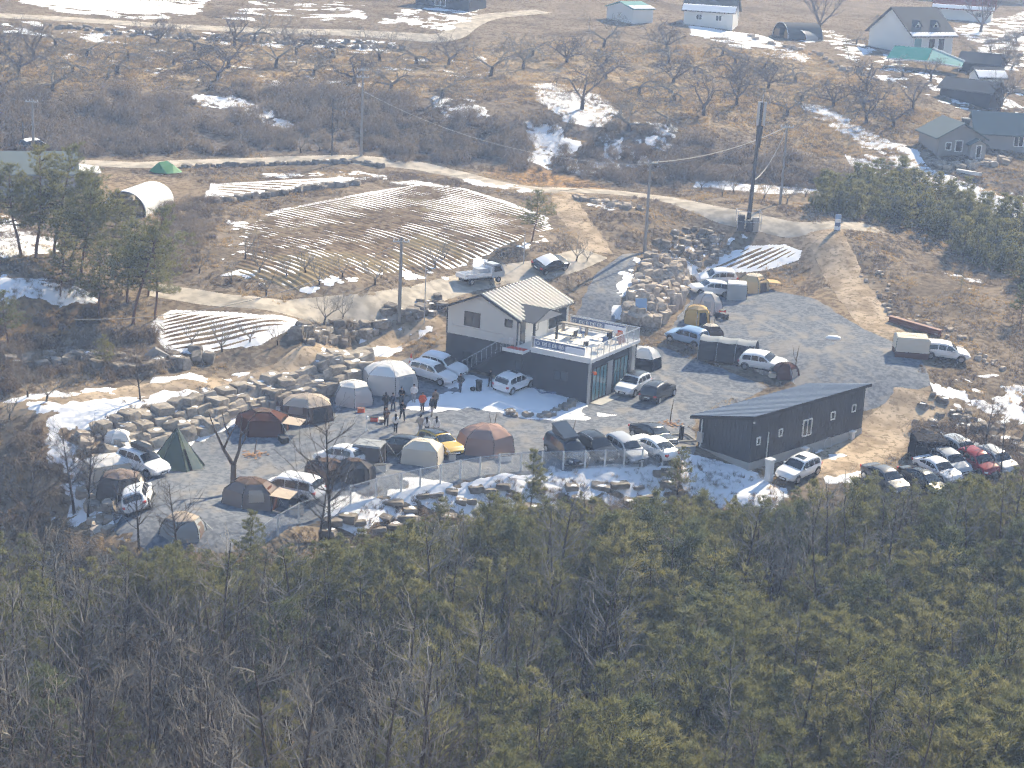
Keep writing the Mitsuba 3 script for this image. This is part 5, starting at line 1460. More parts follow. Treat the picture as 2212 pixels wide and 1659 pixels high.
def person(px, py, face_px, label, jacket, legs, hair='short', arm='down', stride=.12, coat=.0, hgt=1.72, shoes='cloth_black', cap=None, bag=None, turn=0.0):
    """face_px: image direction (dx, dy) the person faces"""
    c = hit(px, py)
    a, b = hit(px - face_px[0] / 2, py - face_px[1] / 2), hit(px + face_px[0] / 2, py + face_px[1] / 2)
    rz = math.atan2(b[1] - a[1], b[0] - a[0])
    s = hgt / 1.72
    F = M(c[0], c[1], float(ground(c[0], c[1])) + .055, rz, s)
    k = thing('person', label, 'person')
    V = np.array
    hipz, shz = .90, 1.40
    legs_j = {}
    for sg, st in ((1, stride), (-1, -stride)):
        hip, knee, ank, toe = V([0, sg * .09, hipz]), V([st * .6 + .03, sg * .10, .49]), V([st, sg * .10, .09]), V([st + .15, sg * .12, .04])
        legs_j[sg] = (hip, knee, ank, toe)
    arms_j = {}
    for sg in (1, -1):
        sh = V([0, sg * .185, shz])
        if arm == 'pocket':
            el, wr = V([-.10, sg * .31, 1.13]), V([.08, sg * .22, .95])
        elif arm == 'forward' or (arm == 'wave' and sg == 1):
            el, wr = V([.10, sg * .25, 1.16]), V([.30, sg * .12, 1.20])
        elif arm == 'crossed':
            el, wr = V([.08, sg * .26, 1.14]), V([.22, -sg * .04, 1.16])
        else:
            el, wr = V([-.03, sg * .25, 1.12]), V([.04, sg * .26, .88])
        arms_j[sg] = (sh, el, wr)
    # the body: one continuous figure, with a nose, ears, five fingers on each hand
    ch = [[(V([0, 0, .92]), .125), (V([0, 0, 1.15]), .115), (V([0, 0, 1.36]), .12), (V([.0, 0, 1.49]), .055), (V([.015, 0, 1.58]), .075)],
          [(V([.0, 0, 1.63]), .095), (V([.03, 0, 1.585]), .075)], [(V([.085, 0, 1.62]), .016), (V([.115, 0, 1.595]), .014)]]
    for sg in (1, -1):
        h, kn, an, to = legs_j[sg]
        ch.append([(h, .085), (kn, .055), (an, .042), (to, .035)])
        sh, el, wr = arms_j[sg]
        ch.append([(V([0, 0, 1.38]), .09), (sh, .06), (el, .042), (wr, .03)])
        ch.append([(V([.0, sg * .088, 1.61]), .018), (V([-.01, sg * .094, 1.63]), .014)])
        d = wr - el
        d /= np.linalg.norm(d)
        sd = np.cross(d, [0, 0, 1.0]) if abs(d[2]) < .8 else V([1.0, 0, 0])
        sd /= np.linalg.norm(sd)
        palm = wr + d * .075
        ch.append([(wr, .03), (palm, .032)])
        for i, ln in enumerate((.062, .074, .068, .05)):
            b0 = palm + sd * (.027 - .018 * i)
            nrm = np.cross(d, sd)
            ch.append([(b0, .010), (b0 + d * ln * .6, .009), (b0 + d * ln * .9 + nrm * ln * .35, .008)])
        ch.append([(wr + d * .03 + sd * .02, .012), (wr + d * .06 + sd * .055, .010), (wr + d * .09 + sd * .062, .009)])
    part(k, 'body', _bones(ch, 8), 'mat_skin', True, tw=F)
    # jacket
    jc = [[(V([0, .06, .97 - coat]), .15 + coat * .06), (V([0, .06, 1.2]), .145), (V([0, .07, 1.36]), .135), (V([0, 0, 1.46]), .075)], [(V([0, -.06, .97 - coat]), .15 + coat * .06), (V([0, -.06, 1.2]), .145), (V([0, -.07, 1.36]), .135), (V([0, 0, 1.46]), .075)],
          [(V([0, .06, .97 - coat]), .15), (V([0, -.06, .97 - coat]), .15)]]
    for sg in (1, -1):
        sh, el, wr = arms_j[sg]
        jc.append([(V([0, sg * .08, 1.38]), .12), (sh, .088), (el, .068), (el + (wr - el) * .92, .05)])
    jk = part(k, 'jacket', _bones(jc, 8), 'mat_' + jacket, True, tw=F)
    if cap == 'hood':
        part(k, 'hood', _bones([[(V([-.05, .05, 1.5]), .07), (V([-.05, -.05, 1.5]), .07)], [(V([-.02, 0, 1.66]), .118), (V([-.05, 0, 1.5]), .09)]]), 'mat_' + jacket, True, tw=F)
    tc = []
    for sg in (1, -1):
        h, kn, an, to = legs_j[sg]
        tc.append([(h + [0, 0, .03], .112), (kn, .078), (an + [0, 0, .02], .062)])
        tc.append([(V([0, 0, .93]), .13), (h, .112)])
    part(k, 'trousers', _bones(tc, 8), 'mat_' + legs, True, tw=F)
    for sg in (1, -1):
        h, kn, an, to = legs_j[sg]
        part(k, 'shoe', _bones([[(an - [.03, 0, .03], .052), (to, .045)]], 8), 'mat_' + shoes, True, tw=F)
        part(k, 'eye', trimesh.Trimesh(*[np.array(v) for v in ((trimesh.creation.icosphere(1, .012).vertices + [.098, sg * .034, 1.645]), trimesh.creation.icosphere(1, .012).faces)]), 'mat_hair', tw=F)
    if cap == 'cap':
        part(k, 'cap', _bones([[(V([-.01, 0, 1.68]), .104), (V([0, 0, 1.70]), .10)], [(V([.06, 0, 1.685]), .05), (V([.14, 0, 1.675]), .045)]]), 'mat_cloth_black', True, tw=F)
    elif hair == 'long':
        part(k, 'hair', _bones([[(V([-.02, 0, 1.665]), .108), (V([-.04, 0, 1.56]), .10), (V([-.115, 0, 1.38]), .085), (V([-.15, 0, 1.22]), .055)]]), 'mat_hair', True, tw=F)
    else:
        part(k, 'hair', _bones([[(V([-.018, 0, 1.675]), .105), (V([-.035, 0, 1.6]), .09)]]), 'mat_hair', True, tw=F)
    if bag:
        part(k, 'bag', _bones([[(V([-.02, .30, .95]), .09), (V([-.02, .30, .78]), .11)]]), 'mat_' + bag, True, tw=F)
    return k


person(833, 891, (4, -14), 'person in a black padded jacket seen from behind, leftmost by the dome tent', 'cloth_black', 'cloth_black', arm='pocket')
person(848.5, 889, (14, 4), 'person in dark clothes standing sideways between two taller people', 'cloth_navy', 'cloth_navy', hgt=1.6)
person(866.8, 879, (8, 12), 'person in black farthest back, in front of the big grey tent', 'cloth_black', 'cloth_dark', arm='crossed', cap='cap')
person(893.4, 871, (-3, 14), 'person with long dark hair in a white jacket at the back of the group', 'cloth_white', 'cloth_grey', 'long', 'pocket', shoes='shoe_white', hgt=1.66)
person(911.8, 891, (-6, 12), 'person in a bright orange jacket and dark trousers', 'cloth_orange', 'cloth_black', arm='pocket', coat=.05)
person(939.5, 884, (-8, 12), 'person in a khaki jacket standing behind the one with the black bag', 'cloth_khaki', 'cloth_black', cap='cap')
person(933, 899, (-12, 6), 'person in pale trousers carrying a large black bag', 'cloth_black', 'cloth_beige', stride=.22, bag='cloth_black', coat=.08)
person(868.4, 910.5, (12, 8), 'person in black walking with arms raised in the middle of the group', 'cloth_black', 'cloth_black', arm='forward', stride=.24, shoes='shoe_white')
person(834, 923, (6, 10), 'person in a brown coat at the front left of the group', 'cloth_brown', 'cloth_dark', arm='forward', coat=.12, shoes='shoe_white')
person(854, 936, (3, -12), 'person with long black hair in a white top and black trousers, front left', 'cloth_white', 'cloth_black', 'long', 'pocket', hgt=1.62)
person(907.6, 939.5, (6, -12), 'person in a beige jacket and grey trousers, left of the two white jackets', 'cloth_beige', 'cloth_grey', 'short', 'pocket', stride=.2, shoes='shoe_white')
person(921.5, 942, (3, -12), 'short person in white jacket and black trousers, between two others', 'cloth_white', 'cloth_black', 'long', 'pocket', hgt=1.58)
person(942, 943, (-3, -12), 'person in a long white jacket with dark long hair, front right', 'cloth_white', 'cloth_black', 'long', 'down', coat=.12, hgt=1.68)
person(994, 848, (-10, 8), 'person in a grey jacket beside the nose of the white SUV on the snow', 'cloth_dark', 'cloth_navy', arm='pocket')
person(1058, 838, (12, 4), 'person in black behind the white SUV with the sunroof', 'cloth_black', 'cloth_black', arm='forward', hgt=1.65)

# ---------------------------------------------------------------- small things around the camp
mat('cone_red', (.55, .06, .025), .6)


def small(name, label, cat_, px, py, parts_, rz=0.0):
    p = hit(px, py)
    F = M(p[0], p[1], float(ground(p[0], p[1])) + .055, rz)
    k = thing(name, label, cat_)
    for nm, me, mt in parts_:
        part(k, nm, me, mt, tw=F)
    return k


def lathe(prof, n=14):
    return trimesh.creation.revolve(np.array(prof), sections=n)


CONE = [('body', lathe([(.17, .04), (.15, .08), (.03, .72), (.0, .74)]), 'mat_cone_red'), ('band', lathe([(.122, .3), (.085, .48)]), 'mat_white_paint'), ('foot', box(-.2, .2, -.2, .2, 0, .04), 'mat_black')]
small('traffic_cone', 'red traffic cone behind the big grey cabin tent', 'cone', 887.5, 790, [(n, tf(m, M(s=1.5)), t) for n, m, t in CONE])
small('traffic_cone', 'red traffic cone by the nose of the white SUV on the courtyard snow', 'cone', 1153, 826, CONE)
small('trash_bin', 'tall black bin standing on the snow of the courtyard', 'bin', 1034, 846, [('body', lathe([(.0, 0), (.26, 0), (.29, .92), (.0, .92)]), 'mat_black'), ('lid', lathe([(.31, .93), (.31, 1.0), (.0, 1.08)]), 'mat_charcoal')])
small('black_pot', 'small black pot on the snow beside the black bin', 'pot', 1021, 846, [('bowl', lathe([(.0, 0), (.16, 0), (.26, .2), (.22, .34), (.0, .36)]), 'mat_black')])
for px, py, lab in ((1193, 845, 'black post inside a square timber frame on the courtyard snow'), (1471, 950, 'black post in a timber frame near the left end of the shed')):
    small('framed_post', lab, 'post', px, py, [('post', lathe([(.0, 0), (.2, 0), (.2, 1.2), (.0, 1.25)]), 'mat_black'), ('frame', cat([box(-1.5, 1.0, -1.0, -.88, 0, .18), box(-1.5, 1.0, .88, 1.0, 0, .18), box(-1.5, -1.38, -.87, .87, 0, .18), box(.88, 1.0, -.87, .87, 0, .18)]), 'mat_navy' if px < 1300 else 'mat_wood_grey')], math.radians(20))
small('lantern_stand', 'thin pale lantern stand left of the group of people', 'stand', 792, 934, [('pole', tube([(0, 0, 0), (0, 0, 1.2)], .03), 'mat_white_paint'), ('lantern', lathe([(.0, 1.1), (.1, 1.1), (.12, 1.3), (.0, 1.4)]), 'mat_white_paint'), ('foot', cat([tube([(0, 0, .3), (.3 * math.cos(a), .3 * math.sin(a), 0)], .02) for a in (0, 2.1, 4.2)]), 'mat_white_paint')])
small('camp_stool', 'small pale camp stool in front of the brown coated person', 'stool', 826, 914, [('seat', box(-.3, .3, -.25, .25, .3, .36), 'mat_tent_cream'), ('legs', hull(np.array([(-.25, -.2, 0), (.25, .2, 0), (-.2, .2, .3), (.2, -.2, .3)])), 'mat_wood')])
small('red_box', 'small red box on the gravel near the front of the white dome tent', 'box', 808, 911, [('box', box(-.3, .3, -.2, .2, 0, .35), 'mat_cone_red'), ('lid', box(-.32, .32, -.22, .22, .352, .4), 'mat_black')])
small('orange_bin', 'orange box at the corner of the pale dome tent', 'box', 780, 892, [('box', box(-.3, .3, -.2, .2, 0, .35), 'mat_orange'), ('lid', box(-.32, .32, -.22, .22, .352, .4), 'mat_brown_beam')])
small('black_chair_stand', 'small black folding chair on the gravel beside the yellow tent', 'chair', 1549, 698, [('seat', box(-.3, .3, -.3, .3, .4, .46), 'mat_black'), ('backrest', box(-.3, .3, .26, .32, .46, 1.0), 'mat_black'), ('leg', tube([(-.28, -.28, 0), (-.28, .28, .46)], .03), 'mat_black'), ('leg', tube([(.28, -.28, 0), (.28, .28, .46)], .03), 'mat_black')])
small('steel_beam', 'long red brown steel beam lying beside the right gravel edge', 'beam', 1975, 712, [('web', box(-3.4, 3.4, -.06, .06, .12, .6), 'mat_brown_beam'), ('flange', box(-3.4, 3.4, -.3, .3, .602, .68), 'mat_brown_beam'), ('lower_flange', box(-3.4, 3.4, -.3, .3, .03, .118), 'mat_brown_beam')], math.radians(-52))
small('metal_panel', 'blue grey metal panel leaning in the boulders behind the terrace', 'panel', 1385, 690, [('panel', hull(np.array([(-.6, 0, 0), (.6, 0, 0), (-.6, .6, 2.0), (.6, .6, 2.0), (-.6, .06, 0), (.6, .06, 0), (-.6, .66, 2.0), (.6, .66, 2.0)])), 'mat_car_blue')], math.radians(10))
small('white_bench_box', 'long white box lying below the stone cottage', 'box', 2092, 378, [('box', box(-1.8, 1.8, -.3, .3, .1, .5), 'mat_white_paint'), ('end_cap', box(1.802, 1.9, -.32, .32, .08, .52), 'mat_galv')], math.radians(-48))
small('green_tarp_heap', 'heap covered with a bright green tarp beside the polytunnel', 'tarp', 357, 372, [('tarp', hull(np.array([(1.9 * math.cos(a) * (1 + .15 * math.sin(3 * a)), 1.5 * math.sin(a), 0) for a in np.arange(0, 6.2, .5)] + [(.9, .2, .9), (-.8, .1, 1.1), (.1, .6, 1.25), (-.3, -.6, .7)])), 'mat_green_tarp' if 'mat_green_tarp' in scene else mat('green_tarp', (.06, .24, .09), .7))])
small('stone_slab', 'large pale weathered slab leaning in the thicket left of the small field', 'stone', 338, 782, [('slab', hull(np.random.default_rng(3).normal(0, 1, (30, 3)) * [.42, .16, .45] + [0, 0, .45]), 'mat_stone_wall_grey')], .5)
small('roof_sack', 'white sack lying on the far edge of the shed roof', 'sack', 1792, 808, [('sack', tf(trimesh.creation.icosphere(2, 1.0), M(0, 0, 3.45) @ np.diag([.75, .4, .28, 1])), 'mat_white_paint')])
# banner stand at the road fork
p = hit(1808, 499)
k = thing('banner_stand', 'tall white and blue banner stand where the dirt track meets the village road', 'sign')
F = M(p[0], p[1], p[2], math.radians(0))
part(k, 'panel', box(-.35, .35, -.02, .02, .1, 2.0), 'mat_banner', tw=F)
part(k, 'print', box(-.33, .33, -.03, -.021, 1.45, 1.97), 'mat_car_blue', tw=F)
part(k, 'print', box(-.33, .33, -.03, -.021, .55, 1.0), 'mat_navy', tw=F)
part(k, 'print', box(-.2, .25, -.031, -.021, 1.15, 1.35), 'mat_white_paint', tw=F)
part(k, 'foot', box(-.4, .4, -.3, .3, 0, .09), 'mat_black', tw=F)

# camp clutter beside the tents
r = np.random.default_rng(21)
for px, py, mt, lab in ((640, 1112, 'mat_tent_cream', 'cream storage box at the corner of the brown cabin tent'), (1090, 996, 'mat_white_paint', 'white storage box beside the pink brown dome tent'), (612, 955, 'mat_black', 'black folded bag under the open flap of the rust tent'), (1563, 690, 'mat_black', 'black stove stand on the gravel right of the yellow tent'),
                        (1560, 683, 'mat_cone_red', 'red box in front of the white dome tent'), (1670, 816, 'mat_tent_cream', 'pale mat corner beside the small brown dome tent'), (975, 994, 'mat_galv', 'folding table frame in front of the yellow SUV'), (820, 1020, 'mat_galv', 'small camp rack beside the dark box tent')):
    w, d, h = r.uniform(.3, .55), r.uniform(.2, .35), r.uniform(.35, .6)
    small('camp_box', lab, 'box', px, py, [('box', box(-w, w, -d, d, 0, h), mt), ('lid', box(-w - .02, w + .02, -d - .02, d + .02, h + .002, h + .05), 'mat_charcoal')], r.uniform(0, 3))

# ---------------------------------------------------------------- stones, walls, fence, poles, wires
def _stone_mat(name, a, b):
    def fn(p, n, uv):
        q = mikit.fbm(p.x * 1.1, p.y * 1.1, p.z * 1.1, octaves=4)
        w = mikit.fbm(p.x * 4, p.y * 4, p.z * 4, octaves=3)
        return mikit.mix(a, b, mikit.smoothstep(.3, .7, q * .6 + w * .4))

    def hb(p, n, uv):
        return mikit.fbm(p.x * 3.1, p.y * 3.1, p.z * 3.1, octaves=3) * .12
    scene['mat_' + name] = {'type': 'twosided', 'bsdf': {'type': 'bumpmap', 'scale': 1.0, 'arbitrary': mikit.proc(hb, .03), 'bsdf': {'type': 'diffuse', 'reflectance': mikit.proc(fn)}}}


_stone_mat('boulder', (.235, .21, .18), (.45, .405, .345))
_stone_mat('tan_boulder', (.30, .26, .215), (.54, .47, .39))
_stone_mat('dark_stone', (.17, .15, .13), (.36, .325, .28))


def rock(seed, n=10, cut=.34):
    """a quarried block: a box with knocked off corners and edges"""
    r = np.random.default_rng(seed)
    P = []
    for sx in (-1, 1):
        for sy in (-1, 1):
            for sz in (-1, 1):
                c = np.array([sx, sy, sz]) * r.uniform(.80, 1.0, 3)
                for ax in range(3):
                    q = c.copy()
                    q[ax] *= 1 - r.uniform(.1, cut)
                    P.append(q)
    for _ in range(n):
        d = r.normal(0, 1, 3)
        d /= np.abs(d).max()
        P.append(d * r.uniform(.85, 1.02))
    return hull(np.array(P))


ROCKS = [mikit.ply(rock(s), 'mat_boulder') for s in range(6)]
TROCKS = [mikit.ply(rock(s + 20, 6, .6), 'mat_tan_boulder') for s in range(6)]
DROCKS = [mikit.ply(rock(s + 40, 4, .6), 'mat_dark_stone') for s in range(5)]
_cap = trimesh.creation.icosphere(2, 1.0)
_cap = trimesh.Trimesh(_cap.vertices * (1 + .35 * (meshkit.noise(_cap.vertices * 1.7 + 5)[:, None] - .5)) * [1, 1, .5], _cap.faces, process=False)


def put_rock(parent, name, plys, i, p, rz, sx, sy, sz, tilt=0.0, snow_list=None, snow_p=0.0, r=None):
    k = key(parent + '__' + name)
    m = M(p[0], p[1], p[2], rz, 1, tilt, tilt * .6) @ np.diag([sx, sy, sz, 1])
    scene[k] = {**plys[i % len(plys)], 'to_world': T(m.tolist())}
    if snow_list is not None and r.random() < snow_p:
        f = r.uniform(.5, .85)
        snow_list.append(tf(_cap, M(p[0] + r.uniform(-.3, .3) * sx, p[1] + r.uniform(.0, .5) * sy, p[2] + sz * .80, r.uniform(0, 6)) @ np.diag([sx * f, sy * f, min(.2, sz * .3), 1])))


def polyline(pts):
    w = np.array([hit(*p) for p in pts])
    return w


def along(w, s):
    t = np.r_[0, np.cumsum(np.linalg.norm(np.diff(w[:, :2], axis=0), axis=1))]
    return np.stack([np.interp(s, t, w[:, k]) for k in range(3)], -1), t[-1]


r = np.random.default_rng(11)
bw = thing('boulder_wall', 'long retaining wall of stacked grey boulders with snow caps behind the left tents', 'wall')
lo = polyline([(228, 1000), (300, 978), (440, 938), (560, 889), (690, 858), (780, 815)])
hi = polyline([(205, 922), (290, 897), (440, 850), (560, 822), (700, 787), (805, 755)])
caps = []
nrow = 4
for row in range(nrow):
    f = (row + .35) / nrow
    L0 = along(lo, 0)[1]
    s = r.uniform(0, .6)
    while s < L0:
        w = r.uniform(.32, 1.0)
        a, _ = along(lo, s + w)
        b, _ = along(hi, (s + w) / L0 * along(hi, 0)[1])
        p = a * (1 - f) + b * f
        q, _ = along(lo, s + w + .3)
        rz = math.atan2(*(q - a)[1::-1][:2]) if False else math.atan2(q[1] - a[1], q[0] - a[0])
        z = max(float(ground(p[0], p[1])) + .08, a[2] + (b[2] - a[2]) * f - .1)
        hz = r.uniform(.38, .68)
        put_rock(bw, 'boulder', ROCKS, int(r.integers(99)), (p[0] + r.uniform(-.2, .2), p[1] + r.uniform(-.3, .3), z + hz * .3), rz + r.uniform(-.25, .25), w * 1.02, r.uniform(.6, .9), hz, r.uniform(-.28, .28), caps, .85, r)
        s += 2 * w * .98
kk = part(bw, 'snow_caps', cat(caps), 'mat_snow', True)
labels[kk] = {'label': 'small snow caps on the boulders', 'kind': 'stuff'}

# the tan boulder bank between the driveway and the upper lot
tb = thing('boulder_bank', 'steep bank of tan boulders between the gravel driveway and the upper lot', 'wall')
hi = polyline([(1392, 556), (1385, 590), (1365, 625), (1350, 660), (1345, 690), (1375, 705)])
lo = polyline([(1478, 575), (1482, 612), (1476, 648), (1452, 678), (1425, 704), (1412, 712)])
caps = []
Lh, Ll = along(hi, 0)[1], along(lo, 0)[1]
for row in range(7):
    f = (row + .3) / 7
    n = 15
    for i in range(n):
        u = (i + r.uniform(.2, .8)) / n
        a, b = along(lo, u * Ll)[0], along(hi, u * Lh)[0]
        p = a * (1 - f) + b * f
        z = float(ground(p[0], p[1]))
        sz = r.uniform(.5, 1.0)
        put_rock(tb, 'boulder', TROCKS, int(r.integers(99)), (p[0], p[1], z + sz * .55), r.uniform(0, 3), r.uniform(.36, .72), r.uniform(.36, .6), sz, r.uniform(-.45, .45), caps, .16 + .3 * (f > .7), r)
kk = part(tb, 'snow_caps', cat(caps), 'mat_snow', True)
labels[kk] = {'label': 'snow on the tan boulders', 'kind': 'stuff'}

# the stone bank under the fence
sbk = thing('stone_bank', 'low bank of flat stones with snow below the chain link fence', 'wall')
caps = []
top = polyline([(690, 1135), (760, 1104), (900, 1064), (1100, 1038), (1300, 1026), (1460, 1018)])
Lt = along(top, 0)[1]
for row in range(4):
    s = r.uniform(0, 1)
    while s < Lt:
        w = r.uniform(.4, .85)
        a, _ = along(top, s)
        p = a + [0, -.4 - 1.0 * row + r.uniform(-.3, .3), 0]
        z = float(ground(p[0], p[1]))
        hz = r.uniform(.14, .32)
        if r.random() < .55:
            put_rock(sbk, 'stone', DROCKS, int(r.integers(99)), (p[0], p[1], z + hz * .5), r.uniform(-.4, .4), w, w * .7, hz, r.uniform(-.2, .2), caps, .6, r)
        s += w * 2.1
kk = part(sbk, 'snow_caps', cat(caps), 'mat_snow', True)
labels[kk] = {'label': 'snow on the flat stones', 'kind': 'stuff'}


def stone_row(name, label, pts, n, size, plys, snow_p=.3, spread=.4, rows=1):
    k = thing(name, label, 'stones')
    w = polyline(pts)
    L = along(w, 0)[1]
    caps = []
    for i in range(n):
        p, _ = along(w, L * (i + r.uniform(.1, .9)) / n)
        p = p + [r.uniform(-spread, spread), r.uniform(-spread, spread), 0]
        s = r.uniform(*size)
        z = float(ground(p[0], p[1])) + s * .35
        put_rock(k, 'stone', plys, int(r.integers(99)), (p[0], p[1], z), r.uniform(0, 3), s, s * r.uniform(.6, .9), s * r.uniform(.5, .9), r.uniform(-.3, .3), caps, snow_p, r)
    if caps:
        kk = part(k, 'snow_caps', cat(caps), 'mat_snow', True)
        labels[kk] = {'label': 'snow on the stones', 'kind': 'stuff'}


stone_row('rock_border', 'ring of flat stones round the courtyard snow', [(1085, 890), (1130, 902), (1180, 900), (1215, 888), (1245, 872), (1256, 858)], 22, (.25, .5), DROCKS, .5, .35)
stone_row('field_wall', 'dark dry stone wall below the snowy terrace field', [(450, 440), (520, 432), (600, 420), (680, 409), (780, 398)], 46, (.3, .65), DROCKS, .45, .4)
stone_row('rock_bank', 'broken stone bank between the small field and the upper path', [(640, 735), (700, 728), (760, 715), (830, 700), (900, 682), (960, 655)], 60, (.3, .7), DROCKS, .35, .9)
stone_row('rock_bank', 'dark stone bank under the tall pines at the left', [(0, 800), (80, 780), (160, 770), (250, 790), (330, 800), (430, 775)], 60, (.3, .8), DROCKS, .25, 1.3)
stone_row('stone_heap', 'heap of pale stones beside the sandy spur road', [(1240, 428), (1290, 436), (1330, 445), (1375, 452)], 40, (.2, .5), TROCKS, .4, .9)
stone_row('stone_heap', 'scattered stones above the white cars on the upper lot', [(1440, 545), (1480, 520), (1520, 508), (1560, 512), (1545, 545), (1500, 570)], 70, (.2, .5), DROCKS, .35, 1.4)
stone_row('stone_heap', 'rubble and stones by the right edge of the view', [(2010, 875), (2060, 895), (2120, 930), (2180, 950), (2212, 985), (2100, 960), (2020, 930)], 90, (.2, .55), DROCKS, .3, 1.8)
stone_row('stone_heap', 'stones and clods along the right gravel edge', [(1880, 590), (1960, 690), (2040, 720), (2110, 760), (2150, 800)], 60, (.12, .35), TROCKS, .3, 1.6)
stone_row('village_wall', 'low dry stone wall along the village road above the fields', [(400, 362), (500, 359), (600, 356), (700, 352), (780, 352), (830, 362)], 60, (.25, .5), DROCKS, .2, .3)
stone_row('bank_rocks', 'tan rocks on the bare bank at the left end of the camping ground', [(180, 930), (215, 1000), (190, 1040), (215, 1090), (235, 1150)], 40, (.25, .6), TROCKS, .3, .8)
stone_row('yard_stones', 'stones and pots in front of the stone cottage', [(2010, 352), (2050, 362), (2100, 358), (2150, 352), (2180, 345)], 34, (.25, .6), TROCKS, .4, .9)
stone_row('hill_stones', 'stony edge of the hilltop road', [(120, 60), (260, 72), (420, 82), (560, 90), (700, 95), (850, 100)], 110, (.25, .6), DROCKS, .4, 2.0)
stone_row('kerb_stones', 'pale stone kerb stepping down between the upper and lower gravel lots', [(1440, 728), (1500, 750), (1560, 775), (1620, 795), (1680, 818)], 46, (.12, .28), TROCKS, .15, .18)

for i, (pts, lab) in enumerate((([(2130, 95), (2212, 75)], 'upper stone terrace at the right edge beside the dormer house'), ([(2120, 130), (2212, 118)], 'middle stone terrace at the right edge behind the slate shed'), ([(2165, 190), (2212, 200)], 'lower stone terrace at the right edge beside the small white house'), ([(1600, 75), (1660, 92), (1740, 112), (1830, 150), (1900, 175)], 'stony rim along the upper right side of the orchard'))):
    stone_row('stone_terrace', lab, pts, 30, (.25, .6), TROCKS, .4, .9)

# ---------------------------------------------------------------- chain link fence
fk = thing('chain_link_fence', 'chain link fence with white posts along the front of the camping ground', 'fence')
FP = [(560, 1186), (600, 1158), (645, 1132), (700, 1112), (757, 1093), (812, 1077), (866, 1064), (907, 1055), (951, 1046), (994, 1036), (1036, 1029), (1078, 1023), (1125, 1019), (1170, 1017), (1216, 1016), (1263, 1014.5), (1306, 1013), (1347, 1011.5), (1386, 1010), (1430, 1008), (1468, 1006)]
W = [hit(*p) for p in FP]
for i, p in enumerate(W):
    z = float(ground(p[0], p[1]))
    t = tube([(p[0], p[1], z - .2), (p[0], p[1], z + 1.62)], .07, 7)
    part(fk, 'post', t, 'mat_white_paint', True)
    if i:
        q = W[i - 1]
        zq = float(ground(q[0], q[1]))
        part(fk, 'rail', tube([(q[0], q[1], zq + 1.56), (p[0], p[1], z + 1.56)], .032, 5), 'mat_galv')
        a, b = np.array([q[0], q[1], zq + .06]), np.array([p[0], p[1], z + .06])
        L = np.linalg.norm(b - a)
        ms = []
        stp = .13
        nn = int(L / stp)
        for s in range(-12, nn + 1):
            for sg in (1, -1):
                t0, t1 = s * stp / L, (s * stp + 1.5) / L
                h0, h1 = (0, 1.5) if sg > 0 else (1.5, 0)
                e0, e1 = max(t0, 0), min(t1, 1)
                if e1 - e0 < .02:
                    continue
                g0, g1 = h0 + (h1 - h0) * (e0 - t0) / (t1 - t0), h0 + (h1 - h0) * (e1 - t0) / (t1 - t0)
                ms.append(tube([a + (b - a) * e0 + [0, 0, g0], a + (b - a) * e1 + [0, 0, g1]], .0085, 3, False))
        kk = part(fk, 'wire_mesh', cat(ms), 'mat_galv')
        labels[kk] = {'label': 'woven wire between two posts', 'kind': 'stuff'}

# ---------------------------------------------------------------- poles and wires
mat('pole_concrete', (.27, .255, .235), .8)
mat('pole_dark', (.06, .057, .058), .8)
mat('mast', (.085, .082, .085), .8)
mat('wire', (.16, .15, .14), .5)
mat('wire_pale', (.50, .46, .40), .5)


def top_at(base, ty):
    lo_, hi_ = .5, 30.0
    for _ in range(30):
        m = (lo_ + hi_) / 2
        if proj(base + np.array([0, 0, m]))[1] > ty:
            lo_ = m
        else:
            hi_ = m
    return lo_


POLES = {}


def pole(tag, label, px, py, ty, r0=.19, m='mat_pole_concrete', arms=1, lean=(0, 0), cat_='utility pole', name='utility_pole', gear=False):
    b = hit(px, py)
    h = top_at(b, ty)
    k = thing(name, label, cat_)
    top = b + [lean[0] * h, lean[1] * h, h]
    part(k, 'shaft', tube([b - [0, 0, .3], b + (top - b) * .5, top], [r0, r0 * .82, r0 * .62], 10), m, True)
    for i in range(arms):
        z = h - .35 - .9 * i
        c = b + (top - b) * z / h
        part(k, 'crossarm', box(c[0] - .8, c[0] + .8, c[1] - .28, c[1] - .18, c[2] - .05, c[2] + .05), 'mat_galv')
        for s in (-.7, -.25, .25, .7):
            t = lathe([(.0, 0), (.05, 0), (.06, .06), (.03, .2), (.0, .22)], 8)
            t.apply_translation((c[0] + s, c[1] - .23, c[2] + .052))
            part(k, 'insulator', t, 'mat_white_paint')
    if gear:
        c = b + (top - b) * .78
        t = lathe([(.0, 0), (.28, 0), (.28, .8), (.0, .85)], 12)
        t.apply_translation((c[0] + .45, c[1], c[2]))
        part(k, 'transformer', t, 'mat_galv')
    POLES[tag] = (b, top, k)
    return k


pole('a', 'tall grey utility pole at the foot of the brushy bank, above the fields', 780, 338, 145, arms=2)
pole('b', 'utility pole at the left end of the village road', 73, 332, 213, .17)
pole('c', 'short wooden post beside the dark car at the left edge', 51, 328, 262, .12, 'mat_pole_dark', 0, cat_='post')
pole('d', 'utility pole between the farm road and the upper path, left of the house', 862, 692, 513, .2, arms=1)
pole('e', 'utility pole standing at the bend of the driveway', 1392, 547, 345, .2, arms=1)
pole('f', 'slim utility pole right of the antenna mast where the wires gather', 1685, 441, 268, .17, arms=1)
pole('g', 'thin leaning dark pole left of the tall grey pole', 717, 336, 213, .1, 'mat_pole_dark', 0)
pole('h', 'very thin steel pole close behind the house', 916, 702, 553, .06, 'mat_galv', 0, cat_='pole')
pole('i', 'thin steel pole at the lower corner of the ploughed field', 1131, 570, 500, .06, 'mat_galv', 0, cat_='pole')
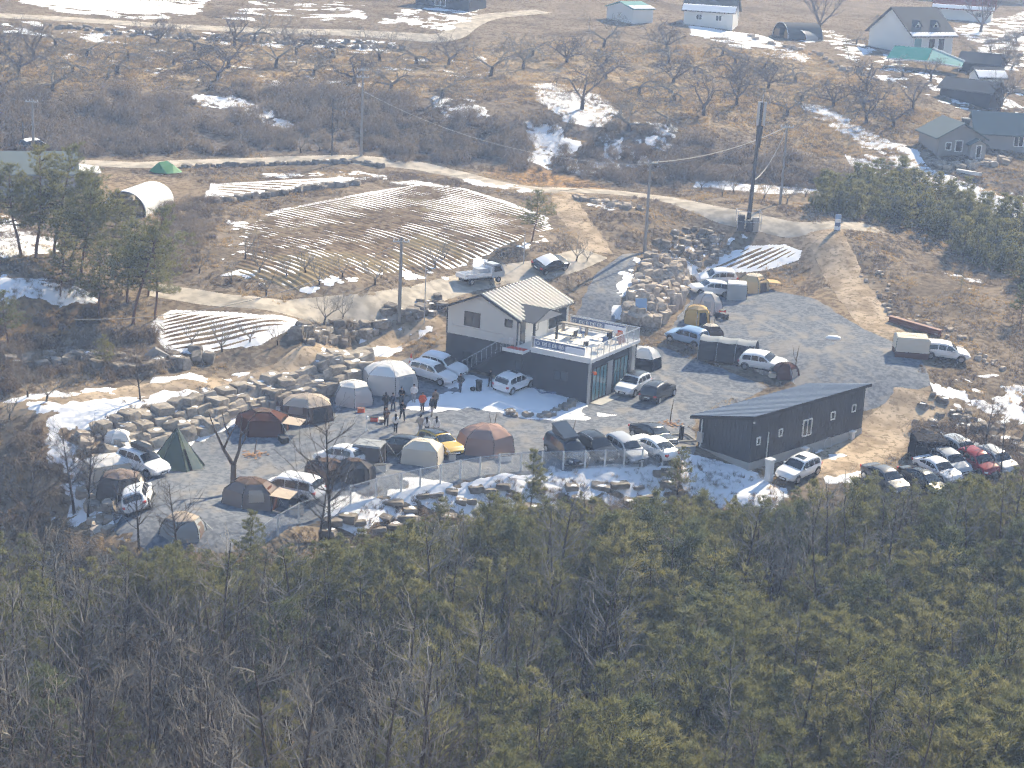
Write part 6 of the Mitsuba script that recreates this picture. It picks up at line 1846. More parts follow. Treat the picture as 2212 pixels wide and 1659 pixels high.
mk = pole('mast', 'dark steel antenna mast with panels on top at the bend of the village road', 1615, 492, 222, .27, 'mat_mast', 0, (.03, 0), 'mast', 'antenna_mast')
b, top, _ = POLES['mast']
h = top[2] - b[2]
for i, (dx, dy) in enumerate(((-.36, -.1), (.36, -.15), (.0, .38))):
    part(mk, 'antenna_panel', box(top[0] + dx - .15, top[0] + dx + .15, top[1] + dy - .1, top[1] + dy + .1, top[2] - 2.6, top[2] + .15), 'mat_galv')
part(mk, 'shroud', tube([top - [0.1, 0, 5.2], top - [.02, 0, 2.7]], [.27, .40], 10), 'mat_mast', True)
part(mk, 'lightning_rod', tube([top, top + [0.05, 0, 1.0]], .04, 5), 'mat_galv')
for i, (dx, dy, hh) in enumerate(((-.9, -.5, 1.6), (.8, -.6, 1.4), (.1, -.9, 1.1))):
    part(mk, 'equipment_cabinet', box(b[0] + dx - .38, b[0] + dx + .38, b[1] + dy - .3, b[1] + dy + .3, b[2] - .3, b[2] + hh), 'mat_grey_wall' if i % 2 else 'mat_charcoal')
part(mk, 'cage', cat([tube([(b[0] + x, b[1] + y, b[2]), (b[0] + x, b[1] + y, b[2] + 2.1)], .04, 5) for x in (-1.4, 1.4) for y in (-1.2, .8)] + [tube([(b[0] - 1.4, b[1] - 1.2, b[2] + z), (b[0] + 1.4, b[1] - 1.2, b[2] + z), (b[0] + 1.4, b[1] + .8, b[2] + z), (b[0] - 1.4, b[1] + .8, b[2] + z), (b[0] - 1.4, b[1] - 1.2, b[2] + z)], .03, 5) for z in (.9, 2.1)]), 'mat_galv')


def wire(a, b, label, sag=1.2, rad=.03, m='mat_wire'):
    k = thing('power_line', label, 'wire')
    a, b = np.asarray(a, float), np.asarray(b, float)
    t = np.linspace(0, 1, 16)[:, None]
    p = a + (b - a) * t - np.array([0, 0, 1.0]) * (4 * sag * t * (1 - t))
    put(k + '__cable', tube(p, rad, 5), m)


def ptop(t, d=0.3):
    b, top, _ = POLES[t]
    return b + (top - b) * (1 - d / np.linalg.norm(top - b))


def seen(px, py, z):
    return at_z(px, py, z)


wire(ptop('g', .3), ptop('a', 2.6), 'cable from the thin leaning pole to the tall grey pole', .3, .03)
wire(ptop('a', 3.0), ptop('e', .6), 'long sagging cable from the tall grey pole to the driveway pole', 2.2, .035, 'mat_wire_pale')
wire(ptop('e', .3), ptop('f', .3), 'thick pale cable bundle between the driveway pole and the slim pole', .9, .055, 'mat_wire_pale')
wire(ptop('e', .55), ptop('f', .6), 'thin dark cable just under the pale bundle', 1.0, .03)
wire(ptop('f', .4), POLES['mast'][0] + (POLES['mast'][1] - POLES['mast'][0]) * .38, 'pale cable falling from the slim pole to the mast', 1.1, .05, 'mat_wire_pale')
wire(ptop('f', 4.6), seen(2230, 470, 8.5), 'cable from the slim pole over the pine thicket to the right', 1.6, .03)
wire(seen(1830, 345, 14), seen(2260, 372, 13.5), 'double cable in front of the stone cottage', .6, .035, 'mat_wire_pale')
wire(seen(2000, 404, 10.5), seen(2260, 375, 13), 'cable rising to the right edge below the stone cottage', .4, .03, 'mat_wire_pale')
wire(ptop('e', .8), seen(1205, 413, 11), 'short cable dropping from the driveway pole to the left', .5, .03)
wire(ptop('d', .4), seen(160, 690, 11.5), 'cable running from the pole left of the house to the left pines', 2.0, .03, 'mat_wire')

# saplings on stakes and stems standing in the gravel
mat('bark', (.115, .09, .075), .9)
mat('mulch', (.34, .19, .10), .9)
for i, (px, py, h, lab) in enumerate(((1447, 917, 2.3, 'staked sapling with brown leaf mulch right of the black SUV'), (550, 984, 1.4, 'small stake in a heap of brown wood chips on the gravel'), (1066, 940, 1.9, 'thin forked sapling behind the pink brown tent'), (1237, 944, 1.6, 'thin bent sapling behind the row of dark cars'), (1718, 795, 2.2, 'bare forked sapling above the far end of the shed roof'))):
    p = hit(px, py)
    k = thing('sapling', lab, 'sapling')
    st = [tube([p, p + [.05, 0, h * .5], p + [.18, .05, h]], [.06, .045, .02], 5)]
    if i in (2, 4):
        st.append(tube([p + [.04, 0, h * .3], p + [-.3, 0, h * .6], p + [-.42, .1, h]], [.04, .03, .015], 5))
    part(k, 'stem', cat(st), 'mat_bark')
    if i in (0, 1):
        hp = r.normal(0, 1, (60, 3)) * [.45, .45, .05]
        part(k, 'mulch', cat([tf(trimesh.creation.box(extents=(.2, .12, .03)), M(p[0] + q[0], p[1] + q[1], p[2] + .07 + abs(q[2]), q[0] * 9)) for q in hp]), 'mat_mulch')

# ---------------------------------------------------------------- plants
mat('bark_grey', (.14, .12, .108), .95)
mat('bark_dark', (.075, .06, .052), .95)
mat('bark_red', (.17, .10, .07), .95)
mat('twig', (.235, .21, .17), .95)
mat('twig_grey', (.265, .25, .22), .95)


def leafmat(name, c, t):
    scene['mat_' + name] = {'type': 'principledthin', 'base_color': {'type': 'rgb', 'value': list(c)}, 'roughness': .6, 'diff_trans': t, 'spec_trans': 0.0}
    return 'mat_' + name


leafmat('needle', (.20, .205, .10), 1.0)
leafmat('needle_dark', (.15, .172, .095), .9)
leafmat('needle_yellow', (.25, .242, .115), 1.0)
leafmat('straw', (.48, .36, .205), .7)
leafmat('dry_stem', (.32, .265, .205), .5)
leafmat('dead_brown', (.21, .165, .13), .5)
leafmat('bramble', (.28, .235, .195), .5)


def ribbons(p0, p1, w, r, bend=None):
    """thin leaf-like triangles pairs from p0 to p1 (arrays n x 3), width w"""
    n = len(p0)
    d = p1 - p0
    s = np.cross(d, r.normal(0, 1, (n, 3)))
    s /= np.linalg.norm(s, axis=1, keepdims=True) + 1e-9
    w = np.broadcast_to(np.asarray(w, float), (n,))[:, None]
    m = (p0 + p1) / 2 + (bend if bend is not None else 0)
    V = np.stack([p0 - s * w * .5, p0 + s * w * .5, m + s * w * .45, m - s * w * .45, p1], 1).reshape(-1, 3)
    b = np.arange(n)[:, None] * 5
    F = np.concatenate([b + [0, 1, 2], b + [0, 2, 3], b + [3, 2, 4]], 0)
    return V, F


def needles(p0, p1, w, r):
    n = len(p0)
    d = p1 - p0
    s = np.cross(d, r.normal(0, 1, (n, 3)))
    s /= np.linalg.norm(s, axis=1, keepdims=True) + 1e-9
    V = np.stack([p0 - s * w * .5, p0 + s * w * .5, p1], 1).reshape(-1, 3)
    return V, np.arange(3 * n).reshape(-1, 3)


def merge_vf(parts):
    V, F, o = [], [], 0
    for v, f in parts:
        V.append(v)
        F.append(f + o)
        o += len(v)
    return trimesh.Trimesh(np.vstack(V), np.vstack(F), process=False)


def branchy(r, base, d, length, rad, level, maxlev, out, tips, droop=0.0, up=.15, nsub=(3, 5), spread=.75, shrink=(.5, .72), wig=.12):
    n = 4 if level < 2 else 3
    p = [base]
    dd = d / np.linalg.norm(d)
    for i in range(n):
        dd = dd + r.normal(0, wig, 3) + [0, 0, up * .3 - droop * .3]
        dd /= np.linalg.norm(dd)
        p.append(p[-1] + dd * length / n)
    p = np.array(p)
    rr = np.linspace(rad, rad * (.45 if level < maxlev else .25), n + 1)
    out.append((level, p, rr))
    if level >= maxlev:
        tips.append((p[-1], dd))
        return
    k = int(r.integers(nsub[0], nsub[1] + 1))
    for i in range(k):
        t = 1.0 if i == 0 else r.uniform(.35, .98)
        q = p[min(int(t * n), n - 1)] + (p[min(int(t * n) + 1, n)] - p[min(int(t * n), n - 1)]) * (t * n - int(t * n)) if t < 1 else p[-1]
        e = r.normal(0, 1, 3)
        e -= dd * (e @ dd)
        e /= np.linalg.norm(e)
        nd = dd * (1 - spread * .5) + e * spread * (0.45 if i == 0 else 1) + np.array([0, 0, up])
        branchy(r, q, nd, length * r.uniform(*shrink), rad * (.45 if level < maxlev else .25) * (1.25 if i == 0 else .95), level + 1, maxlev, out, tips, droop, up, nsub, spread, shrink, wig)


def tubes_mesh(segs, rmin=.008):
    ms = []
    for lev, p, rr in segs:
        ms.append(tube(p, np.maximum(rr, rmin), 6 if lev == 0 else (4 if lev == 1 else 3), False))
    return cat(ms)


def bare_tree(seed, h, trunk_h, rad, lean=.0, levels=3, limbs=(3, 4), spread=.8, up=.15, limb_len=.5, nsub=(3, 5), wig=.12, rmin=.008, droop=0.):
    r = np.random.default_rng(seed)
    top = np.array([r.normal(0, lean), r.normal(0, lean), trunk_h])
    tp = np.array([[0, 0, -.35], [top[0] * .2, top[1] * .2, trunk_h * .4], top])
    segs, tips = [], []
    nl = int(r.integers(limbs[0], limbs[1] + 1))
    a0 = r.uniform(0, 6.28)
    for i in range(nl):
        a = a0 + i * 6.283 / nl + r.uniform(-.35, .35)
        d = np.array([math.cos(a) * spread, math.sin(a) * spread, 1.0 - spread * .35])
        branchy(r, top - [0, 0, r.uniform(0, .25) * trunk_h], d, h * limb_len * r.uniform(.85, 1.15), rad * .62, 1, levels, segs, tips, droop, up, nsub, spread, wig=wig)
    trunk = tube(tp, [rad * 1.25, rad * 1.0, rad * .85], 7, True)
    return trunk, tubes_mesh(segs, rmin), tips


def group(name, children):
    scene[name] = {'type': 'shapegroup', **children}
    return name


def spire_tree(seed, h, rad, levels=2, nb=18, blen=.28, up=.55):
    """upright bare forest tree: a leader with ascending branches"""
    r = np.random.default_rng(seed)
    n = 8
    p = [np.array([0, 0, -.3])]
    d = np.array([r.normal(0, .05), r.normal(0, .05), 1.0])
    for i in range(n):
        d = d + np.array([r.normal(0, .05), r.normal(0, .05), .1])
        d /= np.linalg.norm(d)
        p.append(p[-1] + d * (h + .3) / n)
    p = np.array(p)
    trunk = tube(p, np.linspace(rad, rad * .12, n + 1), 6, True)
    segs, tips = [], []
    for i in range(nb):
        t = r.uniform(.28, .97)
        q = p[int(t * n)] + (p[int(t * n) + 1] - p[int(t * n)]) * (t * n - int(t * n))
        a = r.uniform(0, 6.283)
        e = np.array([math.cos(a), math.sin(a), up + r.uniform(-.1, .3)])
        branchy(r, q, e, h * blen * (1.15 - t * .8) * r.uniform(.7, 1.2), rad * .36 * (1.1 - t * .7), 1, levels, segs, tips, 0, .18, (4, 6), .7, (.45, .7))
    return trunk, tubes_mesh(segs), tips


def pine(seed, h, rad, layers=9, crown0=.3, width=.27, flat=0.0, tuft=16, lean=.03, tl=.30, density=1.0):
    r = np.random.default_rng(seed)
    n = 8
    p = [np.array([0, 0, -.3])]
    d = np.array([r.normal(0, lean), r.normal(0, lean), 1.0])
    for i in range(n):
        d = d + np.array([r.normal(0, lean), r.normal(0, lean), .12])
        d /= np.linalg.norm(d)
        p.append(p[-1] + d * (h + .3) / n)
    p = np.array(p)
    trunk = tube(p, np.linspace(rad, rad * .14, n + 1), 6, True)
    br, nd = [], []
    for L in range(layers):
        t = crown0 + (1 - crown0) * (L + r.uniform(0, .6)) / layers
        t = min(t, .985)
        q = p[int(t * n)] + (p[int(t * n) + 1] - p[int(t * n)]) * (t * n - int(t * n))
        u = (t - crown0) / (1 - crown0)
        reach = h * width * ((1 - u) ** .75 + .10) * (1 if not flat else (1.1 - .5 * abs(u - .45)))
        for b in range(int(r.integers(4, 7))):
            if r.random() > .9 * density + .1:
                continue
            a = r.uniform(0, 6.283)
            ln = reach * r.uniform(.55, 1.1)
            upw = .55 - .55 * (1 - u) + r.uniform(-.1, .25) - flat * .15
            dv = np.array([math.cos(a), math.sin(a), upw])
            dv /= np.linalg.norm(dv)
            mid = q + dv * ln * .55
            end = q + dv * ln + np.array([0, 0, ln * .16])
            br.append(tube([q, mid, end], [rad * .28 * (1.1 - u * .8), rad * .16, .012], 3, False))
            m = max(3, int(ln * 4.2))
            for j in range(m):
                s = r.uniform(.35, 1.05)
                c = q + (mid - q) * min(s / .55, 1) + (end - mid) * max((s - .55) / .45, 0)
                c = c + r.normal(0, ln * .10 + .06, 3) * [1, 1, .45]
                k = tuft
                dv2 = r.normal(0, 1, (k, 3))
                dv2[:, 2] = np.abs(dv2[:, 2]) * .9 + .15
                dv2 += dv * .6
                dv2 /= np.linalg.norm(dv2, axis=1, keepdims=True)
                o = c + r.normal(0, .07, (k, 3))
                nd.append(needles(o, o + dv2 * r.uniform(.6, 1.15, (k, 1)) * tl, .052, r))
    return trunk, cat(br) if br else None, merge_vf(nd)


# --- prototypes
BT = []
for s in range(5):
    t, b, _ = spire_tree(100 + s, 8.2 + s * .35, .11 + .013 * s, nb=[16, 20, 15, 20, 18][s], blen=[.27, .24, .33, .25, .3][s])
    BT.append(group(f'bare_tree_group_{s}', {'trunk': mikit.ply(t, 'mat_bark_dark', smooth=True), 'crown': mikit.ply(b, ['mat_twig', 'mat_twig_grey', 'mat_bark_grey'][s % 3])}))
PT = []
for s in range(7):
    t, b, nd = pine(200 + s, 7.0 + .5 * (s % 4), .09, layers=[9, 10, 8, 11, 9, 10, 8][s], crown0=[.25, .3, .2, .3, .35, .22, .28][s], width=[.33, .28, .37, .3, .35, .31, .38][s], tuft=[19, 17, 21, 18, 20, 18, 20][s], tl=.36)
    PT.append(group(f'pine_group_{s}', {'trunk': mikit.ply(t, 'mat_bark_dark', smooth=True), 'limbs': mikit.ply(b, 'mat_bark_dark'), 'crown': mikit.ply(nd, ['mat_needle', 'mat_needle', 'mat_needle_yellow', 'mat_needle', 'mat_needle_dark', 'mat_needle', 'mat_needle_yellow'][s])}))
OT = []
for s in range(6):
    t, b, _ = bare_tree(300 + s, 4.6 + .25 * (s % 3), .75 + .2 * (s % 3), .20, .12, 4, (3, 5), 1.12, -.02, .50, (4, 5), .2, .015, droop=.02)
    OT.append(group(f'orchard_tree_group_{s}', {'trunk': mikit.ply(t, 'mat_bark_dark', smooth=True), 'crown': mikit.ply(b, ['mat_bark_grey', 'mat_twig'][s % 2])}))
BUSH = []
for s in range(4):
    a_, b_, nd = pine(450 + s, 4.0, .09, layers=9, crown0=.05, width=.46, tuft=18, tl=.36)
    BUSH.append(group(f'bushy_pine_group_{s}', {'trunk': mikit.ply(a_, 'mat_bark_dark', smooth=True), 'limbs': mikit.ply(b_, 'mat_bark_dark'), 'crown': mikit.ply(nd, ['mat_needle', 'mat_needle_yellow', 'mat_needle', 'mat_needle_yellow'][s])}))
ST = []
for s in range(3):
    t, b, _ = bare_tree(330 + s, 2.6, .5, .07, .08, 3, (3, 5), .7, .2, .45, (3, 5), .14)
    ST.append(group(f'small_tree_group_{s}', {'trunk': mikit.ply(t, 'mat_bark_dark', smooth=True), 'crown': mikit.ply(b, 'mat_twig')}))
KT = []
for s in range(3):
    t, b, nd = pine(400 + s, 9.5 + s, .17, layers=13, crown0=.34, width=.40, flat=1.0, tuft=14, lean=.09, tl=.40)
    KT.append(group(f'red_pine_group_{s}', {'trunk': mikit.ply(t, 'mat_bark_red', smooth=True), 'limbs': mikit.ply(b, 'mat_bark_dark'), 'crown': mikit.ply(nd, 'mat_needle_yellow' if s == 1 else 'mat_needle')}))


def plant(name, g, x, y, label, cat_, grp=None, s=1.0, rz=0.0, z=None, sz=None, sink=0.0):
    k = key(name)
    z = float(ground(x, y)) if z is None else z
    m = M(x, y, z - sink, rz) @ np.diag([s, s, sz or s, 1])
    scene[k] = {'type': 'instance', 'to_world': T(m.tolist()), 'group': {'type': 'ref', 'id': g}}
    labels[k] = {'label': label, 'category': cat_}
    if grp:
        labels[k]['group'] = grp
    return k


# ---------------------------------------------------------------- the forest in front
r = np.random.default_rng(77)
FZ = GZ['forest']


def pxy(p):
    return proj(np.array(p))


cells = []
for iy, y in enumerate(np.arange(76, 140, 2.05)):
    for x in np.arange(-48, 62, 2.15):
        xx, yy = x + r.uniform(-.95, .95) + (iy % 2) * 1.05, y + r.uniform(-.9, .9)
        if not inside(FZ, xx, yy):
            continue
        z = float(ground(xx, yy))
        q = pxy((xx, yy, z + 6))
        if -120 < q[0] < 2330 and q[1] < 1900:
            cells.append((xx, yy, z, q))
_edge_line = LineString(_EDGE)
n_p = n_b = 0
forest_items = []
for xx, yy, z, q in cells:
    de = dist_to(_edge_line, np.array([xx]), np.array([yy]))[0]
    # where pines stand: the band behind the fence and the right-hand hollow; bare wood in the lower left
    fx, fy = q[0] / 2212, q[1] / 1659
    w = .95 - 1.9 * max(0, min(1, (fy - .76) / .12)) * max(0, min(1, (.50 - fx) / .22)) + .0
    if fx > .42:
        w = .74 + .24 * math.sin(xx * .21 + 1.0) * math.cos(yy * .23)
        w += .8 * (float(fbm2(np.array([xx]), np.array([yy]), 13, 3, 77)[0]) - .5) * 2
    if fx < .12 and fy < .74:
        w = .15
    top = 44 - 0  # trees by the lot stay below the fence line
    is_pine = r.random() < max(.04, min(.97, w))
    s = r.uniform(.72, 1.32)
    if de < 5:
        s *= .72 + .056 * de
    forest_items.append((is_pine, xx, yy, s, q, de))
for i in range(900):   # young pines crowd the rim
    e = _edge_line.interpolate(r.uniform(.18, 1), normalized=True)
    xx, yy = e.x + r.uniform(-1, 1), e.y - r.uniform(1.0, 9.0)
    z = float(ground(xx, yy))
    q = pxy((xx, yy, z + 3))
    if inside(FZ, xx, yy) and -60 < q[0] < 2270 and all((xx - f[1]) ** 2 + (yy - f[2]) ** 2 > 1.5 for f in forest_items):
        forest_items.append((True, xx, yy, r.uniform(.45, .8), q, 9.0))
forest_items.sort(key=lambda t: t[2] if t[5] != 9.0 else t[2] - 12)
cnt = {True: sum(1 for t in forest_items if t[0]), False: sum(1 for t in forest_items if not t[0])}
lim = 298
seen_n = {True: 0, False: 0}
for is_pine, xx, yy, s, q, de in forest_items:
    # keep the rim open so that the fence and the snow bank stay in view
    tz = float(ground(xx, yy)) + (7.6 if is_pine else 9) * s
    tp = pxy((xx, yy, tz))
    rim = np.interp(tp[0], [0, 120, 240, 480, 620, 760, 900, 1100, 1250, 1450, 1500, 1700, 1800, 2000, 2212], [1150, 1170, 1190, 1195, 1180, 1145, 1118, 1088, 1072, 1062, 1066, 1072, 1030, 1024, 1016])
    over = rim + r.uniform(-14, 34) - tp[1]
    if over > 0:
        lim_h = (tz - float(ground(xx, yy))) * (1 - over / max(60.0, pxy((xx, yy, float(ground(xx, yy))))[1] - tp[1]))
        s2 = lim_h / (7.6 if is_pine else 9)
        if s2 < .17 or (s2 < .33 and not is_pine):
            continue
        s = s2
    seen_n[is_pine] += 1
    if seen_n[is_pine] > lim:
        nm = 'rim_pines' if is_pine else 'rim_bare_trees'
        m = M(xx, yy, float(ground(xx, yy)), r.uniform(0, 6.28), s)
        scene[f'{nm}__{seen_n[is_pine]:03d}'] = {'type': 'instance', 'to_world': T(m.tolist()), 'group': {'type': 'ref', 'id': (PT if is_pine else BT)[int(r.integers(5))]}}
        labels[nm] = {'label': 'smaller green pines at the far rim of the front forest' if is_pine else 'smaller leafless trees at the far rim of the front forest', 'category': 'trees', 'kind': 'stuff'}
        continue
    where = 'in the lower left corner' if tp[0] < 700 and tp[1] > 1420 else 'at its left end' if tp[0] < 700 else 'along the bottom edge' if tp[1] > 1470 else 'below the chain link fence' if tp[0] < 1450 and tp[1] < 1250 else 'below the shed and dirt yard' if tp[1] < 1250 else 'in the middle of the wood' if tp[0] < 1450 else 'at the right side of the wood'
    if is_pine:
        plant('pine_tree', PT[int(r.integers(len(PT)))], xx, yy, f'green pine of the front forest, {where}', 'pine tree', f'front forest pines {where}', s, r.uniform(0, 6.28))
    else:
        plant('bare_tree', BT[int(r.integers(len(BT)))], xx, yy, f'leafless grey tree of the front forest, {where}', 'tree', f'front forest leafless trees {where}', s, r.uniform(0, 6.28))


# ---------------------------------------------------------------- orchard and other single trees
ORCH = [(40,160),(157,158),(113,197),(275,133),(252,160),(375,142),(3,200),(595,148),(677,163),(470,173),(493,147),(550,90),(507,100),(72,130),(187,123),(765,180),(844,197),(954,213),(969,140),(1309,173),(1309,137),(1224,137),(1304,103),(1457,220),(1444,273),(1359,283),(1257,237),(1454,180),(1444,137),(1440,108),(1591,230),(1731,217),(1718,177),(1871,267),(1865,233),(1870,203),(1971,240),(1588,140),(1596,197),(1588,170),(340,95),(420,110),(640,118),(720,125),(820,135),(900,140),(1060,165),(1130,150),(1520,250),(1660,190),(1650,150),(1560,120),(1800,230),(20,110),(120,100),(1380,205),(1150,120),(1700,250),(1930,275),(1500,160)]
ORD = ['first', 'second', 'third', 'fourth', 'fifth', 'sixth', 'seventh', 'eighth', 'ninth', 'tenth', 'eleventh', 'twelfth', 'thirteenth', 'fourteenth', 'fifteenth', 'sixteenth', 'seventeenth', 'eighteenth', 'nineteenth', 'twentieth', 'twenty first', 'twenty second', 'twenty third', 'twenty fourth', 'twenty fifth', 'twenty sixth']
for lo_, hi_, row in ((0, 128, 'upper'), (128, 178, 'middle'), (178, 400, 'lower')):
    for i, (px, py) in enumerate(sorted(q for q in ORCH if lo_ <= q[1] < hi_)):
        p = hit(px, py)
        plant('orchard_tree', OT[int(r.integers(len(OT)))], p[0], p[1], f'leafless orchard tree, {ORD[i]} from the left in the {row} orchard row', 'tree', 'orchard trees on the hillside', r.uniform(1.05, 1.4), r.uniform(0, 6.28))
big = bare_tree(350, 8.0, 1.6, .30, .1, 4, (4, 5), .55, .25, .5, (3, 5), .12)
BIG = group('big_tree_group', {'trunk': mikit.ply(big[0], 'mat_bark_dark', smooth=True), 'crown': mikit.ply(big[1], 'mat_bark_grey')})
for px, py, s, lab in ((1770, 72, 1.0, 'tall leafless tree above the orchard, beside the tarp tunnels'), (2118, 70, 1.0, 'wide leafless tree at the right side of the dormer house'), (2162, 165, .8, 'leafless tree right of the slate shed'), (2158, 240, .7, 'leafless tree in front of the small white house with two windows')):
    p = hit(px, py)
    plant('tall_tree', BIG, p[0], p[1], lab, 'tree', None, s, r.uniform(0, 6))
# trees and shrubs along the fields and paths
SM = [(1586,420),(1516,410),(1861,387),(2021,400),(1460,400),(1650,430),(1740,425),(1560,425),(1700,440),
      (560,590),(620,600),(430,590),(575,640),(690,615),(500,610),(740,600),(810,615),(660,590),(530,560),
      (415,745),(480,760),(600,745),(540,740),(700,700),(740,690),(660,745),(1245,565),(1268,565),(960,560),(940,580),
      (235,800),(60,860),(100,870),(20,905),(160,1000),(640,140),(600,320),(650,330),(520,325),(690,325)]
AREA = (('below the right bank', lambda x, y: y < 445 and x > 1400), ('by the left village road', lambda x, y: y < 345), ('on the left bank', lambda x, y: x < 300), ('round the small snowy field', lambda x, y: y >= 680), ('by the farm road', lambda x, y: True))
SM2 = {}
for q in sorted(SM):
    SM2.setdefault(next(n for n, f in AREA if f(*q)), []).append(q)
for area, qs in SM2.items():
    for i, (px, py) in enumerate(qs):
        p = hit(px, py)
        plant('small_tree', ST[int(r.integers(len(ST)))], p[0], p[1], f'small leafless tree, {ORD[i]} from the left of those {area}', 'tree', 'small leafless trees by the fields and paths', r.uniform(.75, 1.35), r.uniform(0, 6))
# the camp's own trees
cm = bare_tree(361, 5.2, 2.2, .21, .02, 2, (2, 2), .42, .35, .46, (2, 3), .05)
k = key('pollarded_tree')
p = hit(504, 1066)
labels[k] = {'label': 'pollarded bare tree with a forked trunk standing on the gravel left of the white van', 'category': 'tree'}
F = M(p[0], p[1], p[2], .0)
limbs = [tube([(0, 0, -.2), (0, .0, 1.5), (.02, 0, 2.3)], [.26, .21, .2], 8)]
for pts, rad in ((((.0, 0, 2.2), (-.75, .1, 3.4), (-1.25, .0, 4.6), (-1.95, .2, 6.3)), (.16, .12, .08, .03)), (((-.75, .1, 3.4), (-.35, .3, 4.4), (-.7, .3, 5.2), (-.95, .5, 6.2)), (.10, .07, .05, .025)), (((-.75, .1, 3.4), (-.3, -.3, 4.5), (.25, -.3, 5.5)), (.09, .06, .03)),
                 (((.02, 0, 2.2), (.42, .0, 3.4), (.5, .1, 4.6), (.62, 0, 6.2)), (.16, .12, .07, .03)), (((.46, 0, 3.5), (.8, .2, 4.2), (1.0, .3, 5.3)), (.08, .06, .03)), (((.5, .1, 4.4), (.95, -.2, 5.2), (1.2, 0, 5.7)), (.06, .04, .02))):
    limbs.append(tube(pts, rad, 6))
part(k, 'trunk', limbs[0], 'mat_bark', True, tw=F)
for l in limbs[1:]:
    part(k, 'limb', l, 'mat_bark', True, tw=F)
wt_ = spire_tree(372, 9.2, .16, 2, 34, .44, .55)
WT_G = group('fence_tree_group', {'trunk': mikit.ply(wt_[0], 'mat_bark_dark', smooth=True), 'crown': mikit.ply(wt_[1], 'mat_bark_dark')})
for px, py, s, lab in ((712, 1168, 1.0, 'large leafless tree outside the fence in front of the wrinkled brown tents'), (690, 1172, .62, 'slimmer leafless tree close beside the large one at the fence'),
                       (300, 1190, .62, 'leafless tree at the lower left rim of the gravel'), (384, 1200, .58, 'leafless crooked tree in front of the pale patterned dome tent'), (160, 1110, .75, 'leafless tree on the bare bank left of the charcoal tent'),
                       (190, 1120, .7, 'slender leafless tree at the left rim, right of its neighbour'), (303, 866, .5, 'leafless tree leaning over the snowy upper path'), (60, 1160, .7, 'leafless tree at the lower left edge of the view'),
                       (2085, 1010, .55, 'leafless tree in front of the silver SUV on the dirt yard'), (2120, 1000, .62, 'leafless twin tree behind the red car'), (2160, 1040, .6, 'leafless tree at the right edge near the red car'), (2010, 1010, .4, 'small leafless tree beside the black box tent')):
    p = hit(px, py)
    plant('leafless_tree', WT_G, p[0], p[1], lab, 'tree', None, s, r.uniform(0, 6))
# pines on the left and single pines
for px, py, s, i, lab in ((185, 555, .9, 0, 'dense pine behind the clump, right below the polytunnel mouth'), (150, 590, .8, 2, 'pine filling the gap in the middle of the left clump'), (275, 655, .8, 0, 'pine just above the broad pine at the snow filled rows'), (335, 690, .75, 1, 'pine hanging over the left end of the snow filled rows'), (47, 553, .92, 0, 'tall red trunked pine farthest left at the left house'), (77, 556, 1.0, 1, 'tallest red trunked pine of the clump by the left house'), (117, 556, .95, 2, 'leaning red trunked pine right of the tallest one'), (175, 600, .85, 0, 'pine in the middle of the left clump above the thicket'),
                          (245, 600, .8, 1, 'pine at the right side of the left clump below the polytunnel'), (287, 700, .95, 2, 'broad pine standing just left of the snow filled field rows'), (320, 640, .6, 1, 'smaller pine between the broad pine and the farm road'), (20, 745, .5, 0, 'small pine on the red soil at the left edge'),
                          (230, 800, .3, 1, 'low young pine on the dark bank above the snowy path'), (215, 690, .6, 2, 'pine beside the red soil bank at the left'), (130, 640, .55, 1, 'low pine in front of the left snow bank')):
    p = hit(px, py)
    plant('red_pine', KT[i], p[0], p[1], lab, 'pine tree', None, s, r.uniform(0, 6))
sp_ = pine(430, 5.2, .14, 6, .45, .30, 1.0, 10, .1, .3, .5)
SPG = group('sparse_pine_group', {'trunk': mikit.ply(sp_[0], 'mat_bark_dark', smooth=True), 'limbs': mikit.ply(sp_[1], 'mat_bark_dark'), 'crown': mikit.ply(sp_[2], 'mat_needle')})
p = hit(1148, 522)
plant('red_pine', KT[0], p[0], p[1], 'lone pine with an umbrella crown at the lower right corner of the ploughed field', 'pine tree', None, .62, 1.0)
for px, py, s, lab in ((1836, 128, .6, 'low flat topped pine left of the dormer house'), (2075, 627, .35, 'young pine in the dry grass right of the dirt track')):
    p = hit(px, py)
    plant('sparse_pine', SPG, p[0], p[1], lab, 'pine tree', None, s, r.uniform(0, 6))
for px, py, s, i, lab in ((1145, 1108, .68, 1, 'young pine rising in front of the fence beside the dark van'), (1462, 1075, .5, 3, 'young pine in front of the fence left of the shed'), (540, 1232, .62, 0, 'young pine at the lower left fence corner'), (2205, 700, .6, 4, 'pine cut by the right edge above the snow heap')):
    p = hit(px, py)
    plant('young_pine', PT[i], p[0], p[1], lab, 'pine tree', None, s, r.uniform(0, 6))
for i, (px, py, s) in enumerate([(795, 1610, 1.05), (487, 1560, .95), (590, 1500, .8), (430, 1640, 1.0), (960, 1520, .85), (330, 1600, .9), (690, 1640, .95), (1010, 1600, .8), (1495, 1480, .75), (250, 1440, .8)]):
    p = hit(px, py)
    plant('dark_tree', WT_G, p[0], p[1], 'tall dark trunked leafless tree standing in the front wood', 'tree', 'tall dark trunked trees in the front wood', s, r.uniform(0, 6))
for i, (px, py) in enumerate([(1905, 60), (2105, 120), (2140, 110), (2185, 150), (2195, 90), (2160, 205), (2190, 300), (1850, 95), (2010, 175), (1950, 165), (2185, 260), (2040, 20)]):
    p = hit(px, py)
    plant('village_tree', OT[i % 6], p[0], p[1], 'leafless tree among the hillside houses at the upper right', 'tree', 'leafless trees among the hillside houses', r.uniform(.6, 1.0), r.uniform(0, 6))
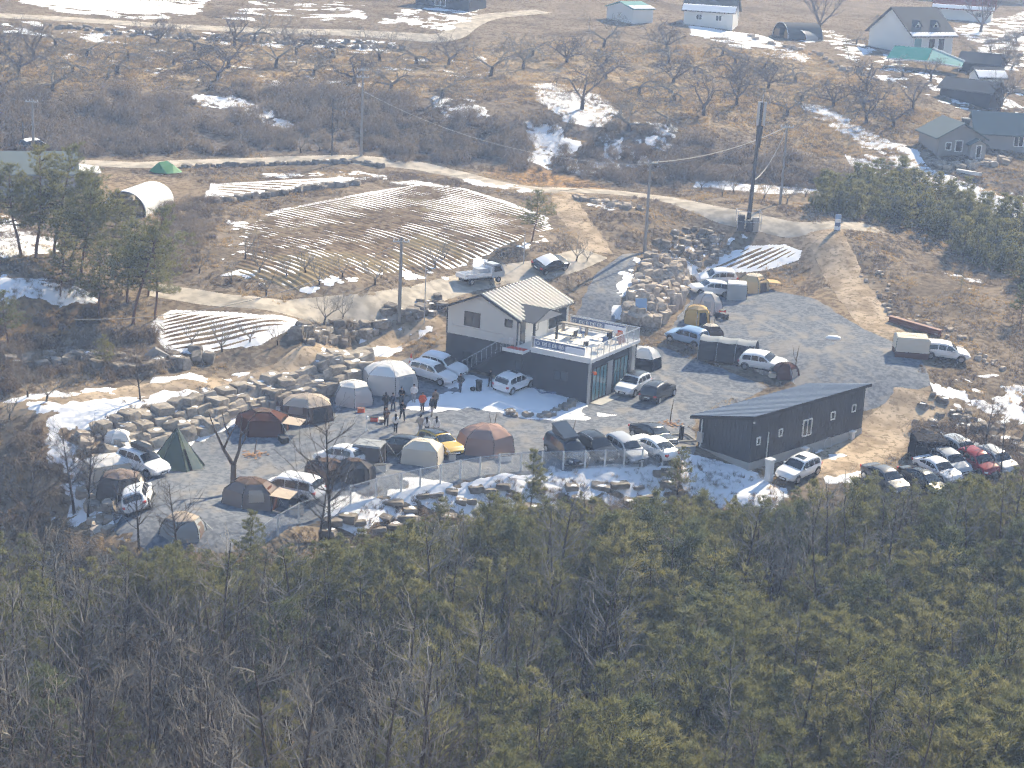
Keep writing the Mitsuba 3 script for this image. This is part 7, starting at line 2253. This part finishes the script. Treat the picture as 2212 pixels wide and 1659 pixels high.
# the pine thicket on the right
TZ = zone([(1745,455),(1830,405),(1950,395),(2060,430),(2110,460),(2260,500),(2260,650),(2180,600),(2100,570),(2020,520),(1930,485),(1850,478)])
x0, y0, x1, y1 = TZ.bounds
for x in np.arange(x0, x1, 2.1):
    for y in np.arange(y0, y1, 2.3):
        xx, yy = x + r.uniform(-.8, .8), y + r.uniform(-.8, .8)
        if inside(TZ, xx, yy):
            plant('thicket_pine', BUSH[int(r.integers(len(BUSH)))], xx, yy, 'dense pine in the green thicket right of the dirt track', 'pine tree', 'pines of the right thicket', r.uniform(.65, 1.1), r.uniform(0, 6))

# ---------------------------------------------------------------- ground cover: clumps that nobody could count
def clump_grass(seed, n, size, h, m, w=.035):
    r = np.random.default_rng(seed)
    parts = []
    for i in range(n):
        c = np.array([r.uniform(-size, size), r.uniform(-size, size), -.05])
        k = int(r.integers(9, 16))
        hh = h * r.uniform(.5, 1.2)
        d = r.normal(0, .42, (k, 3))
        d[:, 2] = 1
        p0 = c + r.normal(0, .10, (k, 3)) * [1, 1, 0]
        p1 = p0 + d * hh * r.uniform(.6, 1.1, (k, 1))
        p1[:, 2] -= hh * .15
        parts.append(needles(p0, p1, w, r))
    return mikit.ply(merge_vf(parts), m)


def clump_brush(seed, n, size, h, m, w=.045, arcs=34):
    """mounds of arching dead stems and vines"""
    r = np.random.default_rng(seed)
    parts = []
    for i in range(n):
        c = np.array([r.uniform(-size, size), r.uniform(-size, size), -.15])
        hh = h * r.uniform(.5, 1.25)
        k = arcs
        a = r.uniform(0, 6.283, k)
        rad = hh * r.uniform(.5, 1.1, k)
        o = c + r.normal(0, hh * .16, (k, 3)) * [1, 1, 0]
        mid = o + np.stack([np.cos(a) * rad * .4, np.sin(a) * rad * .4, hh * r.uniform(.6, 1.1, k)], 1)
        end = o + np.stack([np.cos(a) * rad, np.sin(a) * rad, hh * r.uniform(.05, .75, k)], 1)
        parts.append(ribbons(o, mid, w, r))
        parts.append(ribbons(mid, end, w * .8, r))
        j = r.normal(0, hh * .3, (k, 3))
        parts.append(needles(mid, mid + j * [1, 1, .6], w * .7, r))
    return mikit.ply(merge_vf(parts), m)


def scatter(name, label, cat_, protos, poly, step, seed, s=(.8, 1.25), avoid=None, prob=None, sink=.0, tilt=True):
    r = np.random.default_rng(seed)
    gs = [group(f'{name}_group_{i}', {'clump': p}) for i, p in enumerate(protos)]
    x0, y0, x1, y1 = poly.bounds
    X, Y = np.meshgrid(np.arange(x0, x1, step), np.arange(y0, y1, step))
    X = X.ravel() + r.uniform(-.45, .45, X.size) * step
    Y = Y.ravel() + r.uniform(-.45, .45, Y.size) * step
    ok = inside(poly, X, Y)
    if avoid is not None:
        ok &= ~inside(avoid, X, Y)
    if prob is not None:
        ok &= r.random(X.size) < prob(X, Y)
    X, Y = X[ok], Y[ok]
    Z = ground(X, Y)
    e = .8
    gx, gy = (ground(X + e, Y) - ground(X - e, Y)) / (2 * e), (ground(X, Y + e) - ground(X, Y - e)) / (2 * e)
    q = proj(np.stack([X, Y, Z], 1))
    vis = (q[:, 0] > -60) & (q[:, 0] < 2270) & (q[:, 1] > -60) & (q[:, 1] < 1760)
    n = 0
    for i in np.nonzero(vis)[0]:
        n += 1
        a = r.uniform(0, 6.283)
        sc = r.uniform(*s)
        z = np.array([-gx[i], -gy[i], 1.0])
        z /= np.linalg.norm(z)
        x = np.array([math.cos(a), math.sin(a), 0])
        x -= z * (x @ z)
        x /= np.linalg.norm(x)
        m = basis((X[i], Y[i], Z[i] - sink), x, np.cross(z, x), z)
        m[:3, :3] *= sc
        scene[f'{name}__{n:03d}'] = {'type': 'instance', 'to_world': T(m.tolist()), 'group': {'type': 'ref', 'id': gs[int(r.integers(len(gs)))]}}
    labels[name] = {'label': label, 'category': cat_, 'kind': 'stuff'}
    return n


EVERY = Polygon([(-125, 70), (125, 70), (125, 425), (-125, 425)])
KEEP = shapely.union_all([_gr.buffer(.6), Polygon([(H0 + HU * a + HL * b)[:2] for a, b in ((-1, -1), (10, -1), (10, 16), (-1, 16))]), Polygon([(S0 + SU_ * a + SL_ * b)[:2] for a, b in ((-1, -1), (17, -1), (17, 7), (-1, 7))])])
near_ = Polygon([(-125, 70), (125, 70), (125, 262), (-125, 262)])
BZ = GZ['brush'].difference(shapely.union_all(SNOWZ))
counts = []
counts.append(scatter('dry_grass', 'tufts of dry straw coloured grass on the hillside orchard', 'grass', [clump_grass(500 + i, 32, 1.6, .5, ['mat_straw', 'mat_straw', 'mat_dry_stem'][i], .06) for i in range(3)], GZ['straw'], 2.6, 1, prob=lambda X, Y: np.clip(fbm2(X, Y, 9, 3, 33) * 2.4 - .5, .15, 1)))
counts.append(scatter('weeds', 'low brown weeds and dead grass over the open ground', 'grass', [clump_grass(510 + i, 34, 1.5, .38, ['mat_dry_stem', 'mat_dead_brown', 'mat_straw'][i], .055) for i in range(3)], near_, 2.5, 2, avoid=shapely.union_all([KEEP, BZ, GZ['right_track'].buffer(-.5), GZ['turn_track'].buffer(-.5), GZ['path'], GZ['green_yard']]), prob=lambda X, Y: .85))
counts.append(scatter('dry_brush', 'tangled grey brown brush and dead vines on the steep bank', 'brush', [clump_brush(520 + i, 6, 1.5, [1.0, .8, 1.7, 1.3][i], ['mat_bramble', 'mat_dead_brown', 'mat_bramble', 'mat_dry_stem'][i], .055, 34) for i in range(4)], BZ, 2.1, 3, prob=lambda X, Y: np.clip((fbm2(X, Y, 8, 3, 44) - .28) * 4, .1, 1)))
THK = zone([(345,450),(420,420),(460,440),(440,520),(420,600),(370,630),(340,560)])
DKB = zone([(0,690),(200,690),(330,740),(420,740),(440,770),(300,815),(120,830),(0,850)])
DK2 = zone([(1190,300),(1500,330),(1880,385),(1880,410),(1500,392),(1200,380)])
LB = zone([(0,930),(110,930),(130,1060),(240,1170),(420,1215),(300,1290),(0,1290)])
RB = zone([(1980,905),(2212,960),(2212,1070),(2060,1075),(1990,1060),(2110,1000)])
PB = zone([(650,720),(760,700),(900,670),(958,650),(962,700),(880,715),(760,760),(640,790)])
counts.append(scatter('thicket', 'dark leafless thickets along banks and field edges', 'brush', [clump_brush(540 + i, 6, 1.3, .95, ['mat_dead_brown', 'mat_bramble', 'mat_dry_stem'][i], .05, 36) for i in range(3)], shapely.union_all([THK, DKB, DK2, LB, RB, PB]), 2.1, 4, avoid=KEEP, prob=lambda X, Y: .85))
counts.append(scatter('undergrowth', 'bare saplings and dead stems on the forest floor', 'brush', [clump_brush(560 + i, 5, 1.4, 1.3, ['mat_dead_brown', 'mat_bramble', 'mat_dry_stem'][i], .04, 22) for i in range(3)], FZ, 2.7, 5, avoid=KEEP, prob=lambda X, Y: .8))

# ---------------------------------------------------------------- thin winter haze
HAZE = 0.0006
scene['haze_medium'] = {'type': 'homogeneous', 'albedo': {'type': 'rgb', 'value': [.93, .95, .97]}, 'sigma_t': {'type': 'rgb', 'value': [HAZE * .75, HAZE, HAZE * 1.5]}}
_zb = -70.0
_zt = 140.0
scene['haze'] = {'type': 'cube', 'to_world': T(M(0, 600, (_zb + _zt) / 2).tolist()) @ T().scale([1000, 1000, (_zt - _zb) / 2]), 'bsdf': {'type': 'null'}, 'interior': {'type': 'ref', 'id': 'haze_medium'}}
labels['haze'] = {'label': 'thin bluish winter haze over the valley', 'category': 'haze', 'kind': 'stuff'}
scene['camera']['medium'] = {'type': 'ref', 'id': 'haze_medium'}
